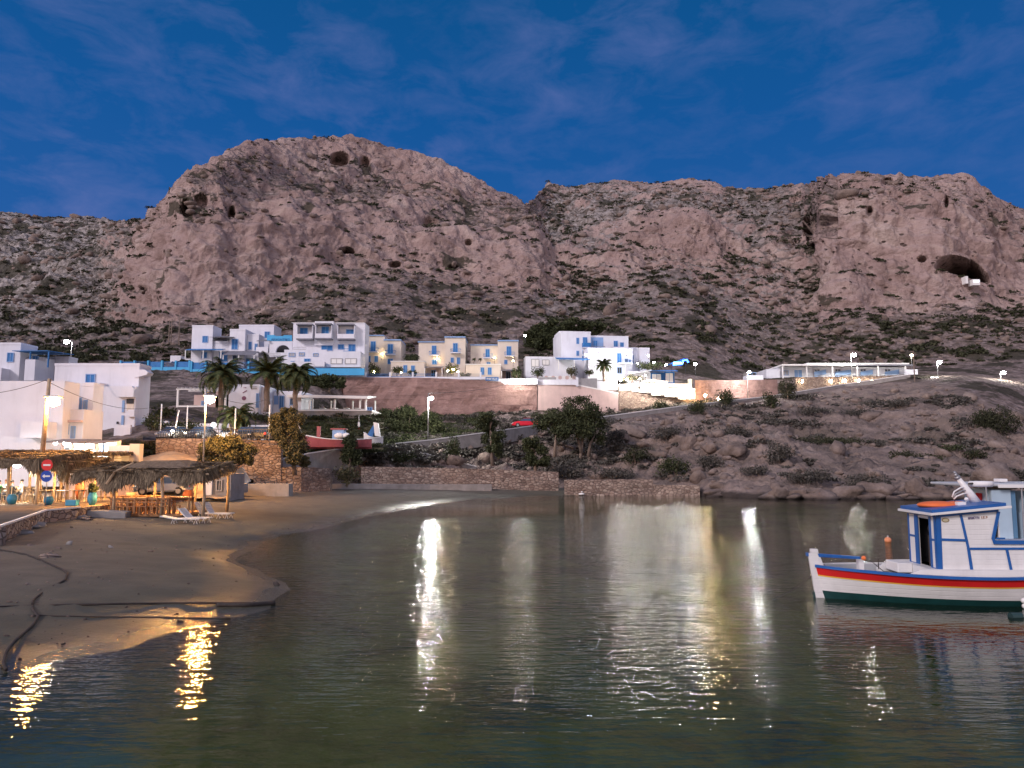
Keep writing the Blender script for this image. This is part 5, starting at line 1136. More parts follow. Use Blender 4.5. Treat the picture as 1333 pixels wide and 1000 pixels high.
for (x, y, w_, h, l, lm) in [
    (590, 600, 22, 36, 'pointed dark shrub below the parapet left of the upright tree', LF_GREEN), (520, 604, 50, 18, 'wide low brown-green bush above the shore wall', LF_GREEN), (530, 636, 26, 22, 'dark bare shrub against the shore wall', LF_GREY),
    (945, 527, 26, 25, 'round lit bush against the orange-brown wall', LF_GREEN), (1026, 520, 24, 30, 'dark ivy bush between the two brown walls', LF_SCRUB), (1004, 531, 22, 26, 'grey-green bush on the road edge in front of the ivy', LF_GREEN),
    (861, 534, 26, 16, 'round dark shrub below the floodlit terrace', LF_GREEN), (908, 538, 26, 20, 'loose spiky shrub beside the warm globe lamp', LF_GREEN),
    (1082, 579, 90, 14, 'long flat dark bush in the middle of the right slope', LF_SCRUB), (1300, 566, 62, 40, 'big dark bush mass on the right edge of the slope', LF_SCRUB), (1278, 556, 30, 26, 'dark bush left of the big bush mass', LF_SCRUB),
    (1175, 600, 34, 14, 'low dark bush on the lower right slope', LF_SCRUB), (1212, 602, 44, 14, 'low dark bush right of its twin on the lower slope', LF_SCRUB), (1270, 596, 34, 14, 'small dark bush near the right edge below the bush mass', LF_SCRUB),
    (1015, 600, 36, 46, 'tall bare grey shrub in the centre of the right slope', LF_GREY), (1050, 630, 62, 30, 'wide pale grey bush above the shore boulders', LF_GREY), (1130, 634, 66, 30, 'wide grey bush behind the largest shore boulders', LF_GREY),
    (828, 605, 36, 24, 'dark green bush right of the largest tree', LF_SCRUB), (880, 618, 46, 26, 'broad dark bush above the low reddish wall', LF_GREEN), (925, 612, 40, 30, 'grey bush among the reddish rocks', LF_GREY),
    (870, 575, 46, 28, 'grey thorny bush below the spiky road shrub', LF_GREY), (800, 572, 34, 20, 'grey shrub right of the tree crown', LF_GREY), (960, 570, 50, 24, 'dark thorny bush among boulders under the road', LF_GREY),
    (800, 625, 60, 26, 'low grey thicket behind the low reddish wall', LF_GREY), (745, 622, 50, 22, 'grey thicket at the foot of the largest tree', LF_GREY), (985, 620, 40, 24, 'grey shrub left of the wide pale bush', LF_GREY),
    (1170, 530, 40, 14, 'flat grey bush under the end of the road parapet', LF_GREY), (1120, 540, 44, 16, 'grey shrub on the slope below the wall lamps', LF_GREY), (1060, 540, 50, 16, 'dusty grey shrub below the ivy bush', LF_GREY), (1240, 590, 30, 12, 'small olive shrub between the two low dark bushes and the edge', LF_GREEN),
    (675, 552, 30, 14, 'dark shrub behind the red car', LF_GREY), (590, 548, 34, 14, 'dark shrub under the pink rock wall', LF_GREY), (615, 545, 24, 10, 'thin shrub at the wall foot behind the upright tree', LF_GREY),
    (215, 545, 40, 18, 'green bush on the bank right of the long white house', LF_GREEN), (240, 560, 46, 16, 'dark bush behind the car park fence', LF_GREEN), (345, 552, 50, 14, 'grassy bush behind the parked cars', LF_GREEN), (430, 556, 60, 18, 'grassy bush on the bank below the pergola', LF_GREEN), (485, 560, 34, 24, 'green bush right of the small beached boat', LF_GREEN),
    (200, 560, 30, 24, 'dark bush behind the yard wall', LF_GREEN)]:
    shrub(x, y, w_, h, l, lm, 0.13)
# shore boulders
BL = ['split reddish boulder at the left end of the shoreline rocks', 'flat boulder beside the split one on the waterline', 'largest pale boulder on the waterline', 'dark low boulder right of the largest pale one', 'wide reddish boulder below the pale grey bush', 'low slab of rock right of the wide boulder',
      'knobbly boulder on the waterline in the middle of the right shore', 'long flat rock ledge on the right shore', 'rounded boulder left of the mast top', 'low dark rock at the waterline right of the ledge', 'slanting brown slab behind the second boat canopy', 'small boulder at the end of the low reddish wall']
for k, (px, py, w_, h) in enumerate([(1020, 646, 26, 12), (1045, 646, 20, 10), (1102, 646, 30, 16), (1075, 648, 24, 8), (1150, 645, 34, 18), (1180, 649, 26, 8), (1128, 648, 22, 10), (1220, 648, 46, 10), (1200, 645, 24, 14), (1262, 648, 34, 8), (1290, 634, 52, 20), (925, 645, 22, 8)]):
    Y = 78.6 if px > 980 else 84.5; p = P(px, py, Y); s = Y / F
    v = rock_np(1, 31 + k, 3, (w_ * s * .75, w_ * s * .5, h * s * 1.0), 0.42) + np.array([0, 0, h * s * .25])
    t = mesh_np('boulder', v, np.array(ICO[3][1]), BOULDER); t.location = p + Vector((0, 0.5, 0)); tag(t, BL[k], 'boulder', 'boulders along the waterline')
for k, px in enumerate(sorted(RNG.uniform(930, 1330, 26))):
    Y = (78.2 if px > 980 else 84.5) + RNG.uniform(-.5, .8); p = P(px, 645, Y); s = RNG.uniform(.6, 1.9)
    v = rock_np(1, 60 + k, 2, (s, s * .7, s * .5), 0.45); t = mesh_np('shore_rock', v, f2, BOULDER); t.location = (p.x, p.y, 0.12)
    tag(t, ORD[k] + ' small brown rock from the left in the shore rock band', 'rock', 'small rocks at the foot of the right slope')
BL = ['jagged pink boulder under the hotel road', 'upright pink boulder right of the jagged one', 'broken boulder below the grey shrub', 'pale rounded boulder beside the largest tree', 'pinkish boulder above the low reddish wall', 'blocky boulder in the centre of the rocky slope', 'tilted boulder left of the tall bare shrub', 'squat boulder below the parapet end', 'large boulder beside the pointed shrub', 'cracked boulder below the road left of the big tree', 'reddish block beside the rounded boulder', 'wide stone above the wide pale bush']
for k, (px, py, w_, h) in enumerate([(822, 566, 34, 20), (900, 578, 30, 24), (925, 585, 26, 24), (838, 583, 18, 10), (862, 606, 24, 20), (880, 572, 26, 20), (955, 592, 30, 22), (985, 575, 26, 14), (612, 590, 22, 18), (618, 574, 24, 10), (808, 575, 20, 16), (1025, 582, 22, 12)]):
    p = hp(px, py); s = p.y / F
    v = rock_np(1, 131 + k, 3, (w_ * s * .5, w_ * s * .4, h * s * .6), 0.5) + np.array([0, 0, h * s * .2])
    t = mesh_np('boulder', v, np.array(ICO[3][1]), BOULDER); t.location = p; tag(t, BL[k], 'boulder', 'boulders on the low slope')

# ------------------------------------------------------------------ road area at left
STREET = mat('dusty_street', (0.30, 0.22, 0.15), 0.9, 0.25, 0.8, 0.4, 9)
sx = [PZ(-260, 700, 1.42), PZ(0, 691, 1.42), PZ(62, 668, 1.42), PZ(105, 664, 1.42), PZ(205, 652, 1.42), PZ(262, 643, 1.42), PZ(290, 636, 1.42)]
bk = [PZ(x_, y_, 1.42) for x_, y_ in ((-420, 640), (-60, 640), (60, 638), (110, 637), (190, 636), (255, 634), (285, 632))]
vs = [tuple(p) for p in sx] + [tuple(p) for p in bk] + [(p.x, p.y - .02, 0.3) for p in sx]; n = len(sx)
fs = [(i, i + 1, n + i + 1, n + i) for i in range(n - 1)] + [(2 * n + i, 2 * n + i + 1, i + 1, i) for i in range(n - 1)]
tag(mesh_np('village_street', vs, fs, STREET), kind='structure')
t = thing('sea_wall', 'low crumbling sea wall edging the street above the beach at left', 'sea wall', sx[1]); mb = MB()
for a, c in zip(sx[:-1], sx[1:]):
    e_ = (c - a).normalized() * .2; a, c = a - sx[1] - e_, c - sx[1] + e_; mb.hexa([(a.x, a.y - .35, -1.1), (c.x, c.y - .35, -1.1), (a.x, a.y, -1.1), (c.x, c.y, -1.1), (a.x, a.y - .3, 0.12), (c.x, c.y - .3, .12), (a.x, a.y, .12), (c.x, c.y, .12)])
mb.build('wall', STONE, t); mb = MB()
for a, c in zip(sx[:3], sx[1:4]):
    a, c = a - sx[1], c - sx[1]; mb.hexa([(a.x, a.y - .33, .123), (c.x, c.y - .33, .123), (a.x, a.y, .123), (c.x, c.y, .123), (a.x, a.y - .33, .2), (c.x, c.y - .33, .2), (a.x, a.y, .2), (c.x, c.y, .2)])
mb.build('painted_edge', WHITE2, t)
# sandy bank rising to the car park wall (warm lit)
vs = []; fs = []; NB = 40
for i in range(NB + 1):
    px = 150 + (300 - 150) * i / NB
    for j in range(17):
        f = j / 16; Y = 56.5 + f * 12.2; g = f * f * (3 - 2 * f); zc = 1.3 + g * (2.7 + 0.9 * math.exp(-((px - 225) / 38) ** 2)) * (1 if px < 270 else max(0, 1 - (px - 270) / 34))
        x = (px - CX) / F * Y; vs.append((x, Y, zc))
vs = np.array(vs); vs[:, 2] += 0.16 * fbm(vs * 0.5, 4, 15)
fs = [(i * 17 + j, (i + 1) * 17 + j, (i + 1) * 17 + j + 1, i * 17 + j + 1) for i in range(NB) for j in range(16)]
tag(mesh_np('sandy_bank', vs, fs, mat('dry_earth', (0.36, 0.26, 0.17), 0.95, 0.25, 0.8, 0.6, 4), smooth=True), kind='structure')
# car park surface
a = P(203, 573, 69.4); vs = [(a.x, 69.3, a.z), (P(366, 575, 71.6).x, 71.6, a.z), (P(372, 573, 82).x, 82, a.z), (a.x - 2, 82, a.z)]
tag(mesh_np('car_park', vs, [(0, 1, 2, 3)], ROADM), kind='structure')

def straw_np(x0, x1, y0, y1, zt, drop, n, thick=0.0, seed=1, slope=0.15):
    """layer of straw: many thin blades hanging over the edges of a flat roof"""
    r = np.random.default_rng(seed); V = []; 
    t = r.uniform(0, 1, n); side = r.integers(0, 10, n)
    px = np.where(side < 5, x0 + (x1 - x0) * t, np.where(side < 6, x0, np.where(side < 7, x1, x0 + (x1 - x0) * t)))
    py = np.where(side < 5, y0 + 0.0 * t, np.where(side < 7, y0 + (y1 - y0) * r.uniform(0, 1, n), y0 + (y1 - y0) * r.uniform(0, 1, n)))
    dx = np.where(side < 5, r.normal(0, .12, n), np.where(side < 6, -r.uniform(.05, .3, n), np.where(side < 7, r.uniform(.05, .3, n), r.normal(0, .5, n))))
    dy = np.where(side < 5, -r.uniform(0, .3, n), np.where(side < 7, r.normal(0, .1, n), r.normal(-.2, .5, n)))
    top = np.where(side < 7, r.uniform(-0.02, .16, n), r.uniform(0, .14, n) + slope * 0)
    rag = drop * (0.55 + 0.45 * np.sin(px * 2.1 + seed) * np.sin(px * .9)) * r.uniform(.5, 1.3, n)
    dz = np.where(side < 7, -rag, r.uniform(-.05, .08, n))
    A = np.stack([px, py, zt + top + slope * (py - y0)], 1); B = A + np.stack([dx * (0.4 + rag), dy * (.4 + rag), dz], 1)
    w = np.stack([r.uniform(.015, .04, n), r.uniform(-.015, .015, n), r.uniform(-.01, .02, n)], 1)
    V = np.stack([A - w, A + w, B + w * .5, B - w * .5], 1).reshape(-1, 3)
    return V, np.arange(len(V)).reshape(-1, 4)
STRAW = leafmat('straw_thatch', (0.10, 0.075, 0.05), (0.24, 0.18, 0.12), (0.36, 0.28, 0.18))
THATCH = mat('thatch_mat', (0.16, 0.12, 0.085), 0.95, 0.35, 5, 0.8, 14)
def wobble_post(mb, x, y, z0, z1, r):
    mb.tube([(x, y, z0), (x + .05, y, z0 * .5 + z1 * .5), (x - .04, y + .03, z1)], [r, r * .9, r * .8], 7)
def straw_roof(name, label, px0, px1, pyb, pyt, Y, depth, posts, drop, n, seed, slope=.12, cat='straw shelter', ppx=None):
    o = P(px0, pyb, Y); t = thing(name, label, cat, o); X1 = P(px1, pyb, Y).x - o.x; H = P(CX, pyt, Y).z - o.z
    zt = H - 0.16; mb = MB(); mb.hexa([(0.05, .05, zt - .02), (X1 - .05, .05, zt - .02), (.05, depth, zt - .02 + slope * depth), (X1 - .05, depth, zt - .02 + slope * depth),
                       (0.05, .05, zt + .1), (X1 - .05, .05, zt + .1), (.05, depth, zt + .1 + slope * depth), (X1 - .05, depth, zt + .1 + slope * depth)]); mb.build('roof', THATCH, t)
    V_, Q_ = straw_np(0, X1, 0, depth, zt, drop, n, seed=seed, slope=slope); mesh_np('straw_fringe', V_, Q_, STRAW, t)
    for (x, y) in posts:
        mb = MB(); wobble_post(mb, X1 * x, .15 + (depth - .3) * y, -.4, zt + slope * depth * y - .03, .10); mb.build('post', WOODP, t, smooth=True)
    mb = MB()
    for y in (.1, depth * .5, depth - .1): mb.tube([(-.3, y, zt - .1 + slope * y), (X1 + .3, y, zt - .1 + slope * y)], .06, 6)
    mb.build('beam', WOODP, t); return t, o, X1, H
t1, o1, X1, H1 = straw_roof('straw_shelter', 'long ragged straw shelter over the wooden tables on the beach', 95, 262, 668, 612, 43.2, 4.4,
                            [(0.30, 0.0), (0.675, 0.0), (0.02, 1.0), (0.35, 1.0), (.7, 1.0), (.98, 1.0), (.98, 0.1)], 1.05, 11000, 3)
mb = MB(); mb.tube([(X1 * .27, -.25, H1 - .8), (X1 * .33, -.3, H1 - .1), (X1 * .46, -.1, H1 + .42)], [.09, .07, .05], 6); mb.build('crooked_brace', WOODP, t1)
V_, Q_ = straw_np(X1 * .25, X1 * .85, 1.2, 3.6, H1 + .05, .25, 2500, seed=8, slope=.1); mesh_np('straw_heap', V_, Q_, STRAW, t1)
mb = MB(); mb.hexa([(X1 * .25, .8, H1 + .1), (X1 * .85, .8, H1 + .1), (X1 * .25, 4.0, H1 + .2), (X1 * .85, 4.0, H1 + .2), (X1 * .4, 1.8, H1 + .5), (X1 * .7, 1.8, H1 + .55), (X1 * .4, 3.0, H1 + .55), (X1 * .7, 3.0, H1 + .6)]); mb.build('roof_ridge', THATCH, t1)
t2, o2, X2, H2 = straw_roof('straw_shelter', 'straw roof of the open-air tavern at the far left with hanging lamps', -75, 46, 672, 597, 46, 5.5,
                            [(0.66, 0.0), (0.77, 0.35), (.95, 0.05), (.2, .0), (.3, 1.), (.6, 1.), (.93, 1.0)], .75, 9000, 5)
t3, o3, X3, H3 = straw_roof('straw_shelter', 'second straw roof curving right behind the road sign', 42, 84, 668, 599, 48.5, 5,
                            [(0.12, 0.0), (.97, 0.0), (.1, 1.), (.95, 1.0)], 1.4, 5000, 9, .05)
t4, o4, X4, H4 = straw_roof('reed_pergola', 'flat reed pergola with white diagonal braces behind the road sign', -40, 146, 660, 588.5, 53, 3.2,
                            [(0.26, 0.0), (.45, 0), (.62, 0.0), (.75, 0.), (.86, 0.0), (.98, 0.)], .18, 5000, 12, .03, 'pergola')
for k, x in enumerate((.27, .46, .63, .76, .87)):
    mb = MB(); mb.tube([(X4 * x, -.05, H4 - 1.0), (X4 * (x - .035), -.05, H4 - .2)], .05, 6); mb.build('brace', WHITE2, t4)
mb = MB(); mb.box(X4 * .5, X4 * .98, 2.6, 3.0, -.3, 2.2); mb.build('back_wall', PINKW, t4)
# hanging lamps of the tavern
for (px, py, em, l) in ((3, 603, E_WARM, 'warm dome lamp hanging under the tavern straw roof'), (22, 605, E_WHITE, 'cold white lamp hanging under the tavern straw roof'), (-25, 604, E_WARM, 'warm lamp hanging left of the dome lamp, at the picture edge')):
    p = P(px, py, 47.6); t = thing('hanging_lamp', l, 'hanging lamp', p); mb = MB(); mb.tube([(0, 0, .15), (0, 0, .62)], .015, 5); mb.build('cord', BLACKM, t)
    mb = MB(); mb.lathe([(.05, .17), (.16, .1), (.26, 0.0), (.27, -.02)], n=14); mb.build('shade', WHITE2, t, smooth=True); mb = MB(); mb.ball((0, 0, -.06), .17, 2, (1.2, 1.2, .7)); mb.build('bulb', em, t, smooth=True)
for (x, y, l) in ((.42, .4, 'hidden warm bulb lighting the wooden tables from under the straw'), (.72, .55, 'warm bulb under the right part of the beach straw shelter'), (.13, .5, 'warm bulb under the left part of the beach straw shelter')):
    p = o1 + Vector((X1 * x, 4.4 * y, H1 - .55)); t = thing('hanging_bulb', l, 'bulb', p); MB().tube([(0, 0, .1), (0, 0, .5)], .015, 5).build('cord', BLACKM, t); m_ = MB(); m_.ball((0, 0, 0), .08, 1); m_.build('bulb', emat('lamp_bulb', (1.0, .52, .17), 2600), t)
for (px, py, Y, l) in ((78, 607, 50.5, 'added amber fill bulb by the pergola post right of the road sign'), (120, 615, 51.5, 'added amber fill bulb over the terracotta jar at the pergola')):  # bulbs added to brighten the street under the reed roofs
    p = P(px, py, Y); t = thing('hanging_bulb', l, 'bulb', p); MB().tube([(0, 0, .1), (0, 0, .6)], .015, 5).build('cord', BLACKM, t); m_ = MB(); m_.ball((0, 0, 0), .09, 1); m_.build('bulb', MAT['lamp_bulb'], t)
# tables and chairs
def chair(loc, rz, label=None, m=WOOD, name='wooden_chair', grp='wooden chairs under the beach straw shelter', back=True):
    t = thing(name, label or 'wooden chair set round the long tables under the beach straw shelter', 'chair', loc, rz, grp)
    mb = MB(); mb.box(-.21, .21, -.2, .2, .43, .47); mb.build('seat', m, t)
    for x in (-.19, .19):
        for y in (-.18, .18): MB().box(x - .025, x + .025, y - .025, y + .025, 0, .427).build('leg', m, t)
    if back:
        mb = MB(); mb.box(-.21, -.17, .17, .21, .473, .98); mb.box(.17, .21, .17, .21, .473, .98); mb.box(-.168, .168, .175, .2, .85, .96); mb.box(-.168, .168, .175, .2, .66, .73); mb.build('backrest', m, t)
    return t
def table(loc, w, d, label, m=WOOD, h=.95, grp='wooden tables under the beach straw shelter', nx=2):
    t = thing('wooden_table', label, 'table', loc, 0, grp); mb = MB(); mb.box(-w / 2, w / 2, -d / 2, d / 2, h - .06, h); mb.build('tabletop', m, t, bevel=.01)
    for x in (-w / 2 + .07, w / 2 - .07):
        for y in (-d / 2 + .07, d / 2 - .07): MB().box(x - .04, x + .04, y - .04, y + .04, 0, h - .063).build('leg', m, t)
    MB().box(-w / 2 + .12, w / 2 - .12, -.03, .03, h - .2, h - .063).build('apron', m, t); return t
zs = 1.02
t = thing('wooden_deck', 'low wooden deck under the chairs of the beach shelter', 'deck', (P(190, 667, 43.6).x, 43.6, zs - .12)); mb = MB(); mb.box(-2.2, 2.2, -.3, 3.2, 0, .12); mb.build('planks', WOOD, t)
TL = ['leftmost long wooden table under the beach shelter', 'second long wooden table from the left in the beach shelter', 'third long wooden table, by the right front post of the beach shelter', 'right-hand wooden table jutting from the beach shelter', 'back left wooden table behind the front row', 'back right wooden table behind the front row']
for k, (px, Y, w_) in enumerate([(160, 44.1, 1.2), (182, 44.0, 1.2), (205, 44.1, 1.2), (236, 44.3, 1.3), (170, 46.0, 1.3), (200, 46.1, 1.3)]):
    p = P(px, 650, Y); table((p.x, Y, zs), w_, .7, TL[k])
c0 = None
for k, (px, dY, rz) in enumerate([(151, .1, 3.1), (157, -.15, 3.2), (164, -.1, 3.0), (173, -.15, 3.14), (180, -.1, 3.3), (188, -.15, 3.1), (196, -.1, 3.2), (203, -.12, 3.0), (212, -.1, 3.1), (219, 0, 2.8), (160, 1.3, 0), (170, 1.35, .2), (183, 1.3, 0), (194, 1.3, -.1), (207, 1.35, .1), (228, .6, 1.2), (168, 2.7, .1), (178, 2.6, 0), (198, 2.7, 0), (154, 1.7, .5)]):
    loc = (P(px, 660, 43.5 + dY).x, 43.5 + dY, zs)
    FR = sorted([151, 157, 164, 173, 180, 188, 196, 203, 212, 219]); BK = sorted([160, 170, 183, 194, 207, 228, 154]); RR = [168, 178, 198]
    lb = ORD[FR.index(px)] + ' wooden chair from the left in the front row of the beach shelter' if px in FR else (ORD[BK.index(px)] + ' wooden chair from the left in the second row of the beach shelter' if px in BK else ORD[RR.index(px)] + ' wooden chair from the left in the rear row of the beach shelter')
    if c0 is None: c0 = chair(loc, rz, lb)
    else: copy_thing(c0, loc, rz, lb)
for k, (px, Y) in enumerate(((150, 43.3), (176, 43.25), (192, 43.3), (215, 43.35))):
    pass
p = P(171, 645, 47.5); t = thing('wicker_basket', 'pale round wicker bin on the tables behind the shelter', 'basket', (p.x, p.y, zs + .4)); mb = MB(); mb.lathe([(.25, 0), (.3, .3), (.32, .7), (.28, .7)], n=14); mb.build('basket', WOODP, t, smooth=True)
# tavern furniture and guests
TT = None
for k, px in enumerate((-20, 4, 30, 44)):
    p = PZ(px, 661, 1.44); t = thing('tavern_table', ['tavern table at the picture edge', 'tavern table between the seated guests', 'tavern table right of the man in white', 'small tavern table beside the road sign'][k] + ' under the straw roof', 'table', (p.x, 48.6, 1.44), 0, 'tavern tables')
    MB().box(-.5, .5, -.4, .4, .72, .76).build('tabletop', PLASTIC if k % 2 else WOODP, t)
    for x in (-.42, .42):
        for y in (-.32, .32): MB().box(x - .03, x + .03, y - .03, y + .03, 0, .717).build('leg', WOODP, t)
c1 = None
for k, (px, Y, rz) in enumerate([(-10, 48.0, 3.0), (8, 47.6, 2.9), (17, 48.0, 2.5), (36, 47.7, 3.2), (40, 48.4, 1.5), (24, 49.5, .2), (14, 49.6, 0), (48, 47.9, 3.0), (2, 49.6, 0)]):
    loc = (P(px, 655, Y).x, Y, 1.44)
    lb = ORD[sorted([-10, 8, 17, 36, 40, 24, 14, 48, 2]).index(px)] + ' pale chair from the left at the open-air tavern tables'
    if c1 is None: c1 = chair(loc, rz, lb, WOODP, 'tavern_chair', 'tavern chairs')
    else: copy_thing(c1, loc, rz, lb)
def person(px, Y, z0, rz, shirt, pants, hair, label, arm=0.25, sc=1.0):
    t = thing('person', label, 'person', (P(px, 640, Y).x, Y, z0), rz, None)
    J = [('pel', (0, 0, .5), .155), ('waist', (0, .0, .72), .14), ('chest', (0, -.02, .95), .165), ('neck', (0, -.02, 1.12), .06), ('head0', (0, -.04, 1.21), .085), ('head1', (0, -.04, 1.32), .095),
         ('sL', (-.17, -.02, 1.03), .06), ('eL', (-.24, -.12, .80), .045), ('wL', (-.12, -.34, .80), .032), ('hL', (-.08, -.42, .80), .035),
         ('sR', (.17, -.02, 1.03), .06), ('eR', (.24, -.12, .80), .045), ('wR', (.12, -.34, .80 + arm * .5), .032), ('hR', (.08, -.42, .80 + arm), .035),
         ('kL', (-.13, -.42, .50), .075), ('aL', (-.14, -.40, .1), .045), ('fL', (-.14, -.55, .04), .04), ('hpL', (-.09, -.05, .47), .1),
         ('kR', (.13, -.42, .50), .075), ('aR', (.14, -.36, .1), .045), ('fR', (.14, -.52, .04), .04), ('hpR', (.09, -.05, .47), .1)]
    ix = {j[0]: i for i, j in enumerate(J)}
    E = [('pel', 'waist'), ('waist', 'chest'), ('chest', 'neck'), ('neck', 'head0'), ('head0', 'head1'), ('chest', 'sL'), ('sL', 'eL'), ('eL', 'wL'), ('wL', 'hL'), ('chest', 'sR'), ('sR', 'eR'), ('eR', 'wR'), ('wR', 'hR'),
         ('pel', 'hpL'), ('hpL', 'kL'), ('kL', 'aL'), ('aL', 'fL'), ('pel', 'hpR'), ('hpR', 'kR'), ('kR', 'aR'), ('aR', 'fR')]
    me = bpy.data.meshes.new('body'); me.from_pydata([tuple(c * sc for c in j[1]) for j in J], [(ix[a], ix[c]) for a, c in E], [])
    o = bpy.data.objects.new('body', me); COL.objects.link(o)
    sk = o.modifiers.new('skin', 'SKIN'); sv = me.skin_vertices[0].data
    for i, j in enumerate(J): sv[i].radius = (j[2] * sc, j[2] * sc); sv[i].use_root = (i == 0)
    sb = o.modifiers.new('sub', 'SUBSURF'); sb.levels = 1; sb.render_levels = 1
    dg = bpy.context.evaluated_depsgraph_get(); m2_ = bpy.data.meshes.new_from_object(o.evaluated_get(dg)); bpy.data.objects.remove(o)
    m2_.materials.clear(); 
    for mm in (SKIN, shirt, pants): m2_.materials.append(mm)
    for f in m2_.polygons:
        c = f.center / sc; f.use_smooth = True
        f.material_index = 0 if (c.z > 1.1 or (c.y < -.2 and c.z > .68)) else (1 if c.z > .58 else (2 if c.z > .09 else 0))
    o = bpy.data.objects.new('body', m2_); COL.objects.link(o); o.parent = t
    mb = MB(); mb.ball((0, .0, 1.34 * sc), .105 * sc, 2, (1, 1.05, .85)); mb.build('hair', hair, t, smooth=True)
    return t
SH1 = mat('white_shirt', (.7, .68, .66), .8); SH2 = mat('dark_shirt', (.04, .045, .05), .8); SH3 = mat('green_shirt', (.04, .16, .07), .8); PN = mat('dark_trousers', (.035, .04, .06), .8); HR = mat('dark_hair', (.03, .02, .015), .7); HR2 = mat('brown_hair', (.16, .07, .04), .7)
person(7.5, 49.3, 1.46, 0.2, SH1, PN, HR2, 'seated guest in a white top facing the beach at the tavern', .3)
person(15, 47.9, 1.46, 2.6, SH2, PN, HR, 'seated guest in dark clothes seen from behind at the tavern', .1)
person(28, 49.2, 1.46, -1.0, SH1, PN, HR, 'guest in a white shirt leaning over a table at the tavern', .05)
person(-2, 48.0, 1.46, 2.9, SH3, PN, HR, 'seated guest in a green shirt at the picture edge of the tavern', .1)
person(50.5, 48.9, 1.46, .4, SH2, PN, HR2, 'seated guest in black just behind the road sign', .1)
# road sign
o = P(58, 661, 45.2); t = thing('road_sign', 'double road sign on a pole, red no entry disc over a blue arrow disc', 'road sign', (o.x, o.y, 1.3)); z = lambda py: P(58, py, 45.2).z - 1.3
MB().tube([(0, .06, -.3), (0, .06, z(598))], .035, 8).build('pole', METAL, t, smooth=True)
MB().disc((0, z(605.5)), .34, -.03, 0, 28).build('no_entry_disc', RED, t); MB().box(-.22, .22, -.045, -.031, z(605.5) - .05, z(605.5) + .05).build('white_bar', WHITE2, t)
MB().disc((0, z(620)), .345, -.03, 0, 28).build('arrow_disc', mat('sign_blue', (.01, .06, .36), .4), t)
za = z(620); mb = MB(); mb.prism([(-.24, za), (-.1, za + .12), (-.1, za + .045), (.23, za + .045), (.23, za - .045), (-.1, za - .045), (-.1, za - .12)], -.045, -.031); mb.build('arrow', WHITE2, t)
MB().box(-.5, .5, -.35, .35, -.32, .03).build('base', GREYC, t)
def pot(px, py, Y, r, h, col, label, plant=None, name='plant_pot', z0=1.44):
    t = thing(name, label, 'plant pot', (P(px, py, Y).x, Y, z0)); mb = MB(); mb.lathe([(r * .6, 0), (r, h * .45), (r * .95, h * .7), (r * .7, h * .95), (r * .8, h)], n=16); mb.build('pot', col, t, smooth=True)
    if plant: V_, Q_ = leaf_quads(ellip(260, (0, 0, h + .22), .26, .26, .3), .09); mesh_np('plant', V_, Q_, LF_GREEN, t)
BP = mat('blue_glaze', (.05, .26, .42), .4, .1); TC_ = mat('terracotta', (.42, .13, .06), .7, .15)
pot(120, 656, 45.3, .27, .75, BP, 'rounded blue jar with a plant on the street edge', 1); pot(15, 655, 46.3, .3, .6, BP, 'blue-green tub standing before the tavern tables'); pot(63, 660, 45.6, .28, .5, BP, 'dark blue pot at the foot of the road sign'); pot(104, 640, 52.0, .32, 1.3, TC_, 'tall terracotta jar under the reed pergola'); pot(245, 645, 50, .35, .7, TC_, 'terracotta jar right of the parked car')
p = P(94, 658, 44.8); t = thing('planter_box', 'rectangular blue planter box on the street edge', 'planter', (p.x, p.y, 1.44)); mb = MB(); mb.box(-.32, .32, -.2, .2, 0, .34); mb.build('box', BP, t, bevel=.02); mb = MB(); mb.box(-.29, .29, -.17, .17, .341, .36); mb.build('soil', TRUNK, t)
for (px, py, w_, h, d, l) in ((141, 672, 1.05, .42, .6, 'concrete block holding the front post of the beach shelter'), (125, 671, .5, .35, .5, 'smaller concrete block left of the shelter post')):
    p = P(px, py, 42.6); t = MB().box(-w_, w_, -d, d, 0, h).build('concrete_block', GREYC, bevel=.03); t.location = (p.x, p.y, bz(p.x, p.y) - .08); t.rotation_euler = (0, R(3), R(12)); tag(t, l, 'concrete block')
for k, f in enumerate(sorted(RNG.uniform(0, 1, 26))):
    px = 5 + 115 * f; q = PZ(px, 693 - 26 * min(1, f * 1.9) + RNG.uniform(2, 9), 1.0); s = RNG.uniform(.15, .5)
    v = rock_np(1, 400 + k, 2, (s * 1.5, s, s * .4), .5); t = mesh_np('rubble_stone', v, f2, GREYC if k % 2 else STONE); t.location = (q.x, q.y, bz(q.x, q.y) + .05)
    tag(t, ORD[k] + ' stone from the left in the rubble at the foot of the sea wall', 'stone', 'rubble along the sea wall')
# broken paving slabs and rocks on the sand
SL = ['flat white slab lying on the sand below the blue planter', 'broken slab beside the flat white one', 'grey slab under the sea wall at left', 'second grey slab under the sea wall', 'pale stone in front of the sun loungers', 'dark stone in front of the wooden deck', 'two-tone stone below the deck', 'small stone alone on the wet sand', 'loose white stone right of the small one', 'pile of white rubble beside the hose']
for k, (px, py, w_, h) in enumerate([(100, 672, 40, 4), (75, 671, 26, 6), (30, 686, 50, 8), (20, 694, 40, 6), (216, 676, 14, 6), (200, 678, 20, 5), (186, 681, 12, 6), (91, 709, 11, 6), (144, 713, 11, 6), (62, 726, 34, 9)]):
    q = PZ(px, py, 1.0); q = PZ(px, py, bz(q.x, q.y)); s = q.y / F; v = rock_np(1, 331 + k, 2, (w_ * s * .5, w_ * s * .3, h * s * .8), 0.4)
    t = mesh_np('stone', v, f2, GREYC if k != 9 else STONE); t.location = q; tag(t, SL[k], 'stone')
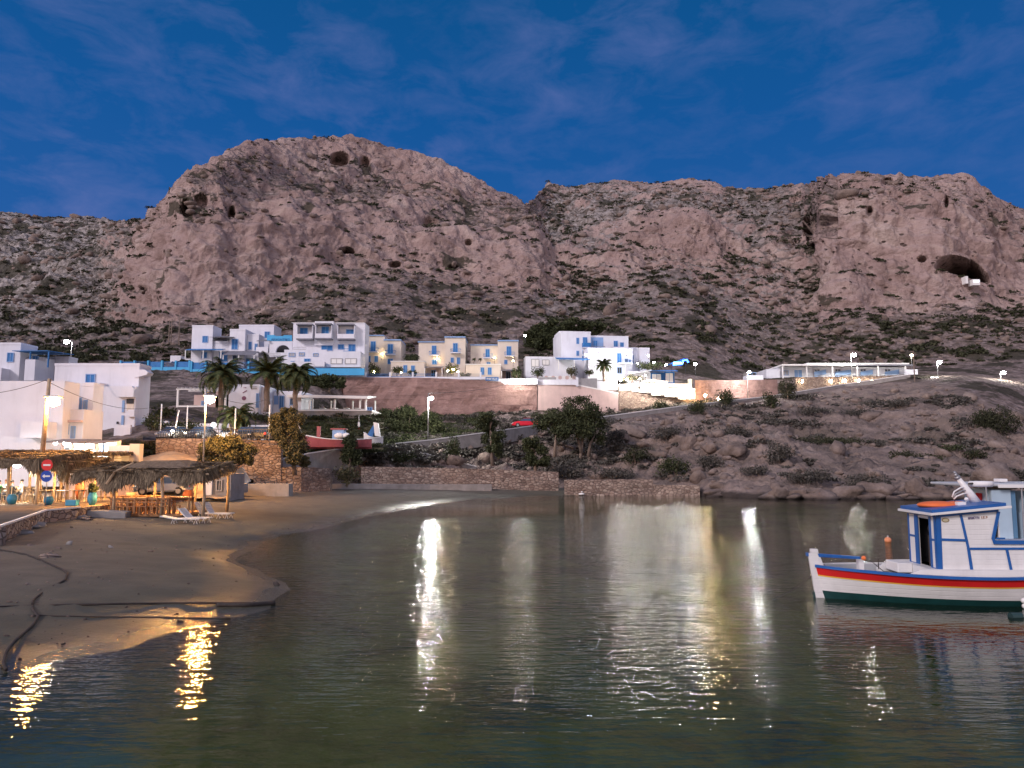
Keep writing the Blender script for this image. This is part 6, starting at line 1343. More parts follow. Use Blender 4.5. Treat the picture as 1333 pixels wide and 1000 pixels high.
# sun loungers
def lounger(loc, rz, label, up=35):
    t = thing('sun_lounger', label, 'sun lounger', loc, rz, 'white plastic sun loungers'); a = R(up)
    mb = MB(); 
    for y in (-.3, .26): mb.box(-.95, .35, y, y + .04, .26, .33)
    for k in range(11): mb.box(-.93 + k * .115, -.85 + k * .115, -.259, .259, .29, .32)
    mb.build('seat', PLASTIC, t); mb = MB(); M = Matrix.Translation((.36, 0, .3)) @ Matrix.Rotation(-a, 4, 'Y')
    for y in (-.3, .26): mb.box(0, .78, y, y + .04, -.03, .03, M)
    for k in range(7): mb.box(.02 + k * .11, .1 + k * .11, -.259, .259, -.015, .015, M)
    mb.build('backrest', PLASTIC, t)
    for x in (-.75, .45):
        for y in (-.28, .24):
            mb = MB(); mb.tube([(x - .1, y + .02, 0), (x, y + .02, .26), (x + .1, y + .02, 0)], .022, 5); mb.build('leg', PLASTIC, t)
    return t
for k, (px, py, rz, l, up) in enumerate([(283, 667, 3.0, 'rightmost sun lounger with its back raised', 58), (271, 667, 3.1, 'sun lounger with raised back just left of the rightmost', 58), (254, 671, 2.9, 'sun lounger with half-raised back in the middle of the row', 42), (238, 673, 3.3, 'nearly flat sun lounger beside the deck', 12)]):
    q = PZ(px, py, 1.0); lounger((q.x, q.y, bz(q.x, q.y)), rz, l, up)
# hoses and ropes on the sand
def sand_line(name, label, cat, pix, r, m, lift=0.0):
    pts = []
    for (a, c) in zip(pix[:-1], pix[1:]):
        for k in range(8): pts.append((a[0] + (c[0] - a[0]) * k / 8, a[1] + (c[1] - a[1]) * k / 8))
    pts.append(pix[-1]); A = np.array(pts, float)
    for _ in range(3): A[1:-1] = .25 * A[:-2] + .5 * A[1:-1] + .25 * A[2:]
    W3 = []
    for (x, y) in A:
        q = PZ(x, y, .4)
        for _ in range(4): q = PZ(x, y, max(bz(q.x, q.y), -0.0) + r * .5)
        W3.append(q)
    o = W3[0]; ob = MB().tube([q - o for q in W3], r, 6).build(name, m, None, smooth=True); ob.location = o; return tag(ob, label, cat)
sand_line('mooring_rope', 'dark mooring rope snaking down the sand to the water', 'rope', [(0, 716), (35, 722), (62, 733), (88, 745), (84, 756), (60, 768), (42, 782), (42, 794), (50, 802), (42, 815), (24, 830), (10, 845), (4, 862), (8, 872)], .035, ROPE)
sand_line('ground_line', 'long straight rope stretched across the sand to the waterline', 'rope', [(-30, 791), (60, 788), (160, 786), (260, 785), (350, 785)], .028, ROPE)
sand_line('driftwood_pole', 'dark wet pole lying at the end of the straight rope', 'pole', [(282, 787), (320, 788), (358, 785)], .075, ROPE)
sand_line('ground_line', 'thin dark rope lying below the long straight rope', 'rope', [(30, 801), (120, 803), (220, 804), (300, 805)], .018, ROPE)
# cars
def car(px, py, Y, rz, paint, label, lights=False, z0=None):
    p = P(px, py, Y); t = thing('parked_car', label, 'car', (p.x, p.y, p.z if z0 is None else z0), rz, 'parked cars')
    sec = [(-2.05, .45, .30, .62), (-1.95, .62, .28, .74), (-1.3, .80, .26, .92), (-.6, .86, .25, .95), (.5, .86, .25, .94), (1.4, .84, .26, .95), (1.95, .75, .3, .92), (2.08, .6, .4, .8)]
    def loft(sec_, name, m):
        vs = []; fs = []
        for (x, w_, z0_, z1) in sec_: vs += [(x, -w_, z0_ + .12), (x, -w_ * .92, z0_), (x, w_ * .92, z0_), (x, w_, z0_ + .12), (x, w_ * .97, z1 - .08), (x, w_ * .85, z1), (x, -w_ * .85, z1), (x, -w_ * .97, z1 - .08)]
        for i in range(len(sec_) - 1):
            for k in range(8): fs.append((i * 8 + k, i * 8 + (k + 1) % 8, (i + 1) * 8 + (k + 1) % 8, (i + 1) * 8 + k))
        fs += [tuple(range(7, -1, -1)), tuple((len(sec_) - 1) * 8 + k for k in range(8))]
        mb = MB(); mb.add(vs, fs); return mb.build(name, m, t, smooth=False, bevel=.02)
    loft(sec, 'body', paint)
    mb = MB(); mb.hexa([(-.95, -.76, .93), (1.5, -.76, .93), (-.95, .76, .93), (1.5, .76, .93), (-.3, -.6, 1.36), (1.05, -.6, 1.36), (-.3, .6, 1.36), (1.05, .6, 1.36)]); mb.build('windows', GLASS, t)
    mb = MB(); mb.box(-.3, 1.08, -.62, .62, 1.362, 1.42); mb.build('roof', paint, t, bevel=.03)
    for x in (-1.3, 1.3):
        for y in (-.84, .66):
            mb = MB(); mb.disc((x, .32), .32, y, y + .18, 18); w_ = mb.build('wheel', RUBBER, t); mb = MB(); mb.disc((x, .32), .19, y - .012 if y < 0 else y + .181, y - .003 if y < 0 else y + .192, 12); mb.build('rim', METAL, w_)
    for y in (-.6, .6):
        mb = MB(); mb.ball((-2.02, y, .62), .12, 2, (.5, 1.3, .8)); mb.build('headlight', (E_WHITE if lights == 'front' else PLASTIC), t); mb = MB(); mb.ball((2.04, y, .72), .11, 2, (.5, 1.2, .9)); mb.build('tail_light', emat('tail_red', (1, .05, .03), 3) if lights == 'rear' else RED, t)
zc = P(203, 573, 69.4).z + .01
DK = mat('dark_car_paint', (.03, .032, .04), .25, .05, spec=.7); SV = mat('silver_car_paint', (.35, .36, .38), .25, .05, metal=.5); RP = mat('red_car_paint', (.55, .01, .03), .25, .05); WP = mat('white_car_paint', (.65, .65, .66), .25, .04)
car(226, 570, 72.5, 1.45, SV, 'silver car at the left end of the railed car park with one lamp glaring', None, zc); car(262, 570, 73, 1.5, DK, 'dark car behind the amber lamp pole in the car park', None, zc); car(322, 570, 73.5, 1.7, DK, 'dark car in the car park under the short palm', None, zc); car(343, 570, 74.5, -1.5, DK, 'dark car with a red tail light at the right end of the car park', 'rear', zc); car(300, 570, 76, 1.6, WP, 'white car behind the dark ones in the car park', None, zc)
pc = hp(683, 556); car(684, 556, 113, 0.12, RP, 'red car parked behind the road parapet', None, P(684, 556.5, 113).z)
car(213, 639, 58, 0.15, SV, 'silver car seen through the gap under the beach straw roof', None, 1.44)
for (px, py, l) in ((224.5, 562.5, 'glaring white lamp at the left end of the car park railing'), (241, 564, 'small warm lamp behind the car park railing'), (278, 553, 'white floodlight on the wall behind the car park')):
    globe_light(px, py, 71.5, .2 if px != 241 else .1, E_SOFT if px == 241 else E_WHITE, l, None, .8)
b = Bld('yard_wall', 'long white wall behind the car park', 190, 572, 80, 'wall'); b.wall(196, 217, 548, 572, 0, .4, cap=False); b.wall(228, 295, 551, 572, 0.6, 1.0, cap=False); b.wall(310, 345, 553, 572, 0.6, 1.0, cap=False); b.wall(180, 200, 556, 574, -5, -4.7, cap=False)
b = Bld('car_park_railing', 'black metal railing along the top of the car park wall', 206, 572, 69.2, 'railing'); b.rail(206, 362, 558.5, 571, 0, BLACKM, ends=False)
for k, (px, yt, yb, Y, l) in enumerate([(209, 526, 560, 76, 'thin white pole right of the long white house'), (225, 534, 562, 72, 'leaning white pole at the corner of the car park'), (243, 528, 560, 75, 'taller white flag pole behind the car park'), (299, 543, 560, 75.5, 'short white pole right of the amber lamp'), (305.5, 531.5, 570, 70.5, 'lit yellow pole in front of the short palm'), (350, 527, 570, 73, 'white pole left of the leaning tamarisk'), (232, 410, 458, 150, 'distant utility pole, the tallest of three by the cliff foot'), (222, 415, 458, 152, 'distant utility pole left of three by the cliff foot'), (219, 417, 458, 153, 'second distant utility pole close to the left one')]):
    p = P(px, yb, Y); H = P(px, yt, Y).z - p.z; lean = .5 if k == 1 else 0; ob = MB().tube([(0, 0, -1.5), (lean, 0, H)], .07 if Y < 100 else .1, 7).build('pole', WHITE2 if Y < 100 else TRUNK, None, smooth=True)
    if Y > 100: MB
    ob.location = p; tag(ob, l, 'pole')
# wires
def wire(a, c, sag, label, r=.02):
    pts = [a.lerp(c, k / 16) - Vector((0, 0, sag * 4 * (k / 16) * (1 - k / 16))) for k in range(17)]; ob = MB().tube([q - a for q in pts], r, 5).build('power_line', BLACKM); ob.location = a; tag(ob, label, 'wire')
tp = P(59, 495, 49.9)
wire(tp, P(192, 531.5, 78), .7, 'black wire from the timber pole to the long white house'); wire(tp, P(-60, 512, 50), .4, 'black wire from the timber pole out of the left edge'); wire(P(264.5, 507, 61), P(346, 520, 90), .8, 'black wire from the amber lamp pole to the palms'); wire(P(556, 512, 100), P(700, 488, 131.5), .8, 'black wire from the white road lamp to the hotel wall', .03)
# grass bank below the pergola restaurant
vs = []
for i in range(41):
    px = 366 + 134 * i / 40
    for j in range(13):
        f = j / 12; Y = 85.5 + f * 12.6; z0_ = P(CX, 584, 85.5).z - .3; z1_ = P(CX, 543.5, 98.1).z; vs.append(((px - CX) / F * Y, Y, z0_ + (z1_ - z0_) * (f ** 0.8)))
vs = np.array(vs); vs[:, 2] += .25 * fbm(vs * .4, 3, 19)
tag(mesh_np('grass_bank_ground', vs, [(i * 13 + j, (i + 1) * 13 + j, (i + 1) * 13 + j + 1, i * 13 + j + 1) for i in range(40) for j in range(12)], mat('bank_earth', (.085, .075, .045), .95, .4, 1, .5, 4), smooth=True), kind='structure')
pts = []
for k in RNG.integers(0, len(vs), 420):
    r = RNG.uniform(.25, .7); pts.append(dome_pts(int(60 + 40 * r), vs[k] + RNG.normal(0, .12, 3), r * 1.5, r, r * .5))
V_, Q_ = leaf_quads(np.vstack(pts), .13, .1, .4); tag(mesh_np('bank_weeds', V_, Q_, LF_GREEN), 'dark green weeds on the bank behind the display boats', 'weeds', kind='stuff')
# display boats on the bank
def dory(name, label, px, py, Y, L, rz, hullm, extra=True):
    p = P(px, py, Y); t = thing(name, label, 'boat', p, rz); vs = []; fs = []; n = 14
    for i in range(n + 1):
        f = i / n; bb = .95 * math.sin(math.pi * min(1, f * .9 + .1)) ** .6 if f < 1 else .05; sh = .95 + .55 * (1 - f) ** 3 * 1.3 + .2 * f ** 3
        bb = max(.05, bb)
        vs += [(f * L, 0, .05), (f * L, -bb * .7, .25), (f * L, -bb, sh), (f * L, -bb + .08, sh), (f * L, -bb * .7, .5), (f * L, bb * .7, .5), (f * L, bb - .08, sh), (f * L, bb, sh), (f * L, bb * .7, .25)]
    for i in range(n):
        for k in range(9): fs.append((i * 9 + k, (i + 1) * 9 + k, (i + 1) * 9 + (k + 1) % 9, i * 9 + (k + 1) % 9))
    fs += [tuple(range(9)), tuple(n * 9 + 8 - k for k in range(9))]
    mb = MB(); mb.add(vs, fs); mb.build('hull', hullm, t)
    for s_ in (-1, 1):
        pts = []
        for i in range(n + 1):
            v = vs[i * 9 + (2 if s_ < 0 else 7)]; pts.append((v[0], v[1] - s_ * 0 , v[2] + .04))
        MB().tube(pts, .05, 6).build('gunwale', WHITE2, t)
    return t
PKR = mat('pink_red_paint', (.33, .085, .10), .55, .1, dirt=.4)
t = dory('display_boat', 'pink-red wooden boat displayed on the bank with a white prow', 393, 585, 84, 8.0, R(-3), PKR)
mb = MB(); mb.tube([(.05, 0, 1.3), (-.5, 0, 2.9)], [.1, .07], 6); mb.build('prow_post', WHITE2, t); mb = MB(); mb.box(1.7, 2.1, -.15, .15, .6, 2.6); mb.build('samson_post', PKR, t)
mb = MB(); mb.box(3.6, 4.9, -.5, .5, .6, 2.2); mb.build('wheelhouse', LILAC, t); mb = MB(); mb.box(3.4, 5.1, -.6, .6, 2.203, 2.35); mb.build('wheelhouse_roof', PKR, t); mb = MB(); mb.ball((4.5, -.85, 1.5), .5, 2, (1.2, .6, .7)); mb.ball((5.3, -.8, 1.5), .45, 2, (1.1, .6, .75)); mb.build('covered_buoy', WHITE2, t, smooth=True)
t = dory('display_boat', 'small blue and white boat on the bank with a white cabin frame', 474, 582, 87, 2.2, R(2), WHITE2)
mb = MB(); mb.hexa([(.3, -.5, 1.2), (1.0, -.5, 1.2), (.3, .4, 1.2), (1.0, .4, 1.2), (1.1, -.4, 2.6), (1.5, -.4, 2.6), (1.1, .3, 2.6), (1.5, .3, 2.6)]); mb.build('cabin', BLUE, t); mb = MB(); mb.hexa([(1.3, -.5, 1.3), (1.9, -.5, 1.2), (1.3, .4, 1.3), (1.9, .4, 1.2), (1.1, -.5, 2.9), (1.6, -.5, 2.8), (1.1, .4, 2.9), (1.6, .4, 2.8)]); mb.build('cabin_side', WHITE2, t)
p = P(467, 560, 93); t = thing('beacon_post', 'small red and white banded beacon on the grass bank', 'beacon', p); mb = MB(); mb.lathe([(.22, -.5), (.2, .35), (.17, .36)], n=10); mb.build('lower_band', RED, t); mb = MB(); mb.lathe([(.17, .362), (.13, 1.0)], n=10); mb.build('upper_band', WHITE2, t); MB().tube([(0, 0, 1.0), (0, 0, 1.9)], .03, 5).build('spike', WHITE2, t)
# small things behind the beach
for (px, w_, l) in ((322, 1.0, 'white upright board leaning beside the tamarisk trunk'), (312, .7, 'second leaning board left of the white one')):
    p = P(px, 629, 66.5); t = MB().box(-.35, .35, -.05, .05, 0, 1.5).build('leaning_board', WHITE2); t.location = p; t.rotation_euler = (R(12), R(-28), 0); tag(t, l, 'board')
b = Bld('small_shed', 'dark low shed with a white side behind the beach shelter', 272, 640, 58, 'shed'); b.wall(277, 300, 617, 640, 0, 3, m=GREYC, cap=False); b.wall(269, 276.6, 616, 640, -.2, .5, m=WHITE2, cap=False); b.win(283, 288, 626, 638, 0, DARK, fr=METAL); b.win(296, 299, 630, 637, 0, DARK, fr=METAL)
b = Bld('kiosk', 'low white hut with a dark doorway beside the tamarisk', 296, 640, 62.5, 'hut'); b.box('wall', 296, 316, 630, 642, 0, 1.2, GREYC); b.win(306, 310, 632, 640, 0, DARK, name='doorway')

# ------------------------------------------------------------------ fishing boat in the foreground
BW = mat('boat_white', (0.74, 0.73, 0.72), 0.38, 0.05, 2.2, 0.12, 7, dirt=0.34, spec=.5); nt = BW.node_tree; b_ = nt.nodes['Principled BSDF']; gp = nt.nodes.new('ShaderNodeNewGeometry').outputs['Position']
wv = nt.nodes.new('ShaderNodeTexWave'); wv.bands_direction = 'Z'; wv.inputs['Scale'].default_value = 2.2; wv.inputs['Distortion'].default_value = 0.25; nt.links.new(gp, wv.inputs['Vector'])
bp = nt.nodes.new('ShaderNodeBump'); bp.inputs['Strength'].default_value = 0.35; bp.inputs['Distance'].default_value = 0.02
nt.links.new(mth(nt, 'ADD', ramp(nt, wv.outputs['Fac'], [(0.0, 0.0), (0.06, 1.0)]), mth(nt, 'MULTIPLY', noise(nt, gp, 9, 5), 0.5)), bp.inputs['Height']); nt.links.new(bp.outputs[0], b_.inputs['Normal'])
BB = mat('boat_blue', (0.012, 0.10, 0.34), 0.38, 0.12, 3); BR = mat('boat_red', (0.60, 0.018, 0.02), 0.35, 0.08, 2, dirt=.2)
BY = mat('boat_yellow', (.75, .42, .06), .4, .05); BG = mat('antifouling_green', (0.006, 0.045, 0.045), .5, .25, 2); BDK = mat('grey_deck', (.42, .43, .44), .6, .1, 2); BGREY = mat('boat_grey_blue', (.10, .22, .36), .5, .1)
bo = Vector((9.50, 23.05, 0)); boat = thing('fishing_boat', 'white wooden fishing boat with blue trim and a red band, moored in the foreground', 'fishing boat', bo, R(-3.2))
L = 9.4; NS = 48
def bm_(t): return 0.05 + 1.42 * (1 - abs(2 * t - 1) ** 2.5) ** 0.85
def sheer(t): return 0.86 + (0.13 * ((.45 - t) / .45) ** 2 if t < .45 else .62 * ((t - .45) / .55) ** 2)
def hull_y(t, z):
    s_ = sheer(t); q = max(0, min(1, (z + .55) / (s_ + .55))); e = .30 + .5 * abs(2 * t - 1) ** 2
    return bm_(t) * q ** e
def xof(t, z):     # raked ends
    r = (z + .5) * 0.16; return t * L - r * max(0, 1 - t / .12) * 1.0 * (1 if t < .12 else 0) + (z + .5) * .28 * max(0, (t - .85) / .15)
def band(name, z0f, z1f, m, rows=3, proud=0.0, parent=None):
    vs = []; fs = []
    for s_ in (-1, 1):
        base = len(vs)
        for i in range(NS + 1):
            t = i / NS
            for k in range(rows + 1):
                z = z0f(t) + (z1f(t) - z0f(t)) * k / rows; vs.append((xof(t, z), s_ * (hull_y(t, z) + proud), z))
        for i in range(NS):
            for k in range(rows):
                a = base + i * (rows + 1) + k; f = (a, a + rows + 1, a + rows + 2, a + 1); fs.append(f if s_ < 0 else f[::-1])
    mb = MB(); mb.add(vs, fs); return mb.build(name, m, parent or boat, smooth=True)
gz = lambda t: 0.18 + .05 * abs(2 * t - 1) ** 2
band('bottom_paint', lambda t: -.55, gz, BG, 6); band('hull', gz, lambda t: sheer(t) - .33, BW, 4); band('yellow_line', lambda t: sheer(t) - .33, lambda t: sheer(t) - .29, BY, 1, .004)
band('red_band', lambda t: sheer(t) - .29, lambda t: sheer(t) - .07, BR, 2, .002)
for s_ in (-1, 1):   # rails and bulwarks
    vs = [];
    mb = MB(); pts = [(xof(i / NS, sheer(i / NS)), s_ * (bm_(i / NS)), sheer(i / NS) - .02) for i in range(NS + 1)]
    for (a, c) in zip(pts[:-1], pts[1:]):
        mb.hexa([(a[0], a[1] - .05, a[2] - .05), (c[0], c[1] - .05, c[2] - .05), (a[0], a[1] + .05, a[2] - .05), (c[0], c[1] + .05, c[2] - .05), (a[0], a[1] - .05, a[2] + .03), (c[0], c[1] - .05, c[2] + .03), (a[0], a[1] + .05, a[2] + .03), (c[0], c[1] + .05, c[2] + .03)])
    mb.build('gunwale', BB if s_ < 0 else BW, boat)
vs = []; fs = []
for i in range(1, NS):
    t = i / NS; w_ = bm_(t) - .09; z = sheer(t) - .22; x = xof(t, sheer(t)); vs += [(x, -w_, z + .2), (x, -w_ + .02, z), (x, w_ - .02, z), (x, w_, z + .2)]
for i in range(NS - 2):
    for k in range(3): fs.append((i * 4 + k, i * 4 + k + 1, (i + 1) * 4 + k + 1, (i + 1) * 4 + k))
mb = MB(); mb.add(vs, fs); mb.build('deck', BDK, boat)
# coaming between rail and cabin, near side and far side
for s_ in (-1, 1):
    vs = []; n = 24
    for i in range(n + 1):
        x = 2.0 + (7.9 - 2.0) * i / n; t = x / L; y = s_ * (bm_(t) * .80 - .02); zt = 1.02 + .03 * (i / n); z0 = sheer(t) - .25
        z1 = zt if i > 1 else (zt - .12 * (2 - i))
        vs += [(x, y - .03, z0), (x, y + .03, z0), (x, y + .03, z1), (x, y - .03, z1)]
    fs = [(i * 4 + k, i * 4 + (k + 1) % 4, (i + 1) * 4 + (k + 1) % 4, (i + 1) * 4 + k) for i in range(n) for k in range(4)] + [(3, 2, 1, 0), (n * 4, n * 4 + 1, n * 4 + 2, n * 4 + 3)]
    mb = MB(); mb.add(vs, fs); mb.build('coaming', BW, boat)
mb = MB(); mb.box(2.75, 7.6, -.98, .98, .74, 1.0); mb.build('side_deck', BW, boat)
# hull ends
mb = MB(); mb.prism([(-.30, 1.42), (-.13, 1.44), (.06, .9), (.24, -.5), (.05, -.5)], -.045, .045); mb.build('stern_post', BW, boat)
rud = MB(); rud.prism([(-.40, 1.34), (-.13, 1.36), (.02, .95), (.09, .42), (.12, -.45), (-.16, -.45)], -.05, .05)
boat_r = rud.build('rudder', BW, boat, bevel=.01); boat_r.location = (-.02, -.02, 0); boat_r.rotation_euler = (0, 0, 0)
mb = MB(); mb.prism([(-.08, -.5), (.07, .18), (-.32, .18), (-.22, -.5)], -.055, .055); mb.build('rudder_bottom_paint', BG, boat)
mb = MB(); mb.tube([(.035, -.075, 1.02), (.13, -.085, .55), (.22, -.08, .2)], .014, 6); mb.build('rudder_gap', TRUNK, boat)
mb = MB(); mb.hexa([(-.46, -.07, 1.24), (1.15, -.04, 1.16), (-.46, .07, 1.24), (1.15, .04, 1.16), (-.46, -.07, 1.35), (1.15, -.04, 1.24), (-.46, .07, 1.35), (1.15, .04, 1.24)]); mb.build('tiller', BB, boat, bevel=.012)
mb = MB(); mb.box(-.33, -.12, -.08, .08, 1.352, 1.46); mb.build('rudder_head', BW, boat, bevel=.01)
# things on the after deck
mb = MB(); mb.box(1.15, 1.3, .1, .3, .75, 1.12); mb.build('bollard', BW, boat); mb = MB(); mb.lathe([(.06, 1.13), (.075, 1.18), (.05, 1.23), (.02, 1.25)], (1.3, .1, 0), 10); mb.build('red_cap', ORANGE, boat, smooth=True)
mb = MB(); mb.tube([(1.4, -.1, 1.15), (1.7, -.3, .85), (1.9, -.25, .82)], .012, 5); mb.build('deck_line', ROPE, boat); mb = MB(); mb.tube([(1.9, .5, .8), (1.9, .5, 1.12)], .015, 5); mb.build('deck_pin', ROPE, boat)
mb = MB(); mb.box(2.3, 2.75, .1, .95, .75, 1.04); mb.build('engine_box', BW, boat, bevel=.03)
# cabin
x0, x1, yn, yf, z0, z1 = 3.02, 4.86, -.88, .82, .96, 2.58
def zr(x): return 2.58 + (x - 3.02) * .10
mb = MB(); mb.prism([(x0, z0), (x0 + .02, zr(x0)), (4.86, zr(4.86)), (4.60, 1.86), (4.66, 1.72), (7.6, 1.72), (7.6, z0)], yn, yn + .05); mb.build('cabin_side', BW, boat)
mb = MB(); mb.prism([(x0, z0), (x0 + .02, zr(x0)), (4.86, zr(4.86)), (4.60, 1.86), (4.66, 1.72), (7.6, 1.72), (7.6, z0)], yf - .05, yf); mb.build('cabin_side', BW, boat)
mb = MB(); mb.box(x0, x0 + .05, yn + .053, -.52, z0, zr(x0)); mb.box(x0, x0 + .05, .22, yf - .053, z0, zr(x0)); mb.box(x0, x0 + .05, -.517, .217, 2.42, zr(x0)); mb.build('cabin_aft_wall', BW, boat)
mb = MB(); mb.hexa([(4.82, yn + .053, 1.86), (4.86, yn + .053, 1.86), (4.82, yf - .053, 1.86), (4.86, yf - .053, 1.86), (4.80, yn + .053, zr(4.8)), (4.84, yn + .053, zr(4.8)), (4.80, yf - .053, zr(4.8)), (4.84, yf - .053, zr(4.8))]); mb.box(4.66, 7.6, yn + .053, yf - .053, 1.66, 1.718); mb.box(7.56, 7.6, yn + .053, yf - .053, z0, 1.65); mb.box(x0 + .1, 4.7, yn + .06, yf - .06, .97, 1.0); mb.build('cabin_front', BW, boat)
mb = MB(); mb.box(3.62, 3.7, yn + .06, yf - .06, 1.0, 2.5); mb.box(3.1, 3.6, yf - .09, yf - .06, 1.0, 2.5); mb.box(3.1, 3.6, yn + .06, yn + .08, 1.0, 2.5); mb.build('interior_shade_panels', DARK, boat); mb = MB(); mb.box(3.2, 3.5, -.35, .0, 1.0, 1.9); mb.ball((3.35, -.15, 2.1), .2, 2); mb.build('hanging_oilskins', mat('oilskins', (.05, .04, .035), .7), boat)  # near-black panels paint the shade inside the cabin doorway
# blue trim, proud of the cabin side
def trim(pts, w_=.05, y=yn - .018, name='blue_trim', dy=.016):
    mb = MB()
    for (a, c) in pts:
        a = Vector((a[0], 0, a[1])); c = Vector((c[0], 0, c[1])); d = (c - a).normalized(); n_ = Vector((-d.z, 0, d.x)) * w_
        q = [a - n_, c - n_, c + n_, a + n_]; mb.prism([(v.x, v.z) for v in q], y, y + dy)
    return mb.build(name, BB, boat)
trim([((3.07, .97), (3.10, zr(3.07) - .01))], .07); trim([((3.74, 2.60), (3.90, 1.62))], .035, yn - .02); trim([((3.90, 1.62), (3.96, .97))], .04, yn - .022); trim([((3.14, 1.86), (3.84, 1.84))], .035, yn - .024)
trim([((3.95, 1.60), (7.5, 1.63))], .032, yn - .026); trim([((4.98, 1.59), (5.07, .97))], .035, yn - .028); trim([((4.82, 2.68), (4.61, 1.88))], .045, yn - .03); trim([((4.61, 1.9), (4.66, 1.74))], .04, yn - .032)
trim([((4.62, 1.79), (7.55, 1.80))], .05, yn - .06, 'cabin_rail', .09); trim([((4.7, 1.90), (4.95, 1.90))], .025, yn - .03); trim([((3.12, .985), (7.5, .985))], .014, yn - .034); trim([((3.1, zr(3.1) - .05), (4.8, zr(4.8) - .05))], .03, yn - .036)
def trimx(y0, y1, a, c, name='blue_trim'):
    mb = MB(); mb.box(x0 - .02, x0 - .002, y0, y1, a, c); return mb.build(name, BB, boat)
trimx(yn + .0, yn + .10, z0, zr(x0)); trimx(-.60, -.50, z0, 2.5); trimx(.18, .40, z0, 2.5); trimx(yf - .07, yf, z0, 2.5); trimx(yn + .11, -.61, 1.80, 1.86); trimx(.41, yf - .08, 1.80, 1.86); trimx(yn + .11, yf - .08, 2.51, 2.57); trimx(yn + .11, -.61, .98, 1.02); trimx(.41, yf - .08, .98, 1.02)
mb = MB(); mb.hexa([(3.02, .2, 1.0), (2.5, .5, 1.0), (3.02, .23, 1.0), (2.5, .53, 1.0), (3.02, .2, 2.4), (2.5, .5, 2.4), (3.02, .23, 2.4), (2.5, .53, 2.4)])
# roof
def slab(xa, xb, ya, yb, za, zb_, th, name, m):
    mb = MB(); mb.hexa([(xa, ya, za), (xb, ya, zb_), (xa, yb, za), (xb, yb, zb_), (xa, ya, za + th), (xb, ya, zb_ + th), (xa, yb, za + th), (xb, yb, zb_ + th)]); return mb.build(name, m, boat, bevel=.008)
slab(2.80, 5.10, -1.08, 1.02, zr(2.8) + .0, zr(5.1) + .0, .07, 'roof_edge', BW); slab(2.86, 4.98, -1.02, .96, zr(2.86) + .073, zr(4.98) + .073, .09, 'roof_top', BB)
# mast, rings, orange float
mb = MB(); mb.tube([(4.72, 0, 2.85), (4.55, 0, 3.12), (4.20, 0, 3.62)], [.135, .115, .07], 14); mb.build('mast', BW, boat, smooth=True); mb = MB(); mb.tube([(4.20, 0, 3.61), (4.16, 0, 3.68)], .085, 12); mb.tube([(4.16, 0, 3.68), (4.12, 0, 3.76)], .05, 10); mb.ball((4.11, 0, 3.79), .05, 2); mb.build('mast_head', METAL, boat, smooth=True)
for k, (dx, dz) in enumerate(((0, 0), (.04, -.10), (.07, -.2))):
    mb = MB(); mb.tube([(4.42 + dx, -.03, 3.36 + dz), (4.22 + dx, -.08, 3.34 + dz * .9), (4.02 + dx, -.08, 3.22 + dz * .7), (3.95 + dx * .6, -.08, 3.05 + dz * .3)], .022, 7); mb.build('coiled_rope', WHITE2 if k != 1 else METAL, boat, smooth=True)
mb = MB(); mb.tube([(4.02, -.08, 3.1), (4.02, -.08, 2.75)], .008, 5); mb.tube([(4.5, 0, 3.45), (5.05, .1, 3.5)], .03, 6); mb.build('rigging_line', ROPE, boat)
mb = MB(); mb.lathe([(.3, 3.36), (.34, 3.42), (.34, 3.5), (.3, 3.53)], (4.95, .15, 0), 14); mb.build('masthead_drum', WHITE2, boat, smooth=True)
mb = MB(); mb.ball((3.55, -.05, 2.81), .5, 3, (1.25, .9, .24)); mb.ball((4.15, .1, 2.84), .3, 2, (1.1, .9, .3)); mb.build('orange_float', ORANGE, boat, smooth=True); mb = MB(); mb.box(3.85, 4.1, -.55, -.4, 2.83, 2.93); mb.ball((4.25, -.3, 3.0), .06, 2); mb.build('roof_fitting', WHITE2, boat)
# porthole, name, badge
mb = MB(); mb.disc((5.86, 1.33), .13, yn - .045, yn - .001, 24); ph = mb.build('porthole', mat('brass', (.35, .24, .12), .35, .1, metal=.8), boat); mb = MB(); mb.disc((5.86, 1.33), .095, yn - .05, yn - .046, 24); mb.build('porthole_glass', GLASS, ph)
def boat_text(txt, xa, xb, za, zb_, m, slope=.07):
    cu = bpy.data.curves.new('txt', 'FONT'); cu.body = txt; cu.size = 1; cu.extrude = .01; cu.offset = .015; tmp = bpy.data.objects.new('txt', cu); COL.objects.link(tmp)
    me = bpy.data.meshes.new_from_object(tmp.evaluated_get(bpy.context.evaluated_depsgraph_get())); bpy.data.objects.remove(tmp); co = np.array([v.co[:] for v in me.vertices]); mn, mx = co.min(0), co.max(0)
    for v in me.vertices:
        a = (v.co.x - mn[0]) / (mx[0] - mn[0]); c = (v.co.y - mn[1]) / (mx[1] - mn[1]); v.co = (xa + a * (xb - xa), yn - .006 - v.co.z * .3, za + c * (zb_ - za) + slope * a * (xb - xa))
    me.materials.clear(); me.materials.append(m); o = bpy.data.objects.new('lettering', me); COL.objects.link(o); o.parent = boat
boat_text('ΜΑΙΜΟΥΛΑ', 3.95, 4.28, 2.44, 2.52, mat('letter_purple', (.05, .03, .13), .5)); boat_text('Ι.Ε.9', 4.33, 4.50, 2.465, 2.535, mat('letter_brown', (.28, .10, .03), .5))
mb = MB(); mb.disc((3.30, 2.42), .065, yn - .012, yn - .001, 20, 1.7); bd = mb.build('oval_badge', mat('badge_brown', (.25, .18, .08), .5), boat); mb = MB(); mb.disc((3.30, 2.42), .045, yn - .016, yn - .0125, 20, 1.8); mb.build('badge_centre', mat('badge_cream', (.5, .45, .3), .5), bd)
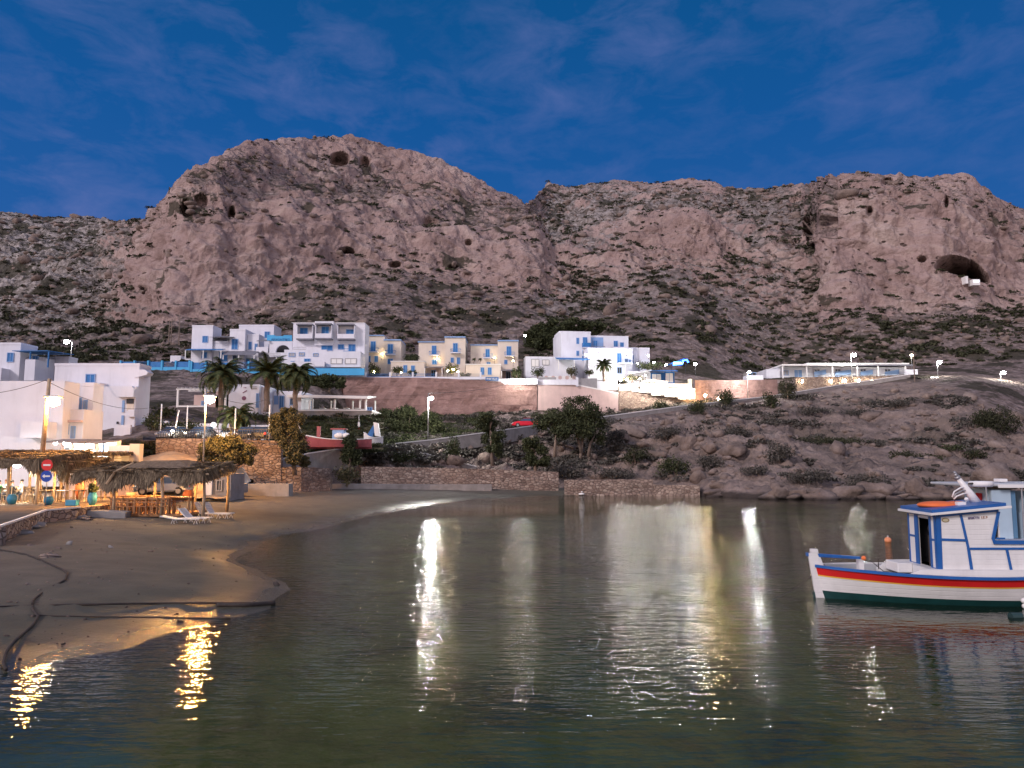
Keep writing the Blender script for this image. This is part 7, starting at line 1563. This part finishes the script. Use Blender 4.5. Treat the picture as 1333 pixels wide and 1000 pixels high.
# fender / small float and mooring line
p = PZ(1322, 803, 0.02); t = MB(); t.tube([(-.14, 0, 0), (.16, .02, 0)], .11, 12); o = t.build('floating_can', mat('dark_can', (.02, .05, .05), .5)); o.location = p; tag(o, 'dark green canister floating in front of the fishing boat', 'canister')
p = PZ(1330, 786, 0.12); t = thing('fender', 'white boat fender hanging at the waterline at the right edge', 'fender', (p.x, p.y - .1, .12)); mb = MB(); mb.ball((0, 0, .1), .08, 2); mb.ball((.02, 0, -.05), .08, 2); mb.build('float', WHITE2, t, smooth=True)
def hang(a, c, sag, label, r=.012, m=ROPE):
    pts = [a.lerp(c, k / 20) - Vector((0, 0, sag * 4 * (k / 20) * (1 - k / 20))) for k in range(21)]; ob = MB().tube([q - a for q in pts], r, 5).build('mooring_line', m); ob.location = a; tag(ob, label, 'rope')
hang(Vector((9.3, 23.05, .75)), PZ(1005, 781, -.02), .08, 'mooring line running from the rudder down into the water', .014)
p = PZ(1156, 706, 0); t = thing('mooring_buoy', 'small orange buoy floating left of the fishing boat', 'buoy', p); mb = MB(); mb.ball((0, 0, .1), .17, 3, (1, 1, .95)); mb.build('float', mat('buoy_orange', (.75, .28, .13), .45, .1), t, smooth=True); MB().tube([(0, 0, .24), (0, 0, .34)], .03, 8).build('eye', PLASTIC, t)
# ------------------------------------------------------------------ second boat behind
LB = mat('pale_blue_paint', (.42, .55, .66), .45, .06, 2, dirt=.3); S2 = mat('canopy_grey', (.45, .47, .50), .5, .08)
t = thing('motor_boat', 'pale blue motor boat with a flat canopy behind the fishing boat', 'motor boat', (16.9, 29.0, 0), R(-2)); b2 = t
def B2(name, m, *boxes, bevel=0):
    mb = MB(); [mb.box(*q) for q in boxes]; return mb.build(name, m, t, bevel=bevel)
vs = []; fs = []; n = 20; LL = 8.5
for i in range(n + 1):
    f = i / n; w_ = 1.25 * (1 - max(0, (f - .5) / .5) ** 2.4) * (0.94 + .06 * min(1, f * 4)) + .03; sh = 1.18 + .45 * max(0, (f - .3)) ** 1.5
    vs += [(f * LL, 0, -.4), (f * LL, -w_ * .7, -.2), (f * LL, -w_ * .93, .5), (f * LL, -w_, sh), (f * LL, w_, sh), (f * LL, w_ * .93, .5), (f * LL, w_ * .7, -.2)]
fs = [(i * 7 + k, (i + 1) * 7 + k, (i + 1) * 7 + (k + 1) % 7, i * 7 + (k + 1) % 7) for i in range(n) for k in range(7)] + [tuple(range(7)), tuple(n * 7 + 6 - k for k in range(7))]
mb = MB(); mb.add(vs, fs); mb.build('hull', BW, t)
for z_ in (.82, 1.0):
    mb = MB(); mb.tube([(i / n * LL, -(1.25 * (1 - max(0, (i / n - .5) / .5) ** 2.4) * (0.94 + .06 * min(1, i / n * 4)) + .03) * (.985 if z_ > .9 else .965) - .015, z_ + .3 * max(0, (i / n - .3)) ** 1.5) for i in range(n + 1)], .028, 6); mb.build('rubbing_strake', TRUNK, t)
B2('cabin', LB, (1.2, 1.9, -.9, .9, 1.2, 3.05), (2.4, 5.5, -1.0, 1.0, 1.2, 2.2)); B2('windscreen', LB, (2.5, 2.56, -.95, .95, 2.203, 3.0), (2.6, 5.0, -.97, -.93, 2.203, 3.0))
mb = MB(); mb.prism([(3.0, 2.55), (3.08, 2.35), (3.5, 2.33), (3.62, 2.5), (3.6, 2.75), (3.0, 2.78)], -1.0, -.975); mb.build('side_window', GLASS, t)
mb = MB(); mb.hexa([(.0, -1.15, 3.2), (5.6, -1.15, 3.18), (.0, 1.15, 3.2), (5.6, 1.15, 3.18), (.0, -1.15, 3.3), (5.6, -1.15, 3.32), (.0, 1.15, 3.3), (5.6, 1.15, 3.32)]); mb.build('canopy', S2, t, bevel=.04)
B2('canopy_trim', WHITE2, (1.3, 5.5, -1.17, -1.152, 3.14, 3.26)); 
for x in (.9, 2.2, 5.3): 
    mb = MB(); mb.tube([(x, -1.05, 1.15), (x, -1.08, 3.2)], .028, 6); mb.build('stanchion', METAL, t)
mb = MB(); mb.tube([(2.25, -1.1, 3.15), (2.75, -1.15, 2.3), (3.0, -1.2, 1.4)], .02, 6); mb.build('stay', BLACKM, t); mb = MB(); mb.box(2.62, 2.72, -1.18, -1.1, 2.25, 2.45); mb.build('stay_block', BLACKM, t)
B2('blue_stripe', BGREY, (2.42, 5.48, -1.02, -1.003, 1.75, 1.85)); B2('wheelhouse_door', BGREY, (1.93, 2.1, -.85, -.8, 1.25, 3.0))
B2('roof_lamp', WHITE2, (1.9, 2.2, -.3, .1, 3.33, 3.45), (3.7, 3.9, -.3, 0, 3.33, 3.42), bevel=.02)
mb = MB(); mb.tube([(2.2, -1.22, 1.2), (2.6, -1.24, 1.38), (3.4, -1.24, 1.38), (4.2, -1.2, 1.3)], .03, 6); mb.build('handrail', WHITE2, t)
mb = MB(); mb.tube([(1.15, -.2, 2.9), (1.1, -.2, 2.5)], .12, 10); mb.build('red_fender', RED, t, smooth=True)
# a white bird-like float near the far beach
p = PZ(757, 645, .05); t = thing('float', 'tiny white float on the wet sand by the low reddish wall', 'float', p); mb = MB(); mb.ball((0, 0, .15), .28, 2, (1.3, .7, .5)); mb.ball((.05, 0, .4), .09, 2); mb.build('body', WHITE2, t, smooth=True)
